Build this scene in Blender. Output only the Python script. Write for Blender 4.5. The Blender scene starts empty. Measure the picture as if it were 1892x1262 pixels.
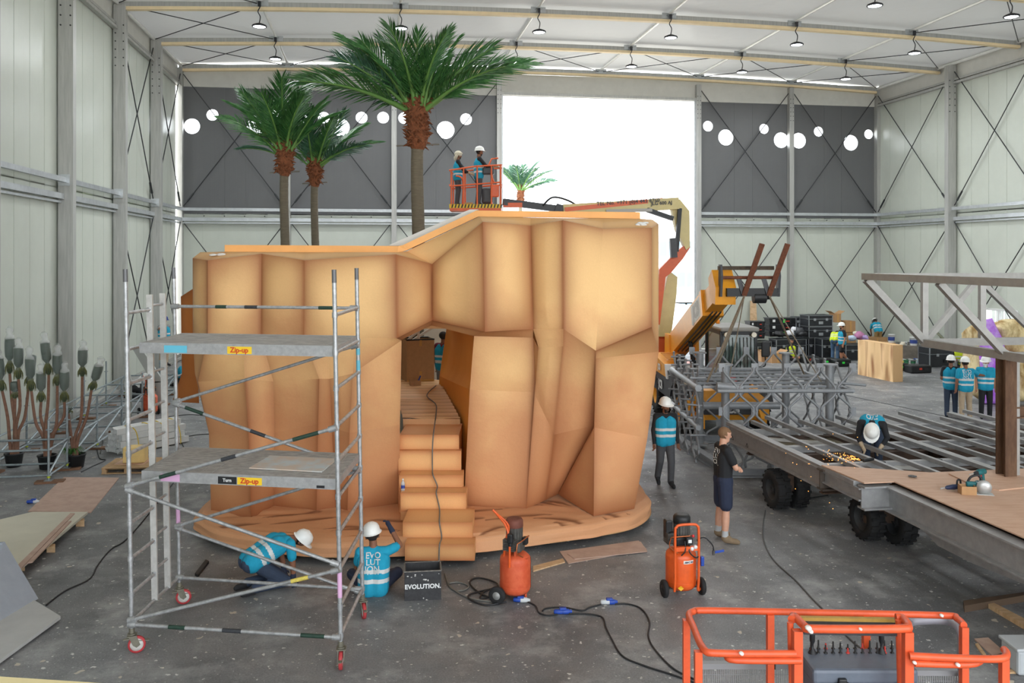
import bpy, bmesh, math, random
import numpy as np
from mathutils import Vector, Matrix, Euler, noise as mnoise
from mathutils.bvhtree import BVHTree

# ------------------------------------------------------------------ camera, world, exposure
FPX, CX, HY, CAMH = 1600.0, 946.0, 474.0, 4.7        # focal length in px, centre column, horizon row, eye height
TH = 0.159                                            # the hall is turned by this angle to the camera
CT, ST = math.cos(TH), math.sin(TH)
sc = bpy.context.scene
col = sc.collection
cam_d = bpy.data.cameras.new('camera'); cam = bpy.data.objects.new('camera', cam_d); col.objects.link(cam)
cam_d.sensor_width = 36.0; cam_d.lens = FPX / 1892 * 36.0
cam_d.shift_y = -(631 - HY) / 1892.0
cam_d.clip_start = 0.1; cam_d.clip_end = 600
cam.location = (0, 0, CAMH); cam.rotation_euler = (math.pi / 2, 0, 0)
sc.camera = cam

world = bpy.data.worlds.new('sky'); sc.world = world; world.use_nodes = True
bg = world.node_tree.nodes['Background']
bg.inputs[0].default_value = (0.90, 0.95, 1.0, 1); bg.inputs[1].default_value = 4.6
SUN = bpy.data.lights.new('sun', 'SUN'); SUN.energy = 5.0; SUN.angle = 0.02; SUN.color = (1.0, 0.95, 0.86)
suno = bpy.data.objects.new('sun', SUN); col.objects.link(suno)
suno.rotation_euler = Euler((math.radians(28), math.radians(-22), 0))
LAMP_W = 130.0
sc.view_settings.view_transform = 'Standard'; sc.view_settings.look = 'None'
sc.view_settings.gamma = 1.0; sc.view_settings.use_curve_mapping = False
sc.view_settings.exposure = 0.08

# ------------------------------------------------------------------ small helpers
R = random.Random(7)
ORD = ('first', 'second', 'third', 'fourth', 'fifth', 'sixth', 'seventh', 'eighth', 'ninth', 'tenth', 'eleventh', 'twelfth', 'thirteenth', 'last')
def W(px, py, Y): return Vector(((px - CX) / FPX * Y, Y, CAMH - (py - HY) / FPX * Y))
def G(px, py, z=0.0):
    Y = FPX * (CAMH - z) / (py - HY)
    return Vector(((px - CX) / FPX * Y, Y, z))
def RM(u, v, z=0.0): return Vector((u * CT - v * ST, v * CT + u * ST, z))
def u_at(px, v):
    t = (px - CX) / FPX; return v * (ST + t * CT) / (CT - t * ST)
def v_at(px, u):
    t = (px - CX) / FPX; return u * (CT - t * ST) / (ST + t * CT)
def s2l(c):
    out = []
    for x in c[:3]:
        x = x / 255.0
        out.append(x / 12.92 if x <= 0.04045 else ((x + 0.055) / 1.055) ** 2.4)
    return tuple(out) + (1.0,)

MATS = {}
def mat(name, c, rough=0.6, metal=0.0, var=0.0, scale=6.0, bump=0.0, bscale=60.0, spec=0.5, alpha=1.0, emit=None, estr=0.0, c2=None, stretch=None, trans=0.0, coat=0.0):
    if name in MATS: return MATS[name]
    m = bpy.data.materials.new(name); m.use_nodes = True
    nt = m.node_tree; p = nt.nodes['Principled BSDF']
    p.inputs['Base Color'].default_value = s2l(c); p.inputs['Roughness'].default_value = rough
    p.inputs['Metallic'].default_value = metal; p.inputs['Specular IOR Level'].default_value = spec
    p.inputs['Alpha'].default_value = alpha; p.inputs['Transmission Weight'].default_value = trans
    p.inputs['Coat Weight'].default_value = coat
    if emit: p.inputs['Emission Color'].default_value = s2l(emit); p.inputs['Emission Strength'].default_value = estr
    vec = None
    if var or bump or c2:
        tc = nt.nodes.new('ShaderNodeTexCoord'); vec = tc.outputs['Object']
        if stretch:
            mp = nt.nodes.new('ShaderNodeMapping'); mp.inputs['Scale'].default_value = stretch
            nt.links.new(vec, mp.inputs[0]); vec = mp.outputs[0]
    if var or c2:
        n = nt.nodes.new('ShaderNodeTexNoise'); n.inputs['Scale'].default_value = scale; n.inputs['Detail'].default_value = 6
        n.inputs['Roughness'].default_value = 0.65
        nt.links.new(vec, n.inputs['Vector'])
        r = nt.nodes.new('ShaderNodeValToRGB')
        a = s2l(c); b = s2l(c2) if c2 else None
        if b is None:
            r.color_ramp.elements[0].color = tuple(max(0, x * (1 - var)) for x in a[:3]) + (1,)
            r.color_ramp.elements[1].color = tuple(min(1, x * (1 + var)) for x in a[:3]) + (1,)
            r.color_ramp.elements[0].position = 0.32; r.color_ramp.elements[1].position = 0.68
        else:
            r.color_ramp.elements[0].color = a; r.color_ramp.elements[1].color = b
            r.color_ramp.elements[0].position = 0.42; r.color_ramp.elements[1].position = 0.62
        nt.links.new(n.outputs['Fac'], r.inputs[0]); nt.links.new(r.outputs[0], p.inputs['Base Color'])
    if bump:
        n2 = nt.nodes.new('ShaderNodeTexNoise'); n2.inputs['Scale'].default_value = bscale; n2.inputs['Detail'].default_value = 4
        nt.links.new(vec, n2.inputs['Vector'])
        b = nt.nodes.new('ShaderNodeBump'); b.inputs['Strength'].default_value = bump; b.inputs['Distance'].default_value = 0.01
        nt.links.new(n2.outputs['Fac'], b.inputs['Height']); nt.links.new(b.outputs[0], p.inputs['Normal'])
    MATS[name] = m
    return m

def perp(d):
    d = d.normalized()
    a = Vector((0, 0, 1)) if abs(d.z) < 0.9 else Vector((1, 0, 0))
    x = d.cross(a).normalized(); y = x.cross(d).normalized()      # x sideways, y up-ish
    return x, y

class MB:
    """collects shapes; build() links them as ONE mesh object"""
    def __init__(s): s.v = []; s.f = []; s.mi = []; s.sm = []; s.cur = 0; s.xf = None
    def add(s, vs, fs, smooth=False):
        o = len(s.v)
        if s.xf is not None: vs = [s.xf @ Vector(v) for v in vs]
        s.v.extend([tuple(v) for v in vs])
        for f in fs: s.f.append(tuple(i + o for i in f)); s.mi.append(s.cur); s.sm.append(smooth)
        return s
    def mat(s, i): s.cur = i; return s
    def box(s, c, d, rot=None):
        x, y, z = d[0] / 2, d[1] / 2, d[2] / 2; c = Vector(c)
        vs = [Vector((a * x, b * y, e * z)) for a in (-1, 1) for b in (-1, 1) for e in (-1, 1)]
        if rot is not None:
            q = rot if isinstance(rot, Matrix) else Euler(rot).to_matrix()
            vs = [q @ v for v in vs]
        vs = [v + c for v in vs]
        return s.add(vs, [(0, 1, 3, 2), (4, 6, 7, 5), (0, 4, 5, 1), (2, 3, 7, 6), (0, 2, 6, 4), (1, 5, 7, 3)])
    def bb(s, a, b):
        return s.box([(a[i] + b[i]) / 2 for i in range(3)], [abs(b[i] - a[i]) for i in range(3)])
    def bevbox(s, c, d, r, rot=None):
        """box with chamfered vertical and horizontal edges"""
        x, y, z = d[0] / 2, d[1] / 2, d[2] / 2
        bm = bmesh.new(); bmesh.ops.create_cube(bm, size=1.0)
        for v in bm.verts: v.co = Vector((v.co.x * d[0], v.co.y * d[1], v.co.z * d[2]))
        bmesh.ops.bevel(bm, geom=list(bm.edges), offset=min(r, x * .9, y * .9, z * .9), segments=2, affect='EDGES', profile=0.5)
        q = Matrix.Identity(3) if rot is None else (rot if isinstance(rot, Matrix) else Euler(rot).to_matrix())
        bm.verts.index_update()
        vs = [q @ v.co + Vector(c) for v in bm.verts]; fs = [[v.index for v in f.verts] for f in bm.faces]
        bm.free(); return s.add(vs, fs)
    def beam(s, p, q, w, h, up=None):
        p, q = Vector(p), Vector(q); d = q - p
        if up is not None:
            x = d.normalized().cross(Vector(up)).normalized(); y = x.cross(d.normalized()).normalized()
        else: x, y = perp(d)
        vs = [e + x * (a * w / 2) + y * (b * h / 2) for e in (p, q) for a, b in ((-1, -1), (1, -1), (1, 1), (-1, 1))]
        return s.add(vs, [(0, 3, 2, 1), (4, 5, 6, 7), (0, 1, 5, 4), (1, 2, 6, 5), (2, 3, 7, 6), (3, 0, 4, 7)])
    def ibeam(s, p, q, w, h, t=0.02, up=(0, 0, 1)):
        p, q = Vector(p), Vector(q); u = Vector(up); d = (q - p).normalized()
        x = d.cross(u).normalized(); y = x.cross(d)
        s.beam(p + y * (h / 2 - t / 2), q + y * (h / 2 - t / 2), w, t, up); s.beam(p - y * (h / 2 - t / 2), q - y * (h / 2 - t / 2), w, t, up)
        return s.beam(p, q, t, h - 2 * t, up)
    def tube(s, p, q, r, n=8, r2=None, cap=True):
        p, q = Vector(p), Vector(q); x, y = perp(q - p); r2 = r if r2 is None else r2
        vs = []
        for e, rr in ((p, r), (q, r2)):
            for k in range(n):
                a = 2 * math.pi * k / n; vs.append(e + x * (math.cos(a) * rr) + y * (math.sin(a) * rr))
        s.add(vs, [(k, (k + 1) % n, n + (k + 1) % n, n + k) for k in range(n)], True)
        if cap: s.add(vs, [tuple(range(n - 1, -1, -1)), tuple(range(n, 2 * n))])
        return s
    def path(s, pts, r, n=8, closed=False, cap=True):
        pts = [Vector(p) for p in pts]; m = len(pts); vs = []
        px = None; rs = r if isinstance(r, (list, tuple)) else [r] * m
        for i, p in enumerate(pts):
            if closed: d = pts[(i + 1) % m] - pts[i - 1]
            else: d = pts[min(i + 1, m - 1)] - pts[max(i - 1, 0)]
            if d.length < 1e-9: d = Vector((0, 0, 1))
            d.normalize()
            if px is None: px, _ = perp(d)
            px = (px - d * px.dot(d))
            if px.length < 1e-6: px, _ = perp(d)
            px.normalize(); py = d.cross(px)
            for k in range(n):
                a = 2 * math.pi * k / n; vs.append(p + px * (math.cos(a) * rs[i]) + py * (math.sin(a) * rs[i]))
        fs = []
        for i in range(m if closed else m - 1):
            j = (i + 1) % m
            for k in range(n): fs.append((i * n + k, i * n + (k + 1) % n, j * n + (k + 1) % n, j * n + k))
        s.add(vs, fs, True)
        if not closed and cap: s.add(vs, [tuple(range(n - 1, -1, -1)), tuple(range((m - 1) * n, m * n))])
        return s
    def lathe(s, prof, c=(0, 0, 0), axis=None, n=20, smooth=True):
        """prof: (radius, height) pairs along axis"""
        c = Vector(c); ax = Vector(axis or (0, 0, 1)).normalized(); x, y = perp(ax)
        vs = []
        for r, h in prof:
            for k in range(n):
                a = 2 * math.pi * k / n; vs.append(c + ax * h + x * (math.cos(a) * r) + y * (math.sin(a) * r))
        fs = []
        for i in range(len(prof) - 1):
            for k in range(n): fs.append((i * n + k, i * n + (k + 1) % n, (i + 1) * n + (k + 1) % n, (i + 1) * n + k))
        s.add(vs, fs, smooth)
        ends = []
        if abs(prof[0][0] - prof[-1][0]) < 1e-6 and abs(prof[0][1] - prof[-1][1]) < 1e-6: return s      # closed ring, no caps
        if prof[0][0] > 1e-4: ends.append(tuple(range(n - 1, -1, -1)))
        if prof[-1][0] > 1e-4: ends.append(tuple(range((len(prof) - 1) * n, len(prof) * n)))
        if ends: s.add(vs, ends)
        return s
    def prism(s, poly, ext):
        """poly: 3D points of a planar outline, extruded by vector ext"""
        a = [Vector(p) for p in poly]; e = Vector(ext); b = [p + e for p in a]; n = len(a)
        return s.add(a + b, [tuple(range(n - 1, -1, -1)), tuple(range(n, 2 * n))] + [(i, (i + 1) % n, n + (i + 1) % n, n + i) for i in range(n)])
    def ball(s, c, r, n=10, m=6):
        if not isinstance(r, (tuple, list)): r = (r, r, r)
        vs = []; fs = []
        for i in range(m + 1):
            t = math.pi * i / m
            for k in range(n):
                a = 2 * math.pi * k / n
                vs.append((c[0] + r[0] * math.sin(t) * math.cos(a), c[1] + r[1] * math.sin(t) * math.sin(a), c[2] + r[2] * math.cos(t)))
        for i in range(m):
            for k in range(n): fs.append((i * n + k, (i + 1) * n + k, (i + 1) * n + (k + 1) % n, i * n + (k + 1) % n))
        return s.add(vs, fs, True)
    def grid(s, fn, nu, nv, smooth=True):
        vs = [fn(i / nu, j / nv) for j in range(nv + 1) for i in range(nu + 1)]
        fs = [(j * (nu + 1) + i, j * (nu + 1) + i + 1, (j + 1) * (nu + 1) + i + 1, (j + 1) * (nu + 1) + i) for j in range(nv) for i in range(nu)]
        return s.add(vs, fs, smooth)
    def mesh(s, name, mats):
        me = bpy.data.meshes.new(name); me.from_pydata(s.v, [], s.f)
        for m in (mats if isinstance(mats, (list, tuple)) else [mats]): me.materials.append(m)
        me.polygons.foreach_set('material_index', s.mi); me.polygons.foreach_set('use_smooth', s.sm)
        me.validate(); me.update(); return me
    def build(s, name, mats, parent=None, world=False, fixn=True):
        if world and parent is not None:
            L = parent.get('_w'); L = Vector(L) if L is not None else Vector((0, 0, 0))
            s.v = [tuple(Vector(v) - L) for v in s.v]
        me = s.mesh(name, mats)
        if fixn:
            bm = bmesh.new(); bm.from_mesh(me); bmesh.ops.recalc_face_normals(bm, faces=bm.faces); bm.to_mesh(me); bm.free()
        return obj(name, me, parent)

def obj(name, me, parent=None):
    o = bpy.data.objects.new(name, me); col.objects.link(o)
    if parent is not None: o.parent = parent
    return o
def tag(o, label, cat, group=None):
    o['label'] = label; o['category'] = cat
    if group: o['group'] = group
    return o
def thing(name, label, cat, loc=(0, 0, 0), rz=0.0, group=None):
    o = bpy.data.objects.new(name, None); col.objects.link(o); o.empty_display_size = 0.1
    o.location = loc; o.rotation_euler = (0, 0, rz); o['_w'] = list(loc)
    return tag(o, label, cat, group)
def struct(name, rz=0.0, loc=(0, 0, 0)):
    o = bpy.data.objects.new(name, None); col.objects.link(o); o.rotation_euler = (0, 0, rz); o.location = loc
    o['kind'] = 'structure'; o['_w'] = list(loc); return o
def place(name, me, parent, loc, rot=(0, 0, 0), scale=(1, 1, 1)):
    o = obj(name, me, parent); o.location = loc; o.rotation_euler = rot; o.scale = scale; return o
def dup(root, loc=None, rz=None, label=None):
    r = root.copy(); col.objects.link(r)
    if loc is not None: r.location = loc; r['_w'] = list(loc)
    if rz is not None: r.rotation_euler = (0, 0, rz)
    if label: r['label'] = label
    for ch in list(root.children):
        c = ch.copy(); col.objects.link(c); c.parent = r
        for g in list(ch.children):
            d = g.copy(); col.objects.link(d); d.parent = c
    return r
def smoothpath(pts, n=8):
    """Catmull-Rom through pts"""
    pts = [Vector(p) for p in pts]; out = []
    for i in range(len(pts) - 1):
        a = pts[max(i - 1, 0)]; b = pts[i]; c = pts[i + 1]; d = pts[min(i + 2, len(pts) - 1)]
        for k in range(n):
            t = k / n
            out.append(0.5 * ((2 * b) + (c - a) * t + (2 * a - 5 * b + 4 * c - d) * t * t + (3 * b - a - 3 * c + d) * t ** 3))
    out.append(pts[-1]); return out
FONT = bpy.data.fonts[0] if bpy.data.fonts else None
def text_mesh(txt, size, M, bold=0.0, ext=0.002, bvh=None, spacing=1.0, align='CENTER'):
    """flat letters as MB geometry; M maps the text plane (x right, y up) to space"""
    cu = bpy.data.curves.new('t', 'FONT'); cu.body = txt; cu.size = size; cu.align_x = align; cu.align_y = 'CENTER'
    cu.offset = bold; cu.resolution_u = 2; cu.space_line = spacing; cu.extrude = ext
    o = bpy.data.objects.new('t', cu); col.objects.link(o)
    dg = bpy.context.evaluated_depsgraph_get(); me = bpy.data.meshes.new_from_object(o.evaluated_get(dg))
    vs = [M @ v.co for v in me.vertices]; fs = [tuple(p.vertices) for p in me.polygons]
    bpy.data.objects.remove(o); bpy.data.curves.remove(cu); bpy.data.meshes.remove(me)
    b = MB(); b.add(vs, fs); return b
def frame(o, x, y):
    """4x4 from origin, x axis, y axis"""
    x = Vector(x).normalized(); y = Vector(y); y = (y - x * y.dot(x)).normalized(); z = x.cross(y)
    M = Matrix.Identity(4)
    for i in range(3): M[i][0] = x[i]; M[i][1] = y[i]; M[i][2] = z[i]; M[i][3] = o[i]
    return M

# shared materials
STEEL = lambda: mat('galvanised_steel', (176, 179, 180), 0.38, 0.75, 0.18, 9)
ALU = lambda: mat('aluminium', (190, 190, 188), 0.42, 0.6, 0.15, 5)
GREYP = lambda: mat('grey_primer', (134, 137, 140), 0.5, 0.15, 0.1, 8)
BLACK = lambda: mat('black_plastic', (26, 27, 29), 0.5)
RUBBER = lambda: mat('black_rubber', (30, 30, 31), 0.8, 0, 0.2, 20)
WHITE = lambda: mat('white_paint', (228, 229, 228), 0.5)
ORANGE = lambda: mat('orange_paint', (226, 84, 32), 0.4, 0, 0.08, 12)
PLY = lambda: mat('plywood', (199, 163, 138), 0.65, 0, 0.12, 5, c2=(186, 148, 122), stretch=(1, 5, 1))
TIMBER = lambda: mat('pale_timber', (208, 176, 138), 0.7, 0, 0.1, 6, c2=(188, 154, 114), stretch=(1, 6, 1))
CARD = lambda: mat('cardboard', (176, 136, 94), 0.8, 0, 0.08, 10)
# ------------------------------------------------------------------ the hall
V0, U0, ZE, ZG = 41.7, -8.8, 13.27, 6.87        # back wall, left wall, eaves height, girt height
BU = [u_at(p, V0) for p in (333, 532, 728, 922, 1109, 1290, 1461, 1622)]
UR = BU[7]
LV = [V0] + [v_at(p, U0 + .15) for p in (288, 221, 122)]
while LV[-1] > -6: LV.append(LV[-1] - 5.1)
RV = [V0] + [v_at(1757, UR - .15)]
while RV[-1] > -6: RV.append(RV[-1] - 5.4)
UC = (U0 + UR) / 2
def roof_z(u): return ZE + 0.30 + 0.42 * (1 - ((u - UC) / (UR - UC)) ** 2)

def panel_mat(name, c, rough, ribs):
    m = mat(name, c, rough, 0.0, 0.05, 0.6, spec=0.6)
    nt = m.node_tree; p = nt.nodes['Principled BSDF']
    tc = nt.nodes.new('ShaderNodeTexCoord'); w = nt.nodes.new('ShaderNodeTexWave'); w.wave_profile = 'SIN'
    w.inputs['Scale'].default_value = ribs; w.bands_direction = 'X'
    b = nt.nodes.new('ShaderNodeBump'); b.inputs['Strength'].default_value = 0.10; b.inputs['Distance'].default_value = 0.01
    nt.links.new(tc.outputs['Object'], w.inputs['Vector']); nt.links.new(w.outputs['Fac'], b.inputs['Height']); nt.links.new(b.outputs[0], p.inputs['Normal'])
    return m
M_PANEL = panel_mat('pale_sandwich_panel', (196, 201, 190), 0.30, 5.5)
M_DARK = panel_mat('dark_grey_panel', (98, 99, 100), 0.42, 5.5)
M_GAP = mat('dark_gap', (60, 60, 58), 0.8)

# floor: worn asphalt with paint spatter
def floor_mat():
    m = bpy.data.materials.new('worn_asphalt_floor'); m.use_nodes = True; nt = m.node_tree; N = nt.nodes; L = nt.links
    p = N['Principled BSDF']; tc = N.new('ShaderNodeTexCoord')
    def noise(s, d=6, r=0.6):
        n = N.new('ShaderNodeTexNoise'); n.inputs['Scale'].default_value = s; n.inputs['Detail'].default_value = d; n.inputs['Roughness'].default_value = r
        L.new(tc.outputs['Object'], n.inputs['Vector']); return n.outputs['Fac']
    def ramp(x, a, b, ca, cb):
        r = N.new('ShaderNodeValToRGB'); r.color_ramp.elements[0].position = a; r.color_ramp.elements[1].position = b
        r.color_ramp.elements[0].color = ca; r.color_ramp.elements[1].color = cb; L.new(x, r.inputs[0]); return r.outputs[0]
    def mix(f, a, b):
        x = N.new('ShaderNodeMix'); x.data_type = 'RGBA'; L.new(f, x.inputs['Factor'])
        for s, i in ((a, 6), (b, 7)):
            if isinstance(s, tuple): x.inputs[i].default_value = s
            else: L.new(s, x.inputs[i])
        return x.outputs[2]
    K0, K1 = (0, 0, 0, 1), (1, 1, 1, 1)
    base = ramp(noise(0.35, 8, .62), .36, .66, s2l((98, 99, 101)), s2l((138, 138, 139)))
    grain = ramp(noise(45, 3), .35, .7, (0.78, 0.78, 0.78, 1), (1.18, 1.18, 1.18, 1))
    mu = N.new('ShaderNodeMix'); mu.data_type = 'RGBA'; mu.blend_type = 'MULTIPLY'; mu.inputs['Factor'].default_value = 1
    L.new(base, mu.inputs[6]); L.new(grain, mu.inputs[7]); c = mu.outputs[2]
    c = mix(ramp(noise(1.1, 7, .7), .50, .70, K0, (.58, .58, .58, 1)), c, s2l((184, 184, 182)))       # dusty worn patches
    c = mix(ramp(noise(0.7, 5, .6), .63, .75, K0, (.55, .55, .55, 1)), c, s2l((60, 60, 62)))          # oily patches
    def specks(scale, thr, colr, c):
        vo = N.new('ShaderNodeTexVoronoi'); vo.inputs['Scale'].default_value = scale; vo.inputs['Randomness'].default_value = 1
        ds = N.new('ShaderNodeTexNoise'); ds.inputs['Scale'].default_value = scale * 1.5
        L.new(tc.outputs['Object'], ds.inputs['Vector'])
        va = N.new('ShaderNodeVectorMath'); va.operation = 'SCALE'; va.inputs['Scale'].default_value = 0.9 / scale; L.new(ds.outputs['Color'], va.inputs[0])
        vb = N.new('ShaderNodeVectorMath'); L.new(va.outputs[0], vb.inputs[0]); L.new(tc.outputs['Object'], vb.inputs[1]); L.new(vb.outputs[0], vo.inputs['Vector'])
        sep = N.new('ShaderNodeSeparateColor'); L.new(vo.outputs['Color'], sep.inputs[0])
        th = N.new('ShaderNodeMath'); th.operation = 'MULTIPLY'; th.inputs[1].default_value = thr; L.new(sep.outputs[0], th.inputs[0])
        pw = N.new('ShaderNodeMath'); pw.operation = 'POWER'; pw.inputs[1].default_value = 3.0; L.new(th.outputs[0], pw.inputs[0])
        lt = N.new('ShaderNodeMath'); lt.operation = 'LESS_THAN'; L.new(vo.outputs['Distance'], lt.inputs[0]); L.new(pw.outputs[0], lt.inputs[1])
        return mix(lt.outputs[0], c, s2l(colr))
    c = specks(9, 0.62, (205, 204, 200), c); c = specks(4.1, 0.56, (190, 180, 165), c); c = specks(24, 0.62, (176, 176, 174), c)
    L.new(c, p.inputs['Base Color'])
    rr = ramp(noise(1.6, 5), .35, .7, (.42, .42, .42, 1), (.68, .68, .68, 1)); L.new(rr, p.inputs['Roughness'])
    b = N.new('ShaderNodeBump'); b.inputs['Strength'].default_value = 0.25; b.inputs['Distance'].default_value = 0.01
    L.new(noise(70, 3), b.inputs['Height']); L.new(b.outputs[0], p.inputs['Normal'])
    return m
f = MB(); f.bb((U0 - .2, -16, -0.3), (UR + .2, V0 + .2, 0))
fo = f.build('floor', floor_mat()); fo.rotation_euler = (0, 0, TH); fo['kind'] = 'structure'
g = MB(); g.bb((-120, -120, -0.42), (140, 230, -0.31)); g.bb((BU[3] - 12, V0 + .2, -.31), (BU[5] + 14, V0 + 60, -.01))
go = g.build('outdoor_ground', mat('outdoor_concrete', (205, 200, 190), 0.9, 0, .06, .5)); go.rotation_euler = (0, 0, TH); go['kind'] = 'structure'
# long joint line across the far floor
jl = MB(); a = G(1556, 729); b = G(1892, 800); jl.beam(a + Vector((0, 0, .003)), b + Vector((0, 0, .003)), .05, .006)
o = jl.build('trim_1', mat('floor_joint', (52, 52, 52), .9)); o['kind'] = 'structure'

M_POST = mat('wall_post_aluminium', (178, 178, 174), 0.45, 0.35, 0.14, 2.5, stretch=(6, 6, .4))
M_RAIL = mat('rail_galvanised', (190, 194, 196), 0.35, 0.55, 0.12, 4)
M_CABLE = mat('steel_cable', (58, 60, 62), 0.5, 0.4)
M_BOLT = mat('dark_bolt', (66, 66, 66), 0.5, 0.5)
M_FASC = mat('fascia_membrane', (206, 205, 198), 0.6, 0, 0.05, 2)

def wall_panel(w, h, t=0.06):
    b = MB(); b.bb((-w / 2 + .012, -t / 2, 0), (w / 2 - .012, t / 2, h)); return b.mesh('panel', M_PANEL)
def holed_panel(w, h, holes, m, t=0.06):
    """panel standing on z=0 with one round hole (x, z, r)"""
    hx, hz, r = holes; x0, x1 = -w / 2, w / 2; z0, z1 = max(0, hz - w * .9), min(h, hz + w * .9)
    b = MB()
    if z0 > 0: b.bb((x0, -t / 2, 0), (x1, t / 2, z0))
    if z1 < h: b.bb((x0, -t / 2, z1), (x1, t / 2, h))
    angs = sorted(set([2 * math.pi * k / 36 for k in range(36)] + [math.atan2(cz - hz, cx - hx) % (2 * math.pi) for cx in (x0, x1) for cz in (z0, z1)]))
    ring = []
    for a in angs:
        dx, dz = math.cos(a), math.sin(a); s = 1e9
        if abs(dx) > 1e-9: s = min(s, ((x1 if dx > 0 else x0) - hx) / dx)
        if abs(dz) > 1e-9: s = min(s, ((z1 if dz > 0 else z0) - hz) / dz)
        ring.append(((hx + r * dx, hz + r * dz), (hx + s * dx, hz + s * dz)))
    n = len(ring); vs = []
    for y in (-t / 2, t / 2):
        vs += [(i[0], y, i[1]) for i, _ in ring] + [(q[0], y, q[1]) for _, q in ring]
    fs = []
    for k in range(n):
        j = (k + 1) % n
        fs += [(k, j, n + j, n + k), (2 * n + k, 3 * n + k, 3 * n + j, 2 * n + j), (k, 2 * n + k, 2 * n + j, j), (n + k, n + j, 3 * n + j, 3 * n + k)]
    b.add(vs, fs); return b.mesh('panel', m)

def bay_panels(parent, axis, fixed, a, b, z0, z1, n, m, holes=()):
    flip = 1 if (axis == 'u' or fixed < 0) else -1
    """n panels between a and b; axis 'u' for the back wall, 'v' for side walls"""
    w = (b - a) / n; h = z1 - z0; cache = {}
    for k in range(n):
        c = a + w * (k + .5)
        hs = [q for q in holes if a + w * k <= q[0] < a + w * (k + 1)]
        rot = (0, 0, 0) if axis == 'u' else (0, 0, math.pi / 2)
        loc = (c, fixed, z0) if axis == 'u' else (fixed, c, z0)
        if hs:
            q = hs[0]; lim = w / 2 - q[2] - .03; hx = max(-lim, min(lim, q[0] - c)); me = holed_panel(w, h, (hx, q[1] - z0, q[2]), m)
        else:
            if 'x' not in cache:
                p = MB(); x = w / 2; e = .014
                sec = [(-x, .03), (-x, -.018), (-x + e, -.018), (-x + e, -.03), (x - e, -.03), (x - e, -.018), (x, -.018), (x, .03)]
                p.prism([(a_, (b_ if flip > 0 else -b_), 0) for a_, b_ in sec], (0, 0, h)); cache['x'] = p.mesh('panel', m)
                bm = bmesh.new(); bm.from_mesh(cache['x']); bmesh.ops.recalc_face_normals(bm, faces=bm.faces); bm.to_mesh(cache['x']); bm.free()
            me = cache['x']
        place('panel', me, parent, loc, rot)

ZLOW = ZG - 0.42                                     # top of the lower panels
wl, wb, wr = struct('wall_left', TH), struct('wall_back', TH), struct('wall_right', TH)
# ---- back wall
holes_px = [(353, 232, 14), (391, 211, 10.3), (471, 233, 16), (511, 209, 10.3), (559, 221, 10.3), (598, 216, 10.3), (629, 234, 16), (668, 216, 10.5), (708, 216, 10.5), (747, 217, 10.5),
            (824, 239, 16), (862, 219, 10.5), (1311, 232, 9.5), (1346, 253, 14.5), (1415, 237, 9), (1447, 258, 14), (1482, 259, 14), (1516, 242, 9), (1580, 263, 14), (1609, 247, 8.5)]
holes = []
for px, py, r in holes_px:
    u = u_at(px, V0); Y = V0 * CT + u * ST; holes.append((u, CAMH + (HY - py) / FPX * Y, r / FPX * Y * 1.02))
ZD = ZE - 0.70                                       # top of the dark panels
for i in range(7):
    if i in (3, 4): continue
    a, b = BU[i], BU[i + 1]
    bay_panels(wb, 'u', V0 + .22, a, b, ZG - .22, ZD, 5, M_DARK, holes)
    bay_panels(wb, 'u', V0 + .22, a, b, 0.02, ZG - .18, 5, M_PANEL)
def post(parent, u, v, du, dv, z1=ZE + .1, bolts=None):
    b = MB(); b.bb((u - du / 2, v - dv / 2, 0), (u + du / 2, v + dv / 2, z1))
    p = b.build('post', M_POST, parent)
    return p
def boltrow(parent, pts, r=.022, n=(0, -1, 0)):
    b = MB()
    for q in pts: b.tube(Vector(q), Vector(q) + Vector(n) * .02, r, 6)
    b.build('bolt', M_BOLT, parent)
for i, u in enumerate(BU):
    if i == 4: continue
    post(wb, u, V0 + .02, .24, .30)
    if i not in (0, 7): boltrow(wb, [(u + s * .07, V0 - .13, ZE - .5 - k * .22) for s in (-1, 1) for k in range(6)], .02)
def rails(parent, axis, fixed, a, b, s, m=M_RAIL):
    """upper box rail standing proud, lower channel on the panels"""
    for z, off, w, h in ((ZG, .16 * s, .12, .14), (ZG - .46, .06 * s, .16, .16), (ZG - .62, .05 * s, .05, .06)):
        q = MB()
        if axis == 'u': q.beam((a, fixed + off, z), (b, fixed + off, z), w, h)
        else: q.beam((fixed + off, a, z), (fixed + off, b, z), w, h)
        q.build('girt', m, parent)
def cable(parent, p, q, r=.022):
    b = MB(); b.tube(p, q, r, 6); d = Vector(q) - Vector(p)
    b.tube(Vector(p) + d * .90, Vector(p) + d * .965, r * 2.0, 6)
    b.build('brace_cable', M_CABLE, parent)
for i in range(7):
    if i in (3, 4): continue
    rails(wb, 'u', V0, BU[i] + .12, BU[i + 1] - .12, -1)
    a, b = BU[i] + .15, BU[i + 1] - .15
    for (x0, x1) in ((a, b), (b, a)):
        cable(wb, (x0, V0 - .05, ZE - .2), (x1, V0 - .05, ZG + .15)); cable(wb, (x0, V0 - .05, ZG - .6), (x1, V0 - .05, .15))
    bt = [(a + (b - a) * k / 5, V0 - .02, ZG - .3) for k in range(1, 5)]
    boltrow(wb, bt, .03)
q = MB()
for x0, x1 in ((BU[0], BU[3]), (BU[3], BU[5]), (BU[5], BU[7])):
    q = MB(); q.bb((x0, V0 + .12, ZD - .02), (x1, V0 + .18, ZE + .35)); q.build('fascia', M_FASC, wb)
q = MB(); q.bb((BU[3], V0 - .05, ZD + .0), (BU[5], V0 + .15, ZD + .14)); q.build('door_head', M_POST, wb)
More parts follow.
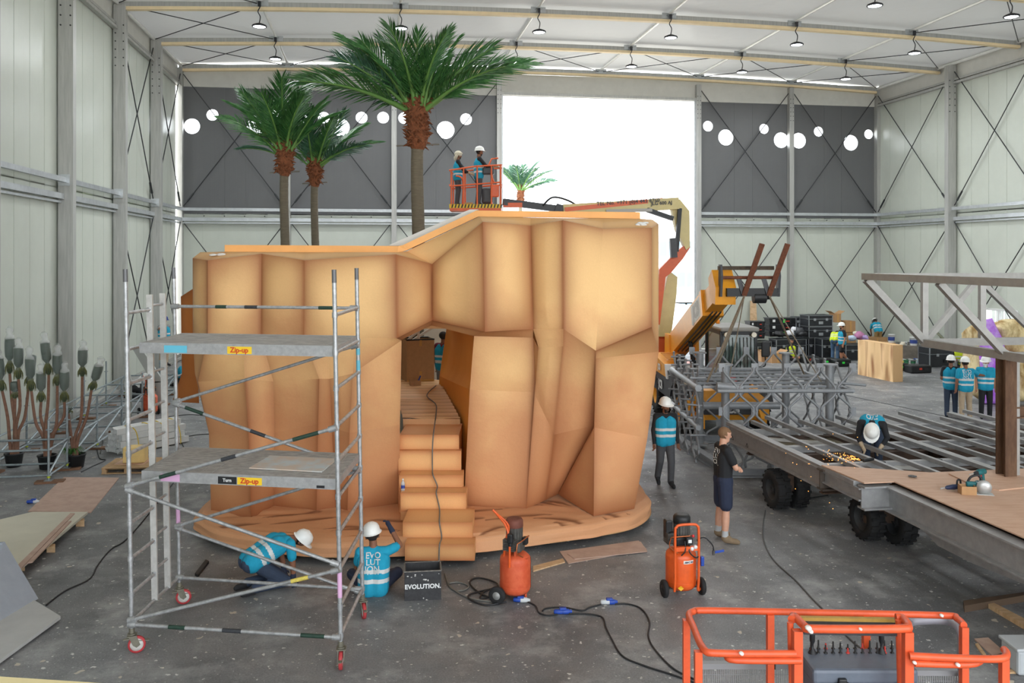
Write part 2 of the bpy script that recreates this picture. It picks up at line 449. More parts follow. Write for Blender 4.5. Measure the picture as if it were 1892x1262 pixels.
for x in (BU[3] + .16, BU[5] - .16):
    q = MB(); q.bb((x - .05, V0 - .02, 0), (x + .05, V0 + .25, ZD)); q.build('door_jamb', M_RAIL, wb)
# ---- left wall
for j in range(len(LV) - 1):
    a, b = LV[j + 1], LV[j]
    bay_panels(wl, 'v', U0 - .10, a, b - (.40 if j == 0 else 0), .02, ZG - .18, 5, M_PANEL)
    bay_panels(wl, 'v', U0 - .10, a, b - (.40 if j == 0 else 0), ZG - .22, ZD - .05, 5, M_PANEL)
    rails(wl, 'v', U0, a + .12, b - .12, 1)
    e = MB(); e.bb((U0 - .13, a, ZD - .06), (U0 - .06, b, ZE + .40)); e.build('fascia', M_FASC, wl)
    for zz, rr, ww in ((ZD, .05, .16), (ZD + .16, .03, .10)):
        e = MB(); e.beam((U0 + rr, a + .12, zz), (U0 + rr, b - .12, zz), ww, .10); e.build('eave_rail', M_POST, wl)
    e = MB(); e.bb((U0 - .05, a, 0.02), (U0 + .20, b, .12)); e.bb((U0 - .05, a, .12), (U0 + .08, b, .26)); e.build('sill_rail', M_POST, wl)
    if j in (0, 1):
        for (x0, x1) in ((a + .15, b - .15), (b - .15, a + .15)):
            cable(wl, (U0 + .08, x0, ZE - .2), (U0 + .08, x1, ZG + .15)); cable(wl, (U0 + .08, x0, ZG - .6), (U0 + .08, x1, .2))
for j, v in enumerate(LV[1:]):
    post(wl, U0 + .18, v, .40, .26)
    boltrow(wl, [(U0 + .18 + s * .13, v - .13, ZE - .6 - k * .28) for s in (-1, 1) for k in range(6)], .025)
    e = MB(); e.bb((U0 + .0, v - .17, ZG - .16), (U0 + .30, v - .13, ZG + .16)); e.build('rail_bracket', M_RAIL, wl)
# ---- right wall
for j in range(len(RV) - 1):
    a, b = RV[j + 1], RV[j]
    for z0, z1 in ((.02, ZG - .18), (ZG - .22, ZD - .05)):
        if j == 1 and z0 < 1: continue
        bay_panels(wr, 'v', UR + .10, a, b + (.3 if j == 0 else 0), z0, z1, 5, M_PANEL)
    rails(wr, 'v', UR, a + .12, b - .12, -1)
    e = MB(); e.bb((UR + .06, a, ZD - .06), (UR + .13, b, ZE + .40)); e.build('fascia', M_FASC, wr)
    for zz, rr, ww in ((ZD, .05, .16), (ZD + .16, .03, .10)):
        e = MB(); e.beam((UR - rr, a + .12, zz), (UR - rr, b - .12, zz), ww, .10); e.build('eave_rail', M_POST, wr)
    if j in (0, 1):
        for (x0, x1) in ((a + .15, b - .15), (b - .15, a + .15)):
            cable(wr, (UR - .08, x0, ZE - .2), (UR - .08, x1, ZG + .15)); cable(wr, (UR - .08, x0, ZG - .6), (UR - .08, x1, .2))
for j, v in enumerate(RV[1:]):
    post(wr, UR - .18, v, .40, .26)
    boltrow(wr, [(UR - .18 + s * .13, v - .13, ZE - .6 - k * .28) for s in (-1, 1) for k in range(6)], .025)
# window in the second right bay: panels are cut around it
wv0, wv1 = v_at(1878, UR), v_at(1812, UR); Yw = wv1 * CT + UR * ST
wz1 = CAMH + (HY - 570) / FPX * Yw; wz0 = wz1 - 1.9
a, b = RV[2], RV[1]; w5 = (b - a) / 5
for k in range(5):
    x0, x1 = a + w5 * k, a + w5 * (k + 1)
    segs = [(.02, ZG - .18)] if (x1 <= wv0 or x0 >= wv1) else [(.02, wz0), (wz1, ZG - .18)]
    for z0, z1 in segs:
        q = MB(); q.bb((UR + .07, x0 + .004, z0), (UR + .13, x1 - .004, z1)); q.build('panel', M_PANEL, wr)
    if len(segs) == 2:
        for y0, y1 in ((x0, wv0), (wv1, x1)):
            if y1 - y0 > .02: q = MB(); q.bb((UR + .07, y0, wz0), (UR + .13, y1, wz1)); q.build('panel', M_PANEL, wr)
win = struct('window_1', TH)
q = MB()
for y in (wv0, (wv0 + wv1) / 2, wv1): q.bb((UR + .02, y - .04, wz0), (UR + .14, y + .04, wz1))
for z in (wz0, wz1): q.bb((UR + .02, wv0, z - .04), (UR + .14, wv1, z + .04))
q.build('window_frame', WHITE(), win)
mg = mat('window_glass', (235, 240, 240), .05, 0, alpha=.25); 
for k in range(2):
    h = (wv1 - wv0) / 2; q = MB(); q.bb((UR + .09, wv0 + h * k + .04, wz0 + .04), (UR + .10, wv0 + h * (k + 1) - .04, wz1 - .04)); q.build('pane', mg, win)
for k in range(8):
    y = wv0 + (wv1 - wv0) * (k + .5) / 8; q = MB(); q.bb((UR + .5, y - .10, wz0 - .3), (UR + .54, y + .10, wz1 + .2)); q.build('blind_slat', WHITE(), win)

# ---- roof: translucent membrane over rafters and purlins
def roof_mat():
    m = bpy.data.materials.new('translucent_roof_membrane'); m.use_nodes = True; nt = m.node_tree; N = nt.nodes; L = nt.links
    N.remove(N['Principled BSDF']); out = N['Material Output']
    d = N.new('ShaderNodeBsdfDiffuse'); d.inputs[0].default_value = (.74, .74, .735, 1)
    t = N.new('ShaderNodeBsdfTranslucent'); t.inputs[0].default_value = (.80, .80, .78, 1)
    gl = N.new('ShaderNodeBsdfGlossy'); gl.inputs['Roughness'].default_value = .28; gl.inputs[0].default_value = (.8, .8, .8, 1)
    n = N.new('ShaderNodeTexNoise'); n.inputs['Scale'].default_value = .5; n.inputs['Detail'].default_value = 3; tc = N.new('ShaderNodeTexCoord'); L.new(tc.outputs['Object'], n.inputs['Vector'])
    bp = N.new('ShaderNodeBump'); bp.inputs['Strength'].default_value = .35; bp.inputs['Distance'].default_value = .3; L.new(n.outputs['Fac'], bp.inputs['Height'])
    for s in (d, gl): L.new(bp.outputs[0], s.inputs['Normal'])
    a = N.new('ShaderNodeMixShader'); a.inputs[0].default_value = ROOF_T; L.new(d.outputs[0], a.inputs[1]); L.new(t.outputs[0], a.inputs[2])
    b = N.new('ShaderNodeMixShader'); b.inputs[0].default_value = .06; L.new(a.outputs[0], b.inputs[1]); L.new(gl.outputs[0], b.inputs[2])
    L.new(b.outputs[0], out.inputs[0]); return m
ROOF_T = 0.03
M_ROOF = roof_mat()
ce = struct('ceiling', TH)
us = [U0 - .3] + BU[1:7] + [UR + .3]
def roof_sheet(u0, u1, v0, v1):
    def fn(s, t):
        u = u0 + (u1 - u0) * s; v = v0 + (v1 - v0) * t
        return (u, v, roof_z(u) + .06 - .10 * math.sin(math.pi * t) * (0.4 + .6 * math.sin(math.pi * s)))
    q = MB(); q.grid(fn, 6, 6); q.build('roof_sheet', M_ROOF, ce, fixn=False)
for j in range(len(LV) - 1):
    for i in range(7): roof_sheet(us[i], us[i + 1], LV[j + 1], LV[j] + (.4 if j == 0 else 0))
M_CREAM = mat('cream_timber_strip', (244, 222, 180), .55, 0, .06, 3)
M_TUBE = mat('bright_tube', (238, 238, 234), .25, .1, .06, 3)
def curved(v, zoff, w, h, name, m, n=24, parent=None):
    q = MB(); pts = [(U0 + (UR - U0) * k / n, v, roof_z(U0 + (UR - U0) * k / n) + zoff) for k in range(n + 1)]
    vs = []; fs = []
    for p in pts:
        for a, b in ((-1, -1), (1, -1), (1, 1), (-1, 1)): vs.append((p[0], p[1] + a * w / 2, p[2] + b * h / 2))
    for i in range(n):
        for k in range(4): fs.append((i * 4 + k, i * 4 + (k + 1) % 4, i * 4 + 4 + (k + 1) % 4, i * 4 + 4 + k))
    q.add(vs, fs); return q.build(name, m, parent or ce)
for j, v in enumerate(LV):
    r = curved(v, -.17, .20, .16, 'rafter', M_POST)
    curved(v, -.31, .22, .11, 'timber_strip', M_CREAM, parent=r)
    if j > 5: continue
    for i, u in enumerate(BU[1:7]):
        z = roof_z(u)
        q = MB(); q.bb((u - .28, v - .11, z - .22), (u + .28, v - .13, z - .02)); q.bb((u - .12, v - .35, z - .12), (u + .12, v + .35, z - .09))
        q.build('purlin_bracket', M_RAIL, ce)
for i, u in enumerate(BU[1:7]):
    z = roof_z(u)
    for j in range(len(LV) - 1):
        q = MB(); q.tube((u, LV[j + 1], z - .06), (u, LV[j], z - .06), .055, 10); q.build('purlin', M_TUBE, ce)
for u, z in ((U0 + .1, roof_z(U0) - .12), (UR - .1, roof_z(UR) - .12)):
    q = MB(); q.tube((u, LV[-1], z), (u, V0, z), .07, 10); q.build('eave_tube', M_TUBE, ce)
def rcable(i0, j0, i1, j1):
    a = (BU[i0], LV[j0], roof_z(BU[i0]) - .14); b = (BU[i1], LV[j1], roof_z(BU[i1]) - .14)
    q = MB(); q.tube(a, b, .018, 6); q.build('roof_cable', M_CABLE, ce)
for i in range(7):
    rcable(i, 0, i + 1, 1); rcable(i + 1, 0, i, 1)
for i in (0, 6):
    for j in (1, 2): rcable(i, j, i + 1, j + 1); rcable(i + 1, j, i, j + 1)

# ---- pendant lamps on two rafters
M_LED = mat('lamp_lens', (255, 255, 255), .4, emit=(235, 244, 255), estr=14.0)
M_LAMP = mat('lamp_housing', (32, 34, 40), .45)
LAMPD = bpy.data.lights.new('lamp_light', 'AREA'); LAMPD.shape = 'DISK'; LAMPD.size = .40; LAMPD.energy = LAMP_W; LAMPD.color = (.93, .97, 1)
proto = None
for j in (1, 2, 3):
    for i, u in enumerate(BU[1:7]):
        base = RM(u, LV[j] - .3, roof_z(u) - .16)
        if HY - (base.z - .9 - CAMH) / base.y * FPX < -40: continue
        lb = '%s pendant lamp from the left on the %s rafter' % (('first', 'second', 'third', 'fourth', 'fifth', 'last')[i], ('far', 'middle', 'nearest visible')[j - 1])
        if proto is None:
            t = thing('pendant_lamp', lb, 'lamp', base, 0, 'pendant lamps under the roof')
            q = MB(); q.path(smoothpath([(0, 0, .08), (.02, 0, -.15), (-.05, 0, -.32), (.03, 0, -.5), (0, 0, -.72)], 5), .018, 6); q.build('cable', M_LAMP, t)
            q = MB(); q.box((0, 0, -.05), (.09, .09, .18)); q.build('hook', M_LAMP, t)
            q = MB(); q.lathe([(.03, -.72), (.10, -.74), (.24, -.80), (.26, -.83), (.25, -.86), (.215, -.86), (.21, -.845)], n=20); q.build('housing', M_LAMP, t)
            q = MB(); q.lathe([(.001, -.852), (.21, -.852)], n=20); q.build('lens', M_LED, t)
            ld = bpy.data.objects.new('light', LAMPD); col.objects.link(ld); ld.parent = t; ld.location = (0, 0, -.875)
            proto = t
        else: dup(proto, base, None, lb)

# ---- what shows through the door: pale building and palm in the glare
bt = thing('far_building', 'pale multi-storey building with window bands seen through the open door', 'building', RM(u_at(1240, 85), 85))
q = MB(); c0 = RM(u_at(1200, 85), 85); c1 = RM(u_at(1350, 85), 85)
dx = (c1 - c0).normalized(); zt = CAMH + (HY - 434) / FPX * 85
q.prism([c0, c1, c1 + Vector((0, 0, zt)), c0 + Vector((0, 0, zt))], Vector((-dx.y, dx.x, 0)) * 8); q.build('wall', mat('far_wall_white', (240, 240, 240), .8), bt, world=True)
for r in range(3):
    for k in range(9):
        p = c0 + (c1 - c0) * ((k + .5) / 9) + Vector((0, 0, zt - 1.3 - r * 3.2)); q = MB(); q.box(p - Vector((0, .05, 0)), (.72, .1, 1.5), (0, 0, math.atan2(dx.y, dx.x))); q.build('window', mat('far_glass', (120, 150, 170), .2), bt, world=True)
# ------------------------------------------------------------------ the painted rock set piece
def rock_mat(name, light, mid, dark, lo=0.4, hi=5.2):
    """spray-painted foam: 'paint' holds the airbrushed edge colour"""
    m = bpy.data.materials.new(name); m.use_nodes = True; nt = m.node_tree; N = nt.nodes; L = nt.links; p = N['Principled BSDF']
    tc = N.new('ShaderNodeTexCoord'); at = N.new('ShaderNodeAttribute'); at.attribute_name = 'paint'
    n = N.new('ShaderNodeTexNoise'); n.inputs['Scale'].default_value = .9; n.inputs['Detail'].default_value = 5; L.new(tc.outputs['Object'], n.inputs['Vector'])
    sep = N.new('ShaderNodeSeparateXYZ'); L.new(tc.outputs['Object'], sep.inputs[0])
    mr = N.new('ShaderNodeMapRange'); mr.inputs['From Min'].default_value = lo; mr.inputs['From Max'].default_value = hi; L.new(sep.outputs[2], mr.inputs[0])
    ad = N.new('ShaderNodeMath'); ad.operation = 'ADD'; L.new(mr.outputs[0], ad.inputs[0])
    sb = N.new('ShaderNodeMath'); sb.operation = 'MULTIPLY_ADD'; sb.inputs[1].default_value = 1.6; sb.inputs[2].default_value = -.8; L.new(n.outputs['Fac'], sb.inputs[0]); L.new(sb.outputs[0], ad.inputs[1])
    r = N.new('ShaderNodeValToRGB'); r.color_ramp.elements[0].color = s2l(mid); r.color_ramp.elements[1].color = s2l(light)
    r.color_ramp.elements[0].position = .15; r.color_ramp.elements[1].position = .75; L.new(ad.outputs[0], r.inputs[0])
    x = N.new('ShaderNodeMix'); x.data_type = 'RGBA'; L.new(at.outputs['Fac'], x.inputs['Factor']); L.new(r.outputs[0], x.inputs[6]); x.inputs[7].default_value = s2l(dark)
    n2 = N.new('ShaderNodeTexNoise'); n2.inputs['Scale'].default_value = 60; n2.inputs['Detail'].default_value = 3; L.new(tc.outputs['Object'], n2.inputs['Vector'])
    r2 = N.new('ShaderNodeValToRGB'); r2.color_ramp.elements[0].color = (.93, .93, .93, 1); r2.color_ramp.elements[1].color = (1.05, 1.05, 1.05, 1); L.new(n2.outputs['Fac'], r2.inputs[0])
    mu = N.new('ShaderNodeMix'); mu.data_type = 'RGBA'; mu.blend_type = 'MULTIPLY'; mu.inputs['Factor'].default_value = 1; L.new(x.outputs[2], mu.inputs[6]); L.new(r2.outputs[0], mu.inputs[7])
    L.new(mu.outputs[2], p.inputs['Base Color']); p.inputs['Roughness'].default_value = .62; p.inputs['Specular IOR Level'].default_value = .3
    b = N.new('ShaderNodeBump'); b.inputs['Strength'].default_value = .18; b.inputs['Distance'].default_value = .02; n3 = N.new('ShaderNodeTexNoise'); n3.inputs['Scale'].default_value = 14; n3.inputs['Detail'].default_value = 5
    L.new(tc.outputs['Object'], n3.inputs['Vector']); L.new(n3.outputs['Fac'], b.inputs['Height']); L.new(b.outputs[0], p.inputs['Normal'])
    return m
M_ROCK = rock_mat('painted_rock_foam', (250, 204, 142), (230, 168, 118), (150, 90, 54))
M_STEP = rock_mat('painted_steps', (244, 192, 132), (240, 184, 124), (186, 112, 66), -2, 9)
M_PATH = rock_mat('painted_path', (240, 200, 150), (232, 186, 132), (150, 92, 52), -2, 9)
M_BASE = rock_mat('painted_base', (224, 168, 124), (220, 162, 118), (112, 64, 38), -2, 9)
M_INNER = rock_mat('painted_inner', (252, 180, 80), (246, 168, 68), (176, 104, 36), -2, 9)

class Facets:
    def __init__(s): s.mb = MB(); s.paint = []
    def quad(s, A, B, C, D, w=(.6, .7, .5, .7), n=14, bulge=.06, wid=.26, base=0.0):
        n = min(30, n * 2); w = [min(.94, x * 1.38) for x in w]
        """A top-left, B top-right, C bottom-right, D bottom-left; w = airbrush strength on top, right, bottom, left"""
        A, B, C, D = [Vector(p) for p in (A, B, C, D)]
        nrm = (B - A).cross(D - A)
        nrm = nrm.normalized() if nrm.length > 1e-9 else Vector((0, -1, 0))
        if nrm.y > 0: nrm = -nrm
        Lu = ((B - A).length + (C - D).length) / 2; Lv = ((D - A).length + (C - B).length) / 2
        vs = []
        for j in range(n + 1):
            for i in range(n + 1):
                a, b = i / n, j / n
                p = A * (1 - a) * (1 - b) + B * a * (1 - b) + C * a * b + D * (1 - a) * b
                e = min(1, min(a, 1 - a) * Lu / .35) * min(1, min(b, 1 - b) * Lv / .35)
                p = p + nrm * (bulge * math.sin(e * math.pi / 2) + .012 * e * mnoise.noise(p * 2.5))
                ww = wid * (1 + .5 * mnoise.noise(p * 1.3))
                ds = (b * Lv, (1 - a) * Lu, (1 - b) * Lv, a * Lu)
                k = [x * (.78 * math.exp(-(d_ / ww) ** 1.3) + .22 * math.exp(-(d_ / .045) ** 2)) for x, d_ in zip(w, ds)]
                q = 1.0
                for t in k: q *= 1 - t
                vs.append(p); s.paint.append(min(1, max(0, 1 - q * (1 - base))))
        s.mb.add(vs, [(j * (n + 1) + i, (j + 1) * (n + 1) + i, (j + 1) * (n + 1) + i + 1, j * (n + 1) + i + 1) for j in range(n) for i in range(n)], True)
    def grid(s, fn, nu, nv, paint):
        vs = []
        for j in range(nv + 1):
            for i in range(nu + 1): vs.append(fn(i / nu, j / nv)); s.paint.append(paint(i / nu, j / nv, vs[-1]))
        s.mb.add(vs, [(j * (nu + 1) + i, (j + 1) * (nu + 1) + i, (j + 1) * (nu + 1) + i + 1, j * (nu + 1) + i + 1) for j in range(nv) for i in range(nu)], True)
    def poly(s, pts, v=0.3):
        s.mb.add(pts, [tuple(range(len(pts)))]); s.paint += [v] * len(pts)
    def build(s, name, m, parent):
        o = s.mb.build(name, m, parent, world=True, fixn=False)
        a = o.data.attributes.new('paint', 'FLOAT', 'POINT'); a.data.foreach_set('value', s.paint); return o

rock = thing('rock_arch', 'huge orange-tan faceted rock arch set piece with steps through its opening', 'set piece', (-1.0, 14.5, 0))
P = {k: W(*v) for k, v in {
    # top front edge, left to right
    'U0': (356, 477, 15.0), 'U1': (384, 481, 14.45), 'U2': (483, 469, 14.62), 'U3': (563, 481, 14.32), 'U4': (731, 470, 14.35), 'T5': (798, 488, 14.95), 'T6': (892, 410, 14.38),
    'R7': (980, 417, 14.75), 'R8': (1040, 407, 14.42), 'R8b': (1114, 423, 14.41), 'R9': (1204, 421, 14.45), 'R10': (1217, 414, 15.2),
    # ledge
    'L0': (356, 620, 15.0), 'L1': (384, 622, 14.4), 'L2': (482, 622, 14.55), 'L3': (562, 623, 14.3), 'L4': (733, 625, 14.3),
    'K5': (798, 592, 14.9), 'K6': (896, 613, 14.3), 'S7': (985, 608, 14.7), 'S8': (1041, 608, 14.42), 'S8b': (1101, 648, 14.42), 'S9': (1204, 604, 14.4), 'S10': (1217, 640, 15.2),
    'k4': (742, 628, 14.62), 'k5': (797, 601, 15.1), 'k6': (876, 621, 14.62),
    # lower wall: top, waist, bottom
    'l0': (360, 690, 15.0), 'l1': (452, 700, 14.46), 'l2': (505, 705, 14.60), 'l3': (590, 700, 14.40), 'l4': (609, 700, 14.48), 'l5': (652, 690, 14.42), 'l6': (742, 629, 14.40),
    'm0': (386, 800, 15.05), 'm1': (459, 790, 14.50), 'm2': (507, 800, 14.80), 'm3': (588, 783, 14.50), 'm4': (613, 790, 14.70), 'm5': (646, 800, 14.54), 'm6': (739, 785, 14.70),
    'b0': (390, 946, 14.75), 'b1': (464, 960, 14.3), 'b2': (507, 936, 14.95), 'b3': (585, 946, 14.68), 'b4': (620, 940, 14.85), 'b5': (642, 947, 14.68), 'b6': (738, 934, 15.05),
    'o1': (876, 621, 14.62), 'o2': (868, 720, 14.75), 'o3': (857, 936, 14.95), 'p1': (985, 624, 14.75), 'p2': (990, 725, 14.8), 'p3': (972, 942, 14.78),
    'q1': (995, 643, 14.62), 'q2': (988, 729, 14.7), 's1': (1041, 640, 14.42), 's2': (1024, 803, 14.72), 's3': (1008, 924, 15.2),
    'x1': (1098, 786, 14.9), 'x2': (1031, 913, 15.4), 'y1': (1098, 790, 14.62), 'y2': (1097, 954, 14.4),
    'z0': (1217, 650, 15.1), 'z1': (1196, 810, 14.95), 'z2': (1172, 940, 14.85)}.items()}
p = P; F = Facets()
D = .62
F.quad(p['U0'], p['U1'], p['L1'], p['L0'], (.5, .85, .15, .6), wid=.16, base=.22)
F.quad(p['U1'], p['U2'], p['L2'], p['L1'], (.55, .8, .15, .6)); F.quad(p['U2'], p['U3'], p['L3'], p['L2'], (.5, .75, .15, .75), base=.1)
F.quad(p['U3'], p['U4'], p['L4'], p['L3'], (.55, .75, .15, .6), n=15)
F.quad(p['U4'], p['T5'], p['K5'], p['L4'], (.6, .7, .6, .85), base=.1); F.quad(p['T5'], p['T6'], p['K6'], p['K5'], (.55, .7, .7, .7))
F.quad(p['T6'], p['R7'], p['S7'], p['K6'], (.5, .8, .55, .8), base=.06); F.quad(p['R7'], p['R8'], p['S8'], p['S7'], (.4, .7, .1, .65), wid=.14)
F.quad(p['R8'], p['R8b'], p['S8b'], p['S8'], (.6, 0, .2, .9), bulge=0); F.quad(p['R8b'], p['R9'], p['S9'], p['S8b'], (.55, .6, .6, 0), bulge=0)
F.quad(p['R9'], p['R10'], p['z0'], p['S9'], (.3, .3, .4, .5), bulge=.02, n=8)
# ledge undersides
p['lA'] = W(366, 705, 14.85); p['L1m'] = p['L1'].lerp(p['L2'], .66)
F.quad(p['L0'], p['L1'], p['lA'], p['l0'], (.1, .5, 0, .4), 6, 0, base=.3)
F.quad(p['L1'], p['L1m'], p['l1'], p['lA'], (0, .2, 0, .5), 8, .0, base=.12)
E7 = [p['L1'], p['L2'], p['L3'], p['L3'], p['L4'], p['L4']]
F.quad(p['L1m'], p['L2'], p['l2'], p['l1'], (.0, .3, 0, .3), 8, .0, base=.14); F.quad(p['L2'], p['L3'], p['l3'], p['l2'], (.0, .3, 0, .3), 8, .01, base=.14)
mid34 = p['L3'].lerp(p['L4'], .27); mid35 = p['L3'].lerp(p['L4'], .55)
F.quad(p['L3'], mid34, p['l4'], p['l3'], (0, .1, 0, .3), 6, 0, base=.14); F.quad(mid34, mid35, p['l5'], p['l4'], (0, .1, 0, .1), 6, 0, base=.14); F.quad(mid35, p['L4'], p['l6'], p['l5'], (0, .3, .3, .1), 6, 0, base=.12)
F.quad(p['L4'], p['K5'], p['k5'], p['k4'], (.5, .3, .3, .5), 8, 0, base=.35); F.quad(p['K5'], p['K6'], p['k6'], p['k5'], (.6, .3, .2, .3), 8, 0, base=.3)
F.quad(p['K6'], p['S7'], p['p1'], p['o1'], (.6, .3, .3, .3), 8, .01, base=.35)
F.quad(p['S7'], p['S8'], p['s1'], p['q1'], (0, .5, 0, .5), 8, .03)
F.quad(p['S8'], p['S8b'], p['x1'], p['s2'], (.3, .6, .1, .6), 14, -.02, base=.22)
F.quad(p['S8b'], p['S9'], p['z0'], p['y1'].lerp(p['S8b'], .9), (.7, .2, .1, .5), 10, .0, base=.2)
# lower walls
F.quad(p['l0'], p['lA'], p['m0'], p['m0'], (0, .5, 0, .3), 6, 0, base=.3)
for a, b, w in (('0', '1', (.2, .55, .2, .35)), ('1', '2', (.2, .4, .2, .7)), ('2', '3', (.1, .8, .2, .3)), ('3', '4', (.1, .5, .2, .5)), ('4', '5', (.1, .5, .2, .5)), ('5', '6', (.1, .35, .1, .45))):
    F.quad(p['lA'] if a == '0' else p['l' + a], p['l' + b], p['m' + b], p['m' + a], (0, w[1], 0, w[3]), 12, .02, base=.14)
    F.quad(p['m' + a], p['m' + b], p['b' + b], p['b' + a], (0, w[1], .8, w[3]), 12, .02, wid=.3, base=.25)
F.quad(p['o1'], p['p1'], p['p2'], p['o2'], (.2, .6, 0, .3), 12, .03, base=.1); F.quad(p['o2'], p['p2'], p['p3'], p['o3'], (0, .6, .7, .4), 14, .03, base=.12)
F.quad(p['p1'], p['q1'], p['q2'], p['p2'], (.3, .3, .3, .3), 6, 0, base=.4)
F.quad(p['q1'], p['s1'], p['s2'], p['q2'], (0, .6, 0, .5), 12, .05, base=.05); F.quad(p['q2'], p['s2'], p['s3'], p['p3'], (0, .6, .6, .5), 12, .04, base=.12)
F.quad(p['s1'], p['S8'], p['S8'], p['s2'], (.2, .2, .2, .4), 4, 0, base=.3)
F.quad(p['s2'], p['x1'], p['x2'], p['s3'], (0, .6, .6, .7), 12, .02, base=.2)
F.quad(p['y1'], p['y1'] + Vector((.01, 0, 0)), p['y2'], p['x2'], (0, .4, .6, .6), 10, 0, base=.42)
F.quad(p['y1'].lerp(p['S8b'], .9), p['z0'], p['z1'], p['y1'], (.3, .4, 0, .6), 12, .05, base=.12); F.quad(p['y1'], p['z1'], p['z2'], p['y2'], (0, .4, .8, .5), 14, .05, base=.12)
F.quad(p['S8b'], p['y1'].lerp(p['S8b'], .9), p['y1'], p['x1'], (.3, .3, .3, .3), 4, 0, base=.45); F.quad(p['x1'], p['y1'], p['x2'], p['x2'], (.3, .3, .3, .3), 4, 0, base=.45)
# chamfered top
back = {k: W(*v) for k, v in {'a': (370, 466, 15.4), 'b': (420, 465, 15.0), 'c': (563, 466, 15.0), 'd': (733, 466, 15.0), 'e': (752, 464, 15.15), 'f': (886, 400, 15.0), 'g': (980, 402, 15.1), 'h': (1045, 403, 15.0), 'i': (1183, 404, 15.0), 'j': (1206, 406, 15.4)}.items()}
q = back
for A, B, C, Dd in ((q['a'], q['b'], p['U1'], p['U0']), (q['b'], q['c'].lerp(q['b'], .5), p['U2'], p['U1']), (q['c'].lerp(q['b'], .5), q['c'], p['U3'], p['U2']), (q['c'], q['d'], p['U4'], p['U3']), (q['d'], q['e'], p['T5'], p['U4']), (q['e'], q['f'], p['T6'], p['T5']), (q['f'], q['g'], p['R7'], p['T6']), (q['g'], q['h'], p['R8'], p['R7']), (q['h'], q['h'].lerp(q['i'], .5), p['R8b'], p['R8']), (q['h'].lerp(q['i'], .5), q['i'], p['R9'], p['R8b']), (q['i'], q['j'], p['R10'], p['R9'])):
    F.quad(A, B, C, Dd, (.15, .1, .35, .1), 10, .02, wid=.1, base=.2)
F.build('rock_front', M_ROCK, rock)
# sides, top deck and rear (one mesh)
S = Facets()
def back_of(v, Y): return Vector((v.x * 1.0, Y, v.z))
YB = 20.2
for chain in (['U0', 'L0', 'l0', 'm0', 'b0'],):
    for a, b in zip(chain[:-1], chain[1:]):
        S.quad(back_of(p[a], YB) - Vector((.6, 0, 0)), p[a], p[b], back_of(p[b], YB) - Vector((.6, 0, 0)), (.3, .3, .3, .1), 6, 0, base=.45)
for chain in (['R10', 'z0', 'z1', 'z2'],):
    for a, b in zip(chain[:-1], chain[1:]): S.quad(p[a], back_of(p[a], YB) + Vector((.8, 0, 0)), back_of(p[b], YB) + Vector((.8, 0, 0)), p[b], (.3, .3, .3, .2), 8, 0, base=.3)
for a, b in (('a', 'b'), ('b', 'c'), ('c', 'd'), ('f', 'g'), ('g', 'h'), ('h', 'i'), ('i', 'j')):
    S.quad(back_of(q[a], YB), back_of(q[b], YB), q[b], q[a], (0, 0, 0, 0), 4, 0, base=.3)
for a, b in ((q['a'], q['d']), (q['f'], q['j'])):
    A, B = back_of(a, YB), back_of(b, YB)
    if a is q['a']: B.x = -2.95
    S.poly([A, B, Vector((B.x, B.y, .3)), Vector((A.x, A.y, .3))][::-1])
lb = [back_of(p[k], YB) - Vector((1.05, 0, 0)) for k in ('l6', 'm6', 'b6')]
for (a, b), i in ((('l6', 'm6'), 0), (('m6', 'b6'), 1)): S.quad(p[a], lb[i], lb[i + 1], p[b], (.3, .1, .3, .3), 8, 0, base=.3)
S.build('rock_shell', M_ROCK, rock)
# passage: right inner wall, soffit, floor
I = Facets()
it, im, ib = W(826, 600, 20.1), W(812, 695, 20.1), Vector((W(804, 712, 20.1).x, 20.1, .3))
I.quad(it, p['o1'], p['o2'], im, (.2, .4, .1, .3), 12, -.10, base=.1); I.quad(im, p['o2'], p['o3'], ib, (0, .4, .5, .3), 14, -.08, base=.15)
I.build('passage_wall', M_INNER, rock)
I = Facets()
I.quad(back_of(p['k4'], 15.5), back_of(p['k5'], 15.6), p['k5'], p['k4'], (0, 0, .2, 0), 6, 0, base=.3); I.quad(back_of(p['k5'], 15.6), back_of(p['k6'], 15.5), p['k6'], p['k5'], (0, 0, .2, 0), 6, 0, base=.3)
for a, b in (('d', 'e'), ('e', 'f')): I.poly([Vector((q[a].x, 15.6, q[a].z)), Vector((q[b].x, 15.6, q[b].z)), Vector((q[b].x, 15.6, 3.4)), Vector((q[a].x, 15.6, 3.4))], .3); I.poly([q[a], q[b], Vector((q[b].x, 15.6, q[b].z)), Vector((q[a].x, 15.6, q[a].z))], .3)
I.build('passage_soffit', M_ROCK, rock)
# path of carved ridges
pa = Facets()
def pth(s, t):
    Y = 15.9 + (20.9 - 15.9) * t; xl = -2.0 - .9 * t; xr = -.95 - .8 * t
    x = xl + (xr - xl) * s; r = math.sin(Y * 17 + 1.4 * mnoise.noise((x * 1.2, Y * 1.5, 0)) * 2)
    return Vector((x, Y, 1.72 + .022 * r))
pa.grid(pth, 20, 170, lambda s, t, v: max(0, min(.85, .30 - 12 * (v.z - 1.72))) * (1 - .45 * t))
pa.poly([Vector((-2.0, 15.9, 1.72)), Vector((-.95, 15.9, 1.72)), Vector((-.95, 15.9, 1.45)), Vector((-2.0, 15.9, 1.45))], .55)
pa.build('path', M_PATH, rock)
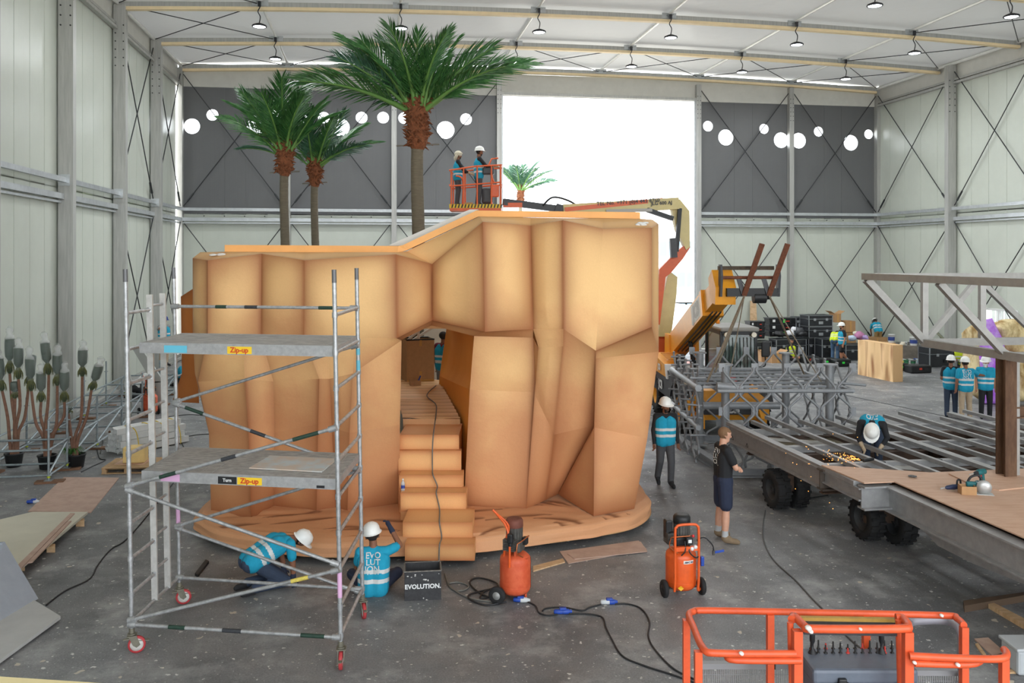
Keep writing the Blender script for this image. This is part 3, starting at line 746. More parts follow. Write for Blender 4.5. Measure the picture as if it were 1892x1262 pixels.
# steps
steps = [  # x px left/right, riser top y, riser bottom y, front Y
    (748, 877, 1006, 1036, 13.10), (744, 873, 965.4, 992.6, 13.42), (740, 861, 910.7, 940.5, 14.14), (737.5, 855, 878, 900, 14.5), (736, 852, 833, 868.6, 14.84), (738, 848, 803.4, 830, 14.97)]
fronts = [s[4] for s in steps] + [15.95]
for k, (xa, xb, yt, yb, Yf) in enumerate(steps):
    st = Facets(); A, B, C, Dd = W(xa, yt, Yf), W(xb, yt, Yf), W(xb, yb, Yf), W(xa, yb, Yf)
    if k > 0: C.z -= .04; Dd.z -= .04
    Yb = fronts[k + 1] + .04; zt = A.z; zt_b = zt
    st.quad(A, B, C, Dd, (.62, .4, .7, .4), 12, 0, wid=.085)
    A2, B2 = Vector((A.x * 1.0, Yb, zt)), Vector((B.x, Yb, zt))
    st.quad(A2, B2, B, A, (.6, .3, .2, .3), 8, 0, wid=.12, base=.16)
    zb = .1
    st.poly([B, B2, Vector((B2.x, B2.y, zb)), Vector((B.x, B.y, zb))], .35); st.poly([A2, A, Vector((A.x, A.y, zb)), Vector((A2.x, A2.y, zb))], .35)
    st.poly([Vector((B.x, Yf + .02, zb)), Vector((A.x, Yf + .02, zb)), Vector((A.x, Yf + .02, C.z)), Vector((B.x, Yf + .02, C.z))][::-1], .5)
    st.build('step', M_STEP, rock)
# base slab with carved folds
outl = smoothpath([Vector((W(372, 960, 15.6).x + .1, 17.5, 0))] + [Vector((*G(x, y, .12)[:2], 0)) for x, y in ((366, 962), (372, 985), (420, 1007), (500, 1020), (600, 1028), (745, 1026), (880, 1019), (1000, 1004), (1100, 990), (1172, 974), (1203, 948))] + [Vector((G(1204, 940, .2)[0], 16.4, 0)), Vector((2.4, 18.0, 0))], 12)
cen = Vector((-1.5, 17.2, 0))
bs = Facets(); nO = len(outl) - 1
def fold(x, y):
    a = mnoise.noise((x * .55, y * 2.2, 3.1)); b = mnoise.noise((x * .9 + 7, y * 3.4, 1.7))
    w = math.sin(y * 8.5 + 2.2 * math.sin(x * .9) + 3 * a)
    return w, b
def slab(s, t):
    i = s * nO; k = min(int(i), nO - 1); e = outl[k].lerp(outl[k + 1], i - k)
    prof = [(-.02, .12), (.0, .17), (.0, .26), (.05, .32), (.14, .36), (.3, .38), (.6, .39), (1.0, .40), (1.4, .40), (1.9, .41), (2.4, .42)]
    j = t * (len(prof) - 1); m_ = min(int(j), len(prof) - 2); d = prof[m_][0] + (prof[m_ + 1][0] - prof[m_][0]) * (j - m_); z = prof[m_][1] + (prof[m_ + 1][1] - prof[m_][1]) * (j - m_)
    dirv = (cen - e); dirv.normalize(); v = e + dirv * d; w, b = fold(v.x, v.y)
    edge = .035 * mnoise.noise((v.x * 1.6, v.y * 1.6, z * 4)) * (1 if d < .2 else .3)
    v = v + dirv * edge * 2; v.z = z + (.022 * w * max(0, b + .25) if d > .12 else 0) + edge * .4
    return v
rs = random.Random(5); STK = []
for k in range(44):
    x0 = rs.uniform(-5.0, 2.2); L_s = rs.uniform(.4, 1.3); y0 = rs.uniform(13.4, 15.6); STK.append([(x0 + L_s * i / 6, y0 + .22 * math.sin(x0 * 2 + i * .5) * .5 + rs.uniform(-.02, .02) - .02 * i * (1 if x0 > 0 else -1)) for i in range(7)])
def slabp(s, t, v):
    g = .16
    if v.z > .33:
        for st_ in STK:
            if abs(v.x - st_[3][0]) > .8 or abs(v.y - st_[3][1]) > .4: continue
            for i in range(6):
                (xa, ya), (xb, yb) = st_[i], st_[i + 1]
                if xa <= v.x <= xb:
                    f_ = (v.x - xa) / (xb - xa); yy = ya + (yb - ya) * f_; wd = .042 * math.sin(math.pi * min(1, max(0, (i + f_) / 6)))
                    d_ = v.y - yy
                    if wd > .002: g = max(g, .16 + .72 * math.exp(-(d_ / wd) ** 2) if d_ < 0 else .16 + .72 * math.exp(-(d_ / (wd * 2.2)) ** 2))
    return min(.92, g - (.10 if v.z < .3 else 0))
bs.grid(slab, 460, 84, slabp)
bs.build('base_slab', M_BASE, rock)
u_ = MB(); u_.prism([Vector((o_.x, o_.y, .10)) for o_ in outl], (0, 0, .03)); u_.build('slab_underside', mat('raw_foam', (190, 150, 105), .9), rock, world=True)
for x, y in ((-4.2, 14.6), (-2.6, 14.0), (-.4, 14.0), (1.2, 14.8), (-4.2, 16.6), (.8, 16.8)):
    b_ = MB(); b_.box((x, y, .05), (.35, .35, .10)); b_.build('support_block', mat('dark_timber', (92, 74, 58), .9), rock, world=True)
# parapet boards along the top
M_PAR = rock_mat('painted_parapet', (240, 178, 106), (240, 178, 106), (170, 104, 58), -2, 9)
pr = MB()
low = [W(415, 467, 15.05), W(735, 467, 15.05), W(752, 462, 15.1), W(884, 400, 15.1), W(1183, 404, 15.05)]
top = [W(415, 452.5, 15.05), W(736, 454.5, 15.05), W(744, 453, 15.1), W(880, 389, 15.1), W(1183, 392, 15.05)]
for i in range(4): pr.prism([low[i], low[i + 1], top[i + 1], top[i]], (0, .12, 0))
pr.build('parapet', mat('parapet_orange', (240, 176, 104), .6, 0, .06, 2), rock, world=True)
pw = MB(); a, b = W(716, 454, 15.35), W(868, 387, 15.35); pw.prism([a, W(742, 454, 15.35), W(884, 387, 15.35), b], (0, .5, 0)); pw.build('stair_edge_board', mat('white_board', (214, 214, 208), .6), rock, world=True)
# white filler patches on the top edge
for px, py, Y in ((1190, 414, 14.62), (405, 470, 14.75)):
    pm = MB(); c = W(px, py, Y)
    for k in range(7):
        x = c.x + R.uniform(-.11, .11); pm.ball((x, c.y - .04 + R.uniform(-.02, .05), c.z + R.uniform(-.02, .02)), (.06, .03, .018), 8, 5)
    pm.build('filler_patch', WHITE(), rock, world=True)
# darker rock flank behind the left corner
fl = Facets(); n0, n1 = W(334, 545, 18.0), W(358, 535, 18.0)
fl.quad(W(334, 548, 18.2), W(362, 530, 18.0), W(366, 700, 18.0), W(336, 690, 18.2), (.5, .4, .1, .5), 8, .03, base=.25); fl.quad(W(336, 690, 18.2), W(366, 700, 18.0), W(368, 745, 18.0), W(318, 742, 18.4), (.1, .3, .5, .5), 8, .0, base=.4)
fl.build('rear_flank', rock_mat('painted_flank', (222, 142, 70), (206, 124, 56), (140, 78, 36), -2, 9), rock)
# ------------------------------------------------------------------ aluminium scaffold tower
FL, FR, BL, BR = [Vector(v) for v in ((-4.50, 10.26, 0), (-1.955, 9.91, 0), (-4.49, 11.70, 0), (-1.945, 11.29, 0))]
tower = thing('scaffold_tower', 'mobile aluminium scaffold tower on red castors in front of the rock', 'scaffold', FL)
M_AL = mat('scaffold_tube', (176, 177, 178), .42, .55, .28, 14)
M_ALC = mat('scaffold_clamp', (120, 121, 122), .5, .5, .2, 20)
TILT = Vector((-.018, 0, 0))
def at(p, z): return Vector((p.x + TILT.x * z, p.y, z))
for p in (FL, FR, BL, BR):
    b = MB(); b.tube(at(p, .26), at(p, 4.42), .026, 12); b.tube(at(p, 4.42), at(p, 4.54), .021, 12)
    s_ = b.build('standard', M_AL, tower, world=True)
    c = MB(); c.tube(at(p, 4.40), at(p, 4.55), .0275, 12); c.build('spigot', mat('dull_spigot', (112, 112, 114), .5, .5), tower, world=True)
LV_ = [.37, .70, 1.12, 1.54, 1.95, 2.36, 2.76, 3.19, 3.60, 4.03]
def rung(a, b, r=.0225):
    q = MB(); q.tube(a, b, r, 10)
    for e, d in ((a, 1), (b, -1)):
        dv = (b - a).normalized() * d; q.tube(e - Vector((0, 0, .03)), e + Vector((0, 0, .03)), .033, 10)
    q.build('rung', M_AL, tower, world=True)
S1, S2 = FL.lerp(BL, .46), FL.lerp(BL, .74)
for z in LV_:
    rung(at(FR, z), at(BR, z))
    if z in (.37, 1.95, 3.60): rung(at(FL, z), at(BL, z))
    else: rung(at(FL, z), at(S1, z))
    if z not in (.37, 1.95, 3.60):
        q = MB(); q.tube(at(S1, z + .05), at(S2, z + .05), .017, 8); q.build('ladder_rung', M_AL, tower, world=True)
for z0, z1 in ((.37, 1.95), (1.97, 4.22)):
    for S_ in (S1, S2):
        q = MB(); q.beam(at(S_, z0), at(S_, z1), .035, .075, up=(1, 0, 0)); st = q.build('ladder_stile', mat('ladder_stile', (196, 194, 190), .5, .3, .12, 12), tower, world=True)
        hl = MB(); z = z0 + .3
        while z < z1: hl.tube(at(S_, z) + Vector((.019, 0, 0)), at(S_, z) + Vector((.022, 0, 0)), .016, 8); z += .42
        hl.v = [tuple(Vector(v) - FL) for v in hl.v]; hl.build('rung_hole', BLACK(), st)
def brace(a, b, sleeve=None, r=.0215):
    q = MB(); q.tube(a, b, r, 10); d = b - a
    for t in (.012, .985): q.tube(a + d * t - d.normalized() * .05, a + d * t + d.normalized() * .05, r * 1.7, 8)
    o = q.build('brace', M_AL, tower, world=True)
    if sleeve:
        for t0, t1, c in sleeve:
            w = MB(); w.tube(a + d * t0, a + d * t1, r * 1.12, 10); w.v = [tuple(Vector(v) - FL) for v in w.v]
            w.build('sleeve', mat('sleeve_' + c, {'green': (34, 60, 48), 'dark': (52, 54, 58), 'blue': (104, 178, 196), 'pink': (216, 170, 206), 'yellow': (210, 190, 90)}[c], .6, 0, .2, 30), o)
off = Vector((0, -.045, 0)); offb = Vector((0, -.045, 0))
brace(at(BL, 4.03) + offb, at(BR, 4.03) + offb, [(.24, .30, 'green'), (.40, .47, 'dark'), (.80, .90, 'green')])
brace(at(BL, 2.74) + offb, at(BR, 3.55) + offb)
brace(at(BL, 2.72) + off, at(BR, 1.93) + off, [(.06, .16, 'green'), (.42, .50, 'dark')])
brace(at(FL, 1.99) + off, at(FR, 2.75) + off, [(.16, .24, 'green'), (.46, .53, 'dark'), (.80, .92, 'green')])
brace(at(FL, 1.95) + off, at(FR, 1.19) + off)
brace(at(BL, 1.07) + off, at(BR, 1.92) + off); brace(at(BL, 1.05) + off, at(BR, .33) + off)
brace(at(FL, .41) + off, at(FR, 1.13) + off, [(.78, .86, 'yellow')])
brace(at(FL, .36) + off, at(FR, .36) + off, [(.19, .27, 'green'), (.45, .54, 'dark'), (.82, .93, 'green')])
brace(at(BL, .38) + offb, at(BR, .38) + offb)
for p, z0, z1, c in ((BR, 3.2, 3.35, 'blue'), (BR, 3.42, 3.5, 'blue'), (BL, 1.0, 1.3, 'pink'), (FR, .8, 1.1, 'pink')):
    q = MB(); q.tube(at(p, z0), at(p, z1), .0275, 12); q.build('tape', MATS.get('sleeve_' + c) or mat('sleeve_' + c, {'blue': (104, 178, 196), 'pink': (216, 170, 206)}[c], .6), tower, world=True)
# decks
M_DECK = mat('worn_deck_board', (150, 146, 142), .75, 0, .25, 7, c2=(184, 180, 174), stretch=(1, 3, 1))
M_DFR = mat('deck_frame', (168, 168, 168), .5, .4, .15, 15)
for z, board in ((3.60, 0), (2.07, 1)):
    a, b, c, d = FL + Vector((.12, .10, 0)), FR + Vector((-.02, .06, 0)), BR + Vector((-.02, -.06, 0)), BL + Vector((.12, -.08, 0))
    q = MB()
    pl = MB(); pl.prism([at(x, z + .055) for x in (a, b, c, d)], (0, 0, .015)); dk = pl.build('deck', M_DECK, tower, world=True)
    fr = MB()
    for x, y in ((a, b), (d, c)): fr.beam(at(x, z + .01), at(y, z + .01), .035, .125, up=(0, 0, 1))
    for x, y in ((a, d), (b, c)): fr.beam(at(x, z + .02), at(y, z + .02), .03, .09, up=(0, 0, 1))
    for t in (.02, .30, .36, .95): fr.beam(at(a.lerp(b, t), z + .066), at(d.lerp(c, t), z + .066), .012, .012, up=(0, 0, 1))
    fr.build('deck_frame', M_DFR, tower, world=True)
    dirx = (b - a).normalized(); nrm = Vector((dirx.y, -dirx.x, 0))
    def plate(t0, t1, m, h=.085, name='label_plate', o=.021):
        e = MB(); x0, x1 = at(a.lerp(b, t0), z - .04) + nrm * o, at(a.lerp(b, t1), z - .04) + nrm * o
        e.prism([x0, x1, x1 + Vector((0, 0, h)), x0 + Vector((0, 0, h))], -nrm * .003); return e.build(name, m, tower, world=True)
    plate(.10 if board else .13, .20 if board else .25, mat('pink_tape' if board else 'blue_tape', (216, 170, 206) if board else (98, 184, 208), .6))
    t0 = .50 if board else .46
    plate(t0, t0 + .125, mat('yellow_label', (236, 196, 40), .5))
    if board: plate(.40, .495, mat('black_label', (30, 30, 32), .5)); plate(.90, .94, mat('black_label', (30, 30, 32), .5), .03)
    Mx = frame(at(a.lerp(b, t0 + .0625), z + .003) + nrm * .024, dirx, (0, 0, 1))
    tx = text_mesh('Zip-up', .085, Mx, .002); tx.build('lettering', mat('red_lettering', (196, 60, 36), .5), tower, world=True)
    if board:
        tx = text_mesh('Turn', .055, frame(at(a.lerp(b, .448), z + .003) + nrm * .024, dirx, (0, 0, 1)), .001); tx.build('lettering', WHITE(), tower, world=True)
ply = MB(); z = 2.145
pa_, pb_ = FL.lerp(FR, .52), FL.lerp(FR, .90); ply.prism([at(pa_ + Vector((.05, .35, 0)), z), at(pb_ + Vector((0, .30, 0)), z), at(pb_ + Vector((.05, .95, 0)), z), at(pa_ + Vector((.12, 1.0, 0)), z)], (0, 0, .012))
o = ply.build('paint_board', mat('painted_board', (206, 188, 172), .7, 0, .1, 4, c2=(196, 204, 206))); tag(o, 'thin board smeared with white paint on the lower scaffold deck', 'board')
# castors
M_TYRE = mat('castor_tyre_red', (178, 58, 62), .6, 0, .15, 20); M_HUB = mat('castor_hub', (206, 204, 198), .6, 0, .1, 20); M_BRK = mat('castor_bracket', (122, 118, 104), .5, .4, .2, 18)
def castor(p, ang):
    d = Vector((math.cos(ang), math.sin(ang), 0)); s = Vector((-d.y, d.x, 0)); c = p + Vector((0, 0, .10)) + d * .05
    q = MB(); q.tube(at(p, .30), at(p, .24), .032, 12); q.tube(at(p, .24), at(p, .225), .05, 12); q.box(p + Vector((0, 0, .215)), (.11, .11, .012), (0, 0, ang))
    for k in (-1, 1): q.prism([p + s * (.034 * k) + d * x + Vector((0, 0, y)) for x, y in ((-.04, .21), (.05, .21), (.09, .10), (.05, .07), (.01, .10))], s * .006)
    q.beam(p + d * .02 + Vector((0, 0, .15)), p + d * .19 + Vector((0, 0, .135)), .04, .01); q.beam(p - d * .02 + Vector((0, 0, .18)), p - d * .10 + Vector((0, 0, .17)), .04, .01)
    br = q.build('castor_bracket', M_BRK, tower, world=True)
    w = MB(); w.lathe([(.075, -.022), (.098, -.02), (.10, 0), (.098, .02), (.075, .022), (.075, -.022)], c, s, 24); w.v = [tuple(Vector(v) - FL) for v in w.v]; w.build('tyre', M_TYRE, br)
    w = MB(); w.lathe([(.02, -.026), (.03, -.02), (.078, -.016), (.078, .016), (.03, .02), (.02, .026)], c, s, 20); w.v = [tuple(Vector(v) - FL) for v in w.v]; w.build('hub', M_HUB, br)
castor(FL, .35); castor(BL, .3); castor(FR, -1.45); castor(BR, -1.2)

# ------------------------------------------------------------------ low galvanised scaffold frame along the left wall
low_s = thing('tube_scaffold', 'low galvanised tube scaffold frame along the left wall', 'scaffold', G(60, 900))
M_GT = mat('galvanised_tube', (150, 160, 164), .4, .6, .2, 10)
cols_px = [G(234 * .2218, 600 + 1262 * .2218 + 30), G(558 * .2218, 600 + 1205 * .2218)]
V1 = [Vector((v[0], v[1], 0)) for v in ((G(52, 890).x, G(52, 890).y), (G(124, 868).x, G(124, 868).y), (G(152, 834).x, G(152, 834).y), (G(204, 800).x, G(204, 800).y), (G(246, 760).x, G(246, 760).y))]
dirv = (V1[3] - V1[0]).normalized(); side = Vector((-CT, -ST, 0)); 
b0 = G(124, 868); ev = Vector((-ST, CT, 0)); eu = Vector((CT, ST, 0))
rowA = [b0 + ev * d for d in (-1.1, 0, 2.1, 4.2, 6.3, 8.4, 10.5)]; rowB = [p - eu * 1.6 for p in rowA]
def gt(p, z0, q, z1, name='ledger', r=.024):
    b = MB(); b.tube(Vector(p) + Vector((0, 0, z0)), Vector(q) + Vector((0, 0, z1)), r, 8); return b.build(name, M_GT, low_s, world=True)
for i, (p, q) in enumerate(zip(rowA, rowB)):
    for e in (p, q):
        h = 1.30 + .12 * (i % 2)
        st = gt(e, .08, e, h, 'standard', .026)
        for z in (.15, .68, 1.1): k = MB(); k.lathe([(.03, z - .01), (.06, z - .008), (.06, z + .008), (.03, z + .01)], e, None, 10); k.v = [tuple(Vector(v) - G(60, 900)) for v in k.v]; k.build('rosette', M_GT, st)
        f_ = MB(); f_.box(e + Vector((0, 0, .05)), (.15, .15, .01), (0, 0, TH)); f_.tube(e + Vector((0, 0, .05)), e + Vector((0, 0, .2)), .02, 8); f_.build('base_jack', M_GT, low_s, world=True)
        y_ = MB(); y_.tube(e + Vector((0, 0, .10)), e + Vector((0, 0, .15)), .035, 8); y_.build('yellow_nut', mat('yellow_nut', (196, 210, 40), .5), low_s, world=True)
        t_ = tag(MB().box(e + Vector((R.uniform(-.05, .05), 0, .022)), (.55, .22, .044), (0, 0, TH + R.uniform(-.2, .2))).build('sole_board', mat('sole_timber', (120, 88, 66), .85, 0, .15, 12)), 'brown sole board under the %s leg in the %s row of the low scaffold' % (('first', 'second', 'third', 'fourth', 'fifth', 'sixth', 'last')[i], 'floor side' if e is p else 'wall side'), 'board', 'sole boards under the low scaffold')
    gt(p, .15, q, .15); gt(p, .68, q, .68)
for row in (rowA, rowB):
    for i in range(len(row) - 1):
        gt(row[i], .15, row[i + 1], .15); gt(row[i], .68, row[i + 1], .68)
        gt(row[i], .18, row[i + 1], .66, 'brace')
# ------------------------------------------------------------------ artificial palms
M_TRUNK = mat('wrapped_palm_trunk', (112, 104, 88), .85, 0, .2, 5, bump=.5, bscale=14, stretch=(1, 1, 9))
M_FIB = mat('palm_fibre', (126, 76, 48), .95, 0, .4, 14, bump=.8, bscale=40)
M_LEAF = mat('palm_leaf', (58, 108, 60), .4, 0, .35, 6, c2=(92, 144, 80)); M_RIB = mat('palm_rib', (96, 138, 66), .5)
M_LEAF2 = mat('palm_leaf_bluish', (74, 116, 92), .45, 0, .3, 6)
def frond(L, droop, nleaf=34, seed=0, wmax=.5, blue=False):
    """a pinnate frond along +x rising and drooping; returns (rib MB, leaf MB)"""
    rr = random.Random(seed); rib = MB(); leaf = MB(); pts = []
    for k in range(13):
        t = k / 12; pts.append(Vector((L * t * (1 - .10 * droop * t), 0, L * (.05 * t - droop * .55 * t ** 2.2))))
    rib.path(pts, [.028 * (1 - .85 * k / 12) for k in range(13)], 6)
    for k in range(nleaf):
        t = .16 + .84 * (k + .5) / nleaf; i = min(int(t * 12), 11); p = pts[i].lerp(pts[i + 1], t * 12 - i); d = (pts[i + 1] - pts[i]).normalized()
        ll = wmax * L * (.38 + .62 * math.sin(math.pi * min(1, t * 1.02) ** .8)) * rr.uniform(.88, 1.08)
        for s in (-1, 1):
            sw = math.radians(66 - 38 * t + rr.uniform(-5, 5)); up = math.radians(16 + rr.uniform(-8, 8))
            n = Vector((-d.z, 0, d.x))
            dd = d * math.cos(sw) + Vector((0, s, 0)) * math.sin(sw) * math.cos(up) + n * math.sin(sw) * math.sin(up)
            w = .0062 + .002 * rr.random(); a = p; sag = Vector((0, 0, -.22 * ll))
            m1 = a + dd * ll * .5 + sag * .2; e = a + dd * ll + sag
            x = dd.cross(n).normalized() * w
            leaf.add([a - x * .5, a + x * .5, m1 + x, m1 - x, e, m1 + n * .012, a + n * .006], [(0, 6, 5, 3), (6, 1, 2, 5), (3, 5, 4), (5, 2, 4)])
    return rib, leaf
FR_MESH = []
for k, (L, dr) in enumerate(((1.0, .22), (1.0, .46), (1.0, .7))):
    a, b = frond(1.0, dr, 50, k, .40)
    for v in (a, b): pass
    FR_MESH.append((a, b))
def palm(name, label, px, Y, yfib0, yfib1, trunk_px, fronds, trunk_bottom_z=0.0):
    base = Vector(((px - CX) / FPX * Y, Y, 0)); r0 = trunk_px / 2 / FPX * Y
    zt = CAMH - (yfib1 - HY) / FPX * Y; zc = CAMH - (yfib0 - HY) / FPX * Y
    t = thing(name, label, 'palm tree', base, 0, 'artificial palm trees behind the rock')
    q = MB(); n = 60; q.path([(0.02 * math.sin(k * .2), 0, zt * k / n) for k in range(n + 1)], [r0 * (1.12 - .2 * k / n) * (1 + .03 * (k % 2)) for k in range(n + 1)], 14); q.build('trunk', M_TRUNK, t)
    fb = MB(); h = zc - zt + .35
    prof = [(r0 * .95, zt - .12)] + [(r0 * (1.1 + .55 * math.sin(math.pi * (.15 + .75 * k / 10)) + .12 * math.sin(k * 2.3)), zt + h * k / 10) for k in range(11)] + [(.02, zt + h + .15)]
    fb.lathe(prof, (0, 0, 0), None, 16)
    rr = random.Random(px)
    for k in range(150):
        a = rr.uniform(0, 6.28); z = zt + rr.uniform(0, h * 1.05); rad = r0 * 1.3; p0 = Vector((math.cos(a) * rad, math.sin(a) * rad, z)); dv = Vector((math.cos(a + rr.uniform(-1, 1)), math.sin(a + rr.uniform(-1, 1)), rr.uniform(-.6, 1.2)))
        fb.path([p0, p0 + dv * r0 * .55, p0 + dv * r0 * 1.15 + Vector((0, 0, -.05))], [.05, .03, .004], 4)
    fb.build('fibre_collar', M_FIB, t)
    s_ = MB(); s_.tube((-r0 * 3.3, 0, zt - .02), (r0 * 3.3, 0, zt + .02), .022, 6); s_.build('support_stick', mat('grey_stick', (120, 116, 108), .8), t)
    zt2 = zc + .05
    for k, (az, el, L, ty, blue) in enumerate(fronds):
        rib, leaf = FR_MESH[ty]
        M = Matrix.Translation((math.cos(math.radians(az)) * r0 * .9, math.sin(math.radians(az)) * r0 * .9, zt2 - .10 + .02 * (k % 4))) @ Matrix.Rotation(math.radians(az), 4, 'Z') @ Matrix.Rotation(-math.radians(el), 4, 'Y') @ Matrix.Rotation(math.radians(rr.uniform(-40, 40)), 4, 'X') @ Matrix.Scale(L, 4)
        f_ = MB(); f_.add([M @ Vector(v) for v in leaf.v], leaf.f)
        fo = f_.build('frond', M_LEAF2 if blue else M_LEAF, t, fixn=False)
        r_ = MB(); r_.add([M @ Vector(v) for v in rib.v], rib.f, True); r_.build('rib', M_RIB, fo)
    return t
A0_ = [(176, 27, 3.05, 1, 0), (160, 50, 2.9, 0, 0), (196, 56, 2.5, 0, 0), (4, 36, 3.1, 1, 0), (22, 55, 2.6, 1, 0), (-18, 36, 2.5, 1, 0), (-60, 66, 2.5, 1, 0), (-110, 68, 2.6, 1, 0), (-150, 58, 2.6, 1, 0), (-35, 70, 2.5, 0, 0),
     (60, 60, 2.3, 0, 0), (90, 72, 2.3, 0, 0), (120, 62, 2.3, 0, 0), (40, 60, 2.6, 1, 0), (140, 48, 2.5, 1, 0), (-90, 78, 2.25, 0, 0), (-170, 70, 2.4, 0, 0), (-5, 68, 2.4, 0, 0), (185, 44, 2.3, 1, 1)]
A = [(a_, e_, l_ * (.86 if e_ > 55 else 1.0), t_, b_) for a_, e_, l_, t_, b_ in A0_]
palm('palm_tree', 'tallest artificial palm with thick wrapped trunk and wide green crown, beside the lift basket', 772, 22.0, 205, 268, 24, A)
B = [(180, 44, 2.05, 1, 0), (160, 60, 2.1, 0, 0), (200, 62, 2.0, 0, 0), (10, 52, 1.9, 1, 0), (-15, 58, 1.9, 0, 0), (-60, 64, 1.9, 1, 0), (-110, 66, 1.9, 1, 0), (-85, 78, 2.1, 0, 0), (80, 72, 2.0, 0, 0), (120, 66, 1.9, 0, 0), (40, 58, 1.9, 0, 0), (-150, 55, 1.9, 1, 0), (178, 22, 1.2, 1, 1), (60, 80, 2.0, 0, 0), (-30, 74, 2.0, 0, 0)]
palm('palm_tree', 'left of the two small artificial palms with long fronds arching left', 526, 24.0, 285, 318, 16.5, B)
Cc = [(175, 40, 1.3, 1, 0), (5, 36, 1.9, 1, 0), (25, 48, 1.9, 0, 0), (-20, 30, 1.7, 1, 1), (-50, 60, 1.6, 0, 0), (-100, 66, 1.6, 1, 1), (-90, 82, 1.7, 0, 0), (70, 66, 1.6, 0, 0), (110, 66, 1.6, 0, 0), (-150, 58, 1.4, 1, 0), (-10, 66, 1.8, 0, 1), (40, 70, 1.7, 0, 0)]
palm('palm_tree', 'short artificial palm with drooping bluish fronds between the other two palms', 582, 25.0, 308, 338, 14.0, Cc)

pt = palm('palm_tree', 'pale palm outside in the glare of the open door', 962, 62.0, 352, 372, 7, [(k * 36 + 8, 30 + (k * 37) % 40, 2.6, 1, 1) for k in range(10)]); pt['group'] = 'palm outside'
# ------------------------------------------------------------------ telehandler
M_YEL = mat('machine_yellow', (236, 160, 32), .38, 0, .06, 6); M_DGR = mat('machine_dark_grey', (62, 64, 68), .5, 0, .1, 10); M_GLASS = mat('cab_glass', (70, 96, 88), .08, 0, alpha=.55, spec=.8)
M_RUST = mat('rusty_fork', (112, 66, 44), .75, .1, .3, 18); M_STR = mat('grubby_strap', (138, 126, 108), .9, 0, .2, 25)
def tyre(t, c, r, w, ax, name='wheel', rim=None, lugs=20, chev=True):
    """tractor tyre with lugs, rim as sub-part; ax = axle direction (outer side)"""
    c = Vector(c); ax = Vector(ax).normalized(); q = MB()
    ri = r * .56
    q.lathe([(ri, -w / 2), (r * .86, -w / 2), (r * .95, -w * .42), (r * .955, w * .42), (r * .86, w / 2), (ri, w / 2), (ri, -w / 2)], c, ax, 32)
    x, y = perp(ax)
    for k in range(lugs):
        for s in (-1, 1):
            a = 2 * math.pi * (k + (.5 if s > 0 else 0)) / lugs; d = x * math.cos(a) + y * math.sin(a); tt = ax.cross(d)
            p0 = c + d * r * .97 + ax * (s * w * .48); p1 = c + d * r * .97 + ax * (s * w * .02) + tt * (r * .16 if chev else 0)
            q.beam(p0, p1, r * .11, r * .075, up=d)
    o = q.build(name, RUBBER(), t)
    m = MB(); m.lathe([(.02, w * .30), (ri * .35, w * .30), (ri * .40, w * .18), (ri * .85, w * .12), (ri * .95, w * .42), (ri * 1.01, w * .44), (ri * 1.01, -w * .44), (.02, -w * .44)], c, ax, 28)
    for k in range(6):
        a = k * math.pi / 3; m.tube(c + (x * math.cos(a) + y * math.sin(a)) * ri * .27 + ax * w * .29, c + (x * math.cos(a) + y * math.sin(a)) * ri * .27 + ax * w * .34, .025, 6)
    m.build('rim', rim or M_YEL, o); return o
th = thing('telehandler', 'yellow telehandler with raised boom and rusty forks beside the steel lattice frame', 'telehandler', (5.5, 24.6, 0), .03)
# local: front = -Y, its left side (cab) = +X
for sx in (-1, 1):
    for sy in (-1, 1): tyre(th, (sx * .95, sy * 1.55, .62), .62, .42, (sx, 0, 0))
q = MB(); q.bevbox((0, 0, .78), (1.1, 4.4, .45), .04); q.bb((-.55, -2.3, .55), (.55, -1.9, 1.0)); q.build('chassis', M_DGR, th)
q = MB()   # front frame with bumper beam
q.prism([(-1.05, -2.35, .5), (1.05, -2.35, .5), (1.05, -2.35, .98), (.7, -2.3, 1.25), (-.7, -2.3, 1.25), (-1.05, -2.35, .98)], (0, .35, 0))
for s in (-1, 1): q.prism([(s * .72, -2.75, .35), (s * .72, -2.75, .6), (s * .72, -1.9, 1.35), (s * .72, -1.5, 1.35), (s * .72, -1.5, .6)], (s * .14, 0, 0))
q.build('front_frame', M_YEL, th)
for s in (-1, 1):
    for k in range(4):
        h = MB(); c = Vector((s * .865, -2.62 + .22 * k, .58 + .2 * k)); h.tube(c, c + Vector((s * .012, 0, 0)), .055, 10); h.build('frame_hole', BLACK(), th)
q = MB(); q.bevbox((0, -2.42, .78), (1.35, .06, .26), .01); q.build('nameplate', M_DGR, th)
tx = text_mesh('JCB', .26, frame((.05, -2.455, .78), (1, 0, 0), (0, 0, 1)), .012); tx.build('lettering', WHITE(), th)
q = MB(); q.beam((-.25, -2.3, 1.3), (.2, -2.2, 1.55), .14, .14); q.build('red_lock_bar', mat('red_bar', (176, 44, 40), .5), th)
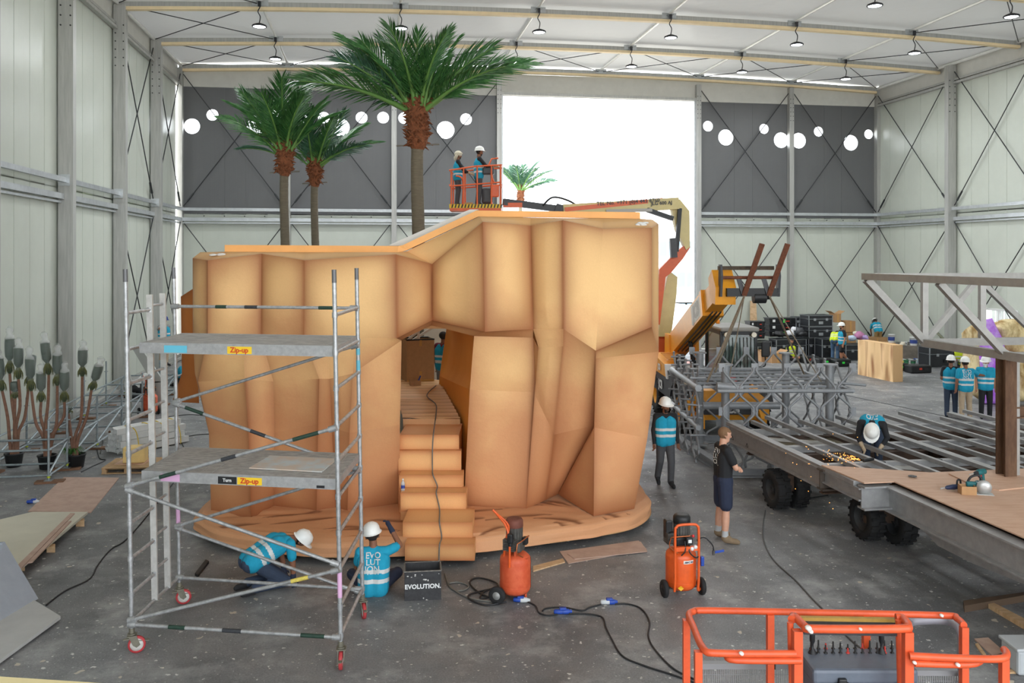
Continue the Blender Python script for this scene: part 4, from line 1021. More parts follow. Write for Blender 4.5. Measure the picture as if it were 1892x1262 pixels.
# engine pod on the right flank (image left)
q = MB(); q.prism([(-1.15, -.95, .75), (-1.15, -.95, 1.25), (-1.15, -.55, 1.5), (-1.15, 1.9, 1.62), (-1.15, 2.0, .75)], (.62, 0, 0)); q.build('engine_pod', M_DGR, th)
q = MB(); q.prism([(-1.17, -.30, 1.30), (-1.17, -.2, 1.62), (-1.17, 1.85, 1.78), (-1.17, 1.95, 1.3)], (.64, 0, 0)); q.build('engine_cover', M_YEL, th)
q = MB(); q.prism([(-1.19, -.42, 1.28), (-1.19, -.22, 1.66), (-.5, -.22, 1.66), (-.5, -.42, 1.28)], (0, .16, 0)); q.build('cover_band', WHITE(), th)
for z, s_, x in ((1.48, .24, .7), (1.0, .34, .5)):
    tx = text_mesh('JCB', s_, frame((-1.192, x, z), (0, -1, 0), (0, 0, 1)), .01); tx.build('lettering', WHITE(), th)
q = MB()
for k in range(9): q.bb((-1.1, -.1 + k * .12, 1.79 + k * .008), (-.6, -.04 + k * .12, 1.81 + k * .008))
q.build('grille', mat('grille_yellow', (214, 140, 26), .5), th)
for s in (-1, 1):
    q = MB(); q.path([(s * .95, -1.55 + math.cos(a) * .78, .62 + math.sin(a) * .74) for a in [math.radians(x) for x in range(20, 165, 16)]], .02, 6)
    vs = []; 
    for a in [math.radians(x) for x in range(20, 165, 12)]:
        for x in (.72, 1.2): vs.append((s * x, -1.55 + math.cos(a) * .76, .62 + math.sin(a) * .72))
    q.add(vs, [(2 * i, 2 * i + 1, 2 * i + 3, 2 * i + 2) for i in range(len(vs) // 2 - 1)]); q.build('mudguard', M_DGR, th)
# cab on the left side
q = MB(); cb = [(.18, -1.15), (1.12, -1.15), (1.12, .55), (.18, .55)]
for x, y in cb: q.beam((x, y, 1.0), (x * (.98), y * .9 + .03, 2.62), .09, .09)
for i in range(4):
    a, b = cb[i], cb[(i + 1) % 4]; q.beam((a[0], a[1], 1.05), (b[0], b[1], 1.05), .09, .12); q.beam((a[0], a[1] * .9, 2.62), (b[0], b[1] * .9, 2.62), .1, .1)
q.build('cab_frame', BLACK(), th)
q = MB(); q.bevbox((.65, -.28, 2.72), (1.08, 1.75, .12), .05); q.build('cab_roof', mat('cab_roof', (142, 140, 134), .6), th)
q = MB(); q.bevbox((.65, -.3, .95), (.98, 1.7, .5), .05); q.build('cab_base', M_DGR, th)
for pts in ([(.22, -1.17, 1.1), (1.08, -1.17, 1.1), (1.08, -1.07, 2.6), (.22, -1.07, 2.6)], [(1.14, -1.1, 1.1), (1.14, .5, 1.1), (1.11, .48, 2.6), (1.11, -1.0, 2.6)], [(.17, -1.1, 1.1), (.17, .5, 1.1), (.17, .48, 2.6), (.17, -1.0, 2.6)]):
    q = MB(); n = Vector((0, .012, 0)) if abs(pts[0][1] - pts[1][1]) < .01 else Vector((.012, 0, 0)); q.prism(pts, n); q.build('cab_window', M_GLASS, th)
q = MB()
for k in range(9): x = .26 + k * .10; q.tube((x, -1.2, 1.15), (x, -1.10, 2.5), .010, 5)
q.build('screen_guard', BLACK(), th)
q = MB(); q.bevbox((.66, .1, 1.35), (.55, .5, .2), .05); q.bevbox((.66, .35, 1.75), (.52, .14, .75), .05); q.build('driver_seat', M_DGR, th)
q = MB(); q.lathe([(.17, 0), (.19, .015), (.17, .03), (.15, .015), (.17, 0)], (.66, -.65, 1.75), (0, -.5, .8), 16); q.tube((.66, -.9, 1.2), (.66, -.65, 1.76), .03, 8); q.build('steering_wheel', BLACK(), th)
q = MB(); q.lathe([(.05, 0), (.06, .02), (.055, .10), (.01, .13)], (.4, .2, 2.78), None, 10); q.build('beacon', mat('amber_beacon', (240, 140, 20), .3), th)
for x in (.28, 1.02):
    q = MB(); q.lathe([(.06, 0), (.075, .03), (.07, .08)], (x, -1.12, 2.58), (0, -1, 0), 12); q.build('work_light', mat('lamp_glass', (226, 220, 200), .2), th)
# mirrors and head lights
for x, y, z in ((-1.18, -2.05, 1.95), (1.3, -1.3, 2.2)):
    q = MB(); q.bevbox((x, y, z), (.24, .08, .42), .04); q.build('mirror', BLACK(), th)
    q = MB(); q.path(smoothpath([(x, y + .05, z - .2), (x, y + .06, z - .45), (x * .86, y + .1, z - .5), (x * .8, y + .2, z - .75)], 4), .018, 6); q.build('mirror_arm', BLACK(), th)
for x in (-.98, 1.02):
    q = MB(); q.bevbox((x, -2.1, 1.45), (.30, .12, .18), .03); q.build('headlight', mat('lamp_glass', (226, 220, 200), .2), th)
    q = MB(); q.tube((x, -2.05, 1.0), (x, -2.05, 1.4), .025, 6); q.build('lamp_post', BLACK(), th)
# boom: from rear pivot up to the front
bp, bt = Vector((-.45, 1.55, 2.05)), Vector((-.72, -4.65, 4.02)); bd = (bt - bp).normalized(); bu = Vector((0, bd.z, -bd.y)).normalized(); bu = bu if bu.z > 0 else -bu
q = MB(); q.beam(bp - bd * .25, bp + bd * 4.9, .48, .62, up=bu); q.build('outer_boom', M_YEL, th)
q = MB(); q.beam(bp + bd * 4.7, bp + bd * 5.9, .40, .50, up=bu); q.beam(bp + bd * 4.78, bp + bd * 5.0, .52, .66, up=bu); q.build('inner_boom', M_YEL, th)
for sx in (-1, 1):
    tx = text_mesh('JCB', .50, frame(bp + bd * 4.15 + Vector((sx * .246, 0, 0)), bd if sx < 0 else -bd, bu), .03)
    e = MB(); c = bp + bd * 4.15 + Vector((sx * .242, 0, 0)); e.prism([c + bd * a + bu * b for a, b in ((-.6, -.25), (.6, -.25), (.6, .25), (-.6, .25))], (sx * .003, 0, 0)); e.build('decal', mat('decal_grey', (214, 212, 204), .5), th)
    tx.build('lettering', mat('letter_grey', (168, 164, 156), .5), th)
for k in range(3):
    q = MB(); q.path([bp + bd * .6 - bu * .33 + Vector((-.12 + .12 * k, 0, 0)), bp + bd * 3.2 - bu * .36 + Vector((-.12 + .12 * k, 0, 0)), bp + bd * 5.4 - bu * .34 + Vector((-.1 + .1 * k, 0, 0))], .022, 6); q.build('hose', BLACK(), th)
q = MB(); q.tube(bp + bd * 1.9 - bu * .3, Vector((-.3, -.2, 1.1)), .06, 10); q.tube(Vector((-.3, -.2, 1.1)), (Vector((-.3, -.2, 1.1))).lerp(bp + bd * 1.9 - bu * .3, .55), .10, 10); q.build('lift_cylinder', BLACK(), th)
q = MB(); q.prism([(-.75, 1.25, 1.0), (-.75, 2.1, 1.0), (-.75, 2.0, 2.35), (-.75, 1.4, 2.35)], (.12, 0, 0)); q.prism([(.05, 1.25, 1.0), (.05, 2.1, 1.0), (.05, 2.0, 2.35), (.05, 1.4, 2.35)], (.10, 0, 0)); q.build('boom_support', M_YEL, th)
# boom head and fork carriage
hd = bp + bd * 5.9
q = MB(); q.prism([hd + v for v in (Vector((-.24, 0, -.2)), Vector((-.24, -.45, -.25)), Vector((-.24, -.5, .15)), Vector((-.24, -.15, .55)), Vector((-.24, .15, .35)))], (.48, 0, 0)); q.build('boom_head', M_YEL, th)
cc = hd + Vector((.42, -.55, .02))
q = MB(); q.beam(cc + Vector((-.62, 0, .58)), cc + Vector((.68, 0, .58)), .07, .09); q.build('carriage_bar', mat('worn_yellow_black', (70, 58, 42), .7, 0, .5, 12), th)
q = MB(); q.tube(cc + Vector((-.55, -.04, .36)), cc + Vector((.72, -.04, .36)), .04, 10); q.build('carriage_bar', M_RUST, th)
q = MB(); q.beam(cc + Vector((-.42, 0, .02)), cc + Vector((.80, 0, .02)), .12, .19); q.build('carriage_bar', BLACK(), th)
for x in (-.58, .76):
    q = MB(); q.prism([cc + Vector((x, 0, z)) + Vector((0, y, 0)) for y, z in ((-.05, -.08), (.1, -.08), (.1, .66), (-.05, .66), (-.12, .4))], (.05, 0, 0)); q.build('carriage_end_plate', M_DGR, th)
for k, x in enumerate((.02, .60)):
    q = MB(); f0 = cc + Vector((x - .06, -.08, -.05)); f1 = f0 + Vector((.29, -.42, 1.18)); q.beam(f0, f1, .115, .05, up=(0, -.94, -.33)); q.build('fork', M_RUST, th)
    q = MB(); q.beam(f0, f0 + Vector((-.12, .05, .44)), .10, .05, up=(0, 1, .1)); q.build('fork_shank', M_DGR, th)
q = MB(); q.tube(cc + Vector((.22, .05, -.10)), cc + Vector((.50, .05, -.10)), .14, 14); q.tube(cc + Vector((.52, .03, -.04)), cc + Vector((.60, .03, -.04)), .11, 12); q.build('tilt_link', BLACK(), th)
Mth = Matrix.Translation((5.5, 24.6, 0)) @ Matrix.Rotation(.03, 4, 'Z')
FORKS = [Mth @ (cc + Vector((x - .06, -.12, -.06))) for x in (.02, .60)]

# ------------------------------------------------------------------ hexagonal steel lattice frame
HO = Vector((5.75, 20.0, 0)); hexf = thing('lattice_frame', 'grey welded steel frame of honeycomb bars with four pipe columns', 'steel frame', HO)
M_HG = mat('lattice_grey', (140, 143, 146), .45, .2, .1, 8)
xl, xr, yf, yb = 4.05, 7.30, 18.55, 21.9
cpos = [(4.67, 18.95), (4.62, 21.3), (6.70, 21.2), (6.95, 18.95)]
for x, y in cpos:
    q = MB(); q.tube((x, y, .1), (x, y, 2.33), .09, 20); c_ = q.build('column', M_HG, hexf, world=True)
    q = MB(); q.lathe([(.165, 2.32), (.165, 2.35)], (x, y, 0), None, 20); q.v = [tuple(Vector(v) - HO) for v in q.v]; q.build('flange', M_HG, c_)
    q = MB(); q.box((x, y, .11), (.36, .36, .02)); q.v = [tuple(Vector(v) - HO) for v in q.v]; q.build('base_plate', M_HG, c_)
def bent(parent, pts, r=.026, name='lattice_bar'):
    q = MB(); q.path(smoothpath(pts, 4), r, 8); q.build(name, M_HG, parent, world=True)
def face(o, e, L, n, out, zs=((2.32, 0), (1.82, 1), (1.38, 0), (.93, 1), (.5, 0), (.16, 1)), plates=True):
    """honeycomb face from o along unit e for length L with n cells"""
    o, e, out = Vector(o), Vector(e), Vector(out); w = L / n; h = .5 * w
    for r in range(len(zs) - 1):
        (z1, k1), (z0, k0) = zs[r], zs[r + 1]
        for i in range(n + 1):
            a = i * w + (k1 * h)
            for s in (-1, 1):
                b = a + s * h
                if a < -.01 or a > L + .01 or b < -.01 or b > L + .01: continue
                g = .045 * s; A, B = o + e * (a + g), o + e * (b - g)
                bent(hexf, [A + Vector((0, 0, z1)), A + Vector((0, 0, z1 - .10)), B + Vector((0, 0, z0 + .10)), B + Vector((0, 0, z0))])
        for i in range(n + 1):
            a = i * w + k1 * h
            if a > L + .01 or not plates: continue
            p = o + e * a + Vector((0, 0, z1)); q = MB(); q.prism([p - e * .07 + Vector((0, 0, -.09)), p + e * .07 + Vector((0, 0, -.09)), p + e * .07 + Vector((0, 0, .09)), p - e * .07 + Vector((0, 0, .09))], out * .02); q.build('node_plate', M_HG, hexf, world=True)
face((xl + .45, yf, 0), (1, 0, 0), xr - xl - .45, 4, (0, 1, 0))
face((xl + .5, yb, 0), (1, 0, 0), xr - xl - .5, 4, (0, -1, 0))
face((xr, yf + .15, 0), (0, 1, 0), yb - yf - .3, 4, (-1, 0, 0), plates=False)
face((xl, yf + .2, 0), (0, 1, 0), yb - yf - .4, 4, (1, 0, 0), zs=((2.32, 0), (1.82, 1), (1.38, 0), (.93, 1), (.5, 0), (.16, 1)), plates=False)
for z in (2.25, 2.05, 1.7, 1.38, 1.1, .8):     # short rungs on the left face
    for k in range(8):
        y = yf + .35 + k * (yb - yf - .7) / 7
        if (k + int(z * 10)) % 2: continue
        q = MB(); q.tube((xl - .16, y, z + .03 * (k % 2)), (xl + .18, y, z), .022, 8); q.build('stub_rung', M_HG, hexf, world=True)
def ht(a, b, r, name): q = MB(); q.tube(a, b, r, 12); q.build(name, M_HG, hexf, world=True)
ht((xl + .35, yf, 1.82), (xr, yf, 1.82), .045, 'ring_rail'); ht((xl + .35, yf + .06, 1.92), (xl + .9, yf + .06, 1.88), .08, 'ring_rail')
ht((xl, yf + .25, 1.84), (xl, yb, 1.84), .075, 'ring_rail'); ht((xl, yf + .25, .98), (xl, yb, .98), .06, 'ring_rail'); ht((xl, yb, 1.84), (xr, yb, 1.84), .05, 'ring_rail'); ht((xr, yf, 1.82), (xr, yb, 1.82), .05, 'ring_rail')
ht((xl + .3, yf + 1.2, 1.30), (xr - 1.2, yf + 1.2, 1.30), .085, 'cross_pipe')
for k in range(9):
    x = xl + .4 + k * (xr - xl - .6) / 8; q = MB(); q.beam((x, yf + .1, 1.80), (x + .25 * (k % 2), yb - .1, 1.80), .05, .05); q.build('floor_bar', M_HG, hexf, world=True)
for k in range(6):
    y = yf + .3 + k * (yb - yf - .5) / 5; q = MB(); q.beam((xl + .1, y, 1.86), (xr - .1, y + .1, 1.86), .05, .05); q.build('floor_bar', M_HG, hexf, world=True)
for a, b in (((xl + .1, yb, .1), (xl + .55, yf - .1, .1)), ((xl + .55, yf - .1, .1), (xr + .2, yf - .1, .1)), ((xl + .1, yb, .1), (xr, yb, .1)), ((xr + .2, yf - .1, .1), (xr + .1, yb, .1))):
    q = MB(); q.ibeam(a, b, .18, .19, .03); q.build('base_beam', M_HG, hexf, world=True)
for k, x in enumerate((xl + .9, xl + 1.45, xl + 2.0)):
    for s in (-1, 1): bent(hexf, [Vector((x + s * .04, yf - .08, .2)), Vector((x + s * .04, yf - .08, .42)), Vector((x + s * .36, yf - .06, .92))])
ht((xr - .2, yf + .3, 1.95), (xr + .4, yf + .3, 1.9), .03, 'stub_rung')
# lifting straps from the forks
ends = [[(4.85, 19.4, 1.9), (4.35, 19.3, 1.9), (4.9, 20.9, 1.9)], [(6.9, 19.3, 1.9), (6.95, 20.6, 1.9)]]
for k, (f_, es) in enumerate(zip(FORKS, ends)):
    for e0_ in es:
        q = MB(); e = Vector(e0_); q.beam(f_, e, .06 if k == 0 else .05, .012); o = q.build('lifting_strap', M_STR)
        tag(o, (('steeper grubby strap from the left fork', 'grubby strap reaching furthest left from the left fork', 'rear grubby strap from the left fork') if k == 0 else ('front brown strap slanting from the right fork', 'rear brown strap slanting from the right fork'))[es.index(e0_)] + ' to the lattice frame', 'strap', 'straps on the left fork' if k == 0 else 'straps on the right fork')

# ------------------------------------------------------------------ boom lift behind the rock
bl = thing('boom_lift', 'orange and cream boom lift with its basket raised above the rock', 'boom lift', (4.6, 29.0, 0))
M_CRM = mat('boom_cream', (216, 200, 142), .5, 0, .06, 4); M_OR = mat('lift_orange', (222, 98, 46), .42, 0, .06, 6)
def bbm(a, b, w, h, m, name, up=None): q = MB(); q.beam(a, b, w, h, up); return q.build(name, m, bl, world=True)
Yb_ = 27.0
q = MB(); q.bevbox((4.75, 29.2, .95), (2.3, 3.6, .7), .12); q.build('chassis', M_OR, bl, world=True)
q = MB(); q.bevbox((4.55, 29.2, 1.75), (1.9, 3.0, .95), .18); q.build('turntable_cover', M_OR, bl, world=True)
for sx in (3.55, 5.95):
    for sy in (28.0, 30.5):
        w = MB(); w.lathe([(.28, -.18), (.47, -.18), (.5, 0), (.47, .18), (.28, .18), (.28, -.18)], (sx, sy, .5), (1, 0, 0), 24); w.build('wheel', RUBBER(), bl, world=True)
def plate_(pix, Y, d, m, name): q = MB(); q.prism([W(x, y, Y) for x, y in pix], (0, d, 0)); q.build(name, m, bl, world=True)
plate_([(1236, 500), (1252, 512), (1250, 545), (1240, 622), (1216, 622), (1222, 560)], 27.4, .45, M_CRM, 'lower_arm')
plate_([(1276, 456), (1262, 478), (1240, 504), (1230, 512), (1219, 600), (1212, 600), (1218, 498), (1245, 470), (1262, 455)], 27.25, .3, M_OR, 'knuckle_arm')
q = MB(); tw = [W(1238, 372, 27.2), W(1256, 368, 27.2), W(1274, 390, 27.2), W(1275, 456, 27.2), W(1268, 462, 27.2), W(1250, 425, 27.2)]; q.prism(tw, (0, .35, 0)); q.build('tower_plate', M_CRM, bl, world=True)
bbm(W(1250, 465, 27.1), W(1256, 385, 27.1), .12, .12, BLACK(), 'cylinder'); bbm(W(1245, 476, 27.1), W(1243, 440, 27.1), .2, .2, M_DGR, 'cylinder'); bbm(W(1243, 404, 27.1), W(1196, 388, 26.9), .14, .14, M_DGR, 'cylinder')
U_a, U_b = W(1252, 376, 27.2), W(1040, 389, 26.9); ub = bbm(U_a, U_b, .34, .36, M_CRM, 'upper_boom', up=(0, 0, 1)); bbm(U_a + Vector((-.5, -.19, .10)), U_b + Vector((.05, -.19, .02)), .03, .13, M_OR, 'boom_stripe', up=(0, 0, 1))
bbm(W(1205, 388, 26.85), W(1120, 390, 26.75), .05, .10, mat('cable_track', (180, 178, 172), .6), 'cable_track', up=(0, 0, 1))
dB = (U_a - U_b).normalized()
tx = text_mesh('TEL No. +971 (0)4 443 8760', .17, frame(U_b.lerp(U_a, .56) + Vector((0, -.215, .13)), dB, (0, 0, 1)), .002); tx.build('lettering', M_DGR, bl, world=True)
tx = text_mesh('JLG 600 AJ', .15, frame(U_b.lerp(U_a, .85) + Vector((0, -.215, .03)), dB, (0, 0, 1)), .004); tx.build('lettering', M_DGR, bl, world=True)
J0, J1 = W(1044, 386, 26.9), W(1003, 380, 26.7); bbm(U_b, J0 + Vector((-.3, 0, .02)), .3, .3, M_DGR, 'jib_knuckle'); J2 = W(930, 373, 26.5); bbm(J0 + Vector((-.2, 0, .0)), J2, .18, .20, M_DGR, 'jib', up=(0, 0, 1)); bbm(W(965, 379, 26.5), J2 + Vector((0, 0, -.1)), .12, .14, M_OR, 'jib_mount', up=(0, 0, 1))
q = MB(); q.path(smoothpath([J1, J1 + Vector((.3, -.1, .25)), J0 + Vector((.1, -.1, .25)), J0 + Vector((.5, -.1, .0))], 5), .03, 6); q.build('hose', BLACK(), bl, world=True)
# basket
bx0, bx1, by0, by1 = -1.88, -.32, 26.1, 27.05; zf, zr = 6.22, 7.30
def tb(pts, r=.024, name='rail', m=None): q = MB(); q.path(pts, r, 8); return q.build(name, m or M_OR, bl, world=True)
zs_ = lambda x: zr + .32 * (x - bx0) / (bx1 - bx0) * .5
q = MB(); q.bb((bx0, by0, zf - .14), (bx1, by1, zf)); q.build('basket_floor', M_OR, bl, world=True)
q = MB(); q.bb((bx0 - .01, by0 - .02, zf - .06), (bx1 + .01, by0 - .005, zf + .06)); q.build('toe_board', mat('hazard_yellow', (226, 190, 40), .5), bl, world=True)
q = MB()
for k in range(16): x = bx0 + .05 + k * .098; q.prism([(x, by0 - .022, zf - .055), (x + .04, by0 - .022, zf - .055), (x + .07, by0 - .022, zf + .055), (x + .03, by0 - .022, zf + .055)], (0, -.003, 0))
q.build('hazard_stripe', BLACK(), bl, world=True)
for y in (by0, by1):
    tb([(bx0, y, zr), (-1.1, y, zr + .12), (bx1, y, zr + .16)]); tb([(bx0, y, zr - .48), (bx1, y, zr - .36)])
    for x in (bx0 + .05, bx0 + .42, -1.05, -.62, bx1 - .03): tb([(x, y, zf), (x, y, zr + .14 * min(1, (x - bx0) / .8))])
for x in (bx0, bx1): tb([(x, by0, zr + (.16 if x > -1 else 0)), (x, by1, zr + (.16 if x > -1 else 0))]); tb([(x, by0, zr - .44), (x, by1, zr - .44)])
tb(smoothpath([(-1.5, by0 + .1, zf), (-1.48, by0 + .1, zr - .4), (-1.55, by0 + .1, zr - .2), (-1.7, by0 + .1, zr - .16)], 4)); tb([(-.75, by0 + .3, zr + .1), (-.62, by0 + .3, zr + .38), (-.42, by0 + .3, zr + .40)]); tb([(-.75, by0 + .3, zr + .2), (-.55, by0 + .3, zr - .35)])
q = MB(); q.bevbox((-.52, by0 + .12, zr - .62), (.26, .12, .36), .03); q.build('control_cabinet', M_OR, bl, world=True)
q = MB(); q.bevbox((-.75, by0 + .35, zf + .32), (.34, .3, .5), .08); q.build('equipment_bag', M_DGR, bl, world=True)
q = MB(); q.bevbox((-.72, by0 + .3, zr + .0), (.35, .25, .22), .04); q.build('control_console', M_DGR, bl, world=True)
q = MB(); q.bevbox((-1.35, by0 + .25, zf + .06), (.32, .2, .12), .01); q.build('parts_tray', CARD(), bl, world=True)

# ------------------------------------------------------------------ trailer with steel deck
TO = RM(8.5, 14, 0); tr = thing('trailer_deck', 'low trailer carrying a grid of grey steel joists and beams', 'trailer', TO, TH)
M_ST = mat('deck_steel', (160, 160, 160), .42, .35, .14, 6); M_DK = mat('trailer_rust_frame', (84, 66, 54), .75, .1, .3, 6)
def tl(u, v, z): return Vector((u - 8.5, v - 14, z))
def tbm(a, b, w, h, m=None, name='joist'): q = MB(); q.beam(tl(*a), tl(*b), w, h, up=(0, 0, 1)); return q.build(name, m or M_ST, tr)
def tib(a, b, w, h, m=None, name='main_beam'): q = MB(); q.ibeam(tl(*a), tl(*b), w, h, .025); return q.build(name, m or M_ST, tr)
ZD_ = 1.17
tib((7.42, 13.35, ZD_ - .16), (7.42, 17.25, ZD_ - .16), .20, .34)
tib((7.85, 7.2, ZD_ - .18), (7.85, 12.25, ZD_ - .18), .22, .38); tib((7.38, 12.25, ZD_ - .16), (7.85, 12.25, ZD_ - .16), .2, .36, name='step_beam')
tib((7.40, 12.25, ZD_ - .12), (7.40, 13.35, ZD_ - .12), .12, .2, name='step_beam'); tib((7.3, 13.35, ZD_ - .16), (8.2, 13.35, ZD_ - .16), .2, .34, mat('dark_deck_steel', (88, 78, 70), .6, .2, .2, 8), 'step_beam')
for u in (8.6, 10.6, 12.6): tib((u, 7.5, .80), (u, 17.2, .80), .2, .4, M_DK, 'chassis_beam')
for v in (13.75, 15.15, 16.7): tbm((7.5, v, ZD_ - .07), (15.5, v, ZD_ - .07), .12, .12, name='cross_beam'); tib((7.6, v + .1, .8), (15.2, v + .1, .8), .14, .34, M_DK, 'chassis_cross')
for k in range(15):
    u = 7.42 + .53 * k; z = ZD_ + .02; v1 = 17.3 + .25 * ((k * 7) % 3) - (.2 if k % 4 == 1 else 0); v0 = 12.4
    tbm((u, v0, z), (u, v1, z), .075 if k % 5 else .16, .07)
    if k in (2, 4, 6): tbm((u + .06, 13.6, z - .01), (u + .06, 13.5, z - .01), .09, .08, BLACK(), 'joist_end_cap')
for u0, v0_ in ((7.75, 16.2), (8.2, 14.1)): tbm((u0, v0_, ZD_ - .1), (u0 + 1.1, v0_ - .6, ZD_ - .1), .08, .05, mat('primer_light', (190, 188, 182), .5), 'strut')
q = MB(); q.bb(tl(7.6, 16.0, .9), tl(9.4, 16.9, .93)); q.build('chassis_plate', mat('chassis_plate', (112, 104, 84), .7, 0, .3, 6), tr)
for u, v in ((7.45, 15.2), (7.85, 15.25), (8.12, 13.3), (8.5, 13.0), (11.2, 15.1), (11.9, 15.1), (9.55, 7.7), (10.1, 7.75)):
    q_ = tl(u, v, .36); tyre(tr, q_, .37, .27, (-1, 0, 0), rim=mat('dark_rim', (58, 60, 62), .5, .2), lugs=18, chev=False)
for u, v in ((7.75, 15.2), (8.3, 13.15), (9.8, 7.7), (11.5, 15.1)):
    q = MB(); q.beam(tl(u - .3, v, .37), tl(u + .3, v, .37), .12, .12); q.beam(tl(u, v, .37), tl(u, v, .62), .3, .3); q.build('axle', M_DK, tr)
q = MB(); q.prism([tl(8.0, 12.1, .82), tl(8.0, 11.3, .55), tl(8.0, 10.6, .55), tl(8.0, 7.2, .8)], (.18, 0, 0)); q.build('chassis_gusset', M_ST, tr)
for k, v in enumerate((16.9, 16.2)):
    q = MB(); q.path([tl(7.31, v, 1.0), tl(7.31, v - .05, .93), tl(7.31, v + .05, .93)], .006, 5, closed=True); q.build('chain_link', BLACK(), tr)
# plywood sheets lying on the deck
M_PL2 = mat('pink_plywood', (206, 170, 144), .6, 0, .1, 3, c2=(196, 156, 130), stretch=(1, 4, 1))
def sheet(poly, z, t, label, m=M_PL2, name='plywood_sheet'):
    q = MB(); q.prism([RM(u, v, z) for u, v in poly], (0, 0, t)); return tag(q.build(name, m), label, 'board')
sheet([(7.33, 13.35), (7.40, 12.20), (7.90, 12.20), (7.90, 11.0), (11.6, 11.0), (11.6, 12.6), (8.8, 12.62)], ZD_ + .06, .018, 'plywood sheet at the notched front corner of the steel deck')
sheet([(7.90, 8.2), (12.5, 8.2), (12.5, 11.0), (7.90, 11.0)], ZD_ + .06, .018, 'large plywood sheet on the near right end of the steel deck')
sheet([(8.9, 11.75), (9.1, 11.45), (11.0, 11.75), (11.4, 12.5), (9.0, 12.45)], ZD_ + .0785, .018, 'loose plywood offcut with a cutting disc lying on it')
sheet([(10.55, 12.25), (10.35, 11.6), (12.6, 9.8), (12.9, 10.4)], ZD_ + .0965, .016, 'long plywood strip leading right from the rusty column')
# rusty column and cantilever truss
A_ = Vector((6.3, 15.4, 0)); e1 = Vector((ST, -CT, 0)); e2 = Vector((CT, ST, 0)); N_ = A_ + e2 * 1.134; zt_, zb_ = 4.344, 3.15
ts = thing('steel_truss', 'grey box-section truss cantilevered on a rusty column above the deck', 'truss', N_ + e1 * 2.0 + Vector((0, 0, ZD_)))
M_TS = mat('truss_grey', (158, 156, 152), .45, .3, .1, 5); M_RC = mat('rusty_column', (84, 58, 40), .7, .15, .35, 7, c2=(106, 78, 56), stretch=(1, 1, .3))
def tsb(a, b, w=.115, h=.115, m=None, name='truss_member'): q = MB(); q.beam(a, b, w, h, up=(0, 0, 1) if abs((Vector(b) - Vector(a)).normalized().z) < .95 else (0, 1, 0)); q.build(name, m or M_TS, ts, world=True)
Z = lambda p, z: Vector((p.x, p.y, z))
for n in (-.0,):
    tsb(Z(A_ - e1 * .06, zt_), Z(A_ + e1 * 5.4, zt_), name='top_chord'); tsb(Z(A_ - e2 * .06, zt_), Z(A_ + e2 * 6.5, zt_), name='top_chord')
    tsb(Z(N_, zb_), Z(N_ + e1 * 5.4, zb_), .125, .13, name='bottom_chord'); tsb(Z(N_, zb_), Z(N_ + e2 * 5.5, zb_), .125, .13, name='bottom_chord')
    tsb(Z(A_, zt_ - .05), Z(N_, zb_ + .02), .12, .12, name='diagonal'); tsb(Z(A_ + e1 * 2.0, zt_ - .05), Z(N_ + e1 * 2.0, zb_ + .02), .10, .10, name='diagonal'); tsb(Z(A_ + e1 * 4.0, zt_ - .05), Z(N_ + e1 * 4.0, zb_ + .02), .10, .10, name='diagonal')
    for d in (0, 1.15, 3.4): tsb(Z(N_ + e2 * d, zt_), Z(N_ + e2 * d, zb_), .10, .10, name='post')
    tsb(Z(A_ + e2 * 2.2, zt_ - .05), Z(N_ + e2 * .05, zb_ + .06), .09, .09, name='diagonal'); tsb(Z(A_ + e2 * 2.2, zt_ - .05), Z(N_ + e2 * 2.3, zb_ + .06), .09, .09, name='diagonal')
    tsb(Z(N_ + e1 * 2.0 + e2 * .1, zb_ - .02), Z(N_ + e1 * 2.0 + e2 * 5, zb_ - .02), .12, .12, M_TS, 'cross_tie')
cp = N_ + e1 * 2.0 + e2 * .03
q = MB(); q.ibeam(Z(cp, ZD_ + .06), Z(cp, zb_ - .06), .20, .22, .03, up=e1); q.build('column', M_RC, ts, world=True)
q = MB(); q.beam(Z(cp + e2 * .15, ZD_ + .06), Z(cp + e2 * .15, zb_ - .06), .10, .10, up=e1); q.build('column_channel', M_TS, ts, world=True)
q = MB(); q.ibeam(Z(cp + e2 * .1, 2.25), Z(cp + e2 * 3, 2.25), .14, .18, .025); q.build('rust_beam', M_RC, ts, world=True)

# ------------------------------------------------------------------ orange lift basket in the foreground
fb = thing('lift_basket', 'empty orange lift basket with grey control box in the bottom right foreground', 'lift basket', W(1560, 1262, 5.2))
M_FO = mat('scuffed_orange', (216, 86, 44), .42, 0, .12, 10)
ZR = 2.42
def ft(pts, r=.021, name='rail', m=None): q = MB(); q.path([Vector(p) for p in pts], r, 10); return q.build(name, m or M_FO, fb, world=True)
def FP(px, py, z=ZR): return G(px, py, z)
def bar(px, Y, z0, z1, w=.042): q = MB(); X = (px - CX) / FPX * Y; q.beam((X, Y, z0), (X, Y, z1), w, w, up=(0, 1, 0)); q.build('upright', M_FO, fb, world=True)
Yf_, Yn_ = FP(1300, 1132).y, FP(1300, 1206).y
lc = [FP(1470, 1208), FP(1330, 1207), FP(1300, 1199), FP(1281, 1158), FP(1273, 1137), FP(1281, 1130), FP(1310, 1128), FP(1520, 1132), FP(1740, 1137), FP(1768, 1143), FP(1781, 1155)]
ft(smoothpath(lc, 4)); ft(smoothpath([FP(1680, 1212), FP(1790, 1217), FP(1850, 1217), FP(1860, 1208), FP(1855, 1200)], 4))
zf_ = 1.25
for px, Y in ((1268, FP(1268, 1142).y), (1290, FP(1290, 1200).y), (1423, Yf_), (1600, FP(1600, 1134).y), (1781, FP(1781, 1155).y), (1855, FP(1855, 1212).y)): bar(px, Y, zf_, ZR - .01)
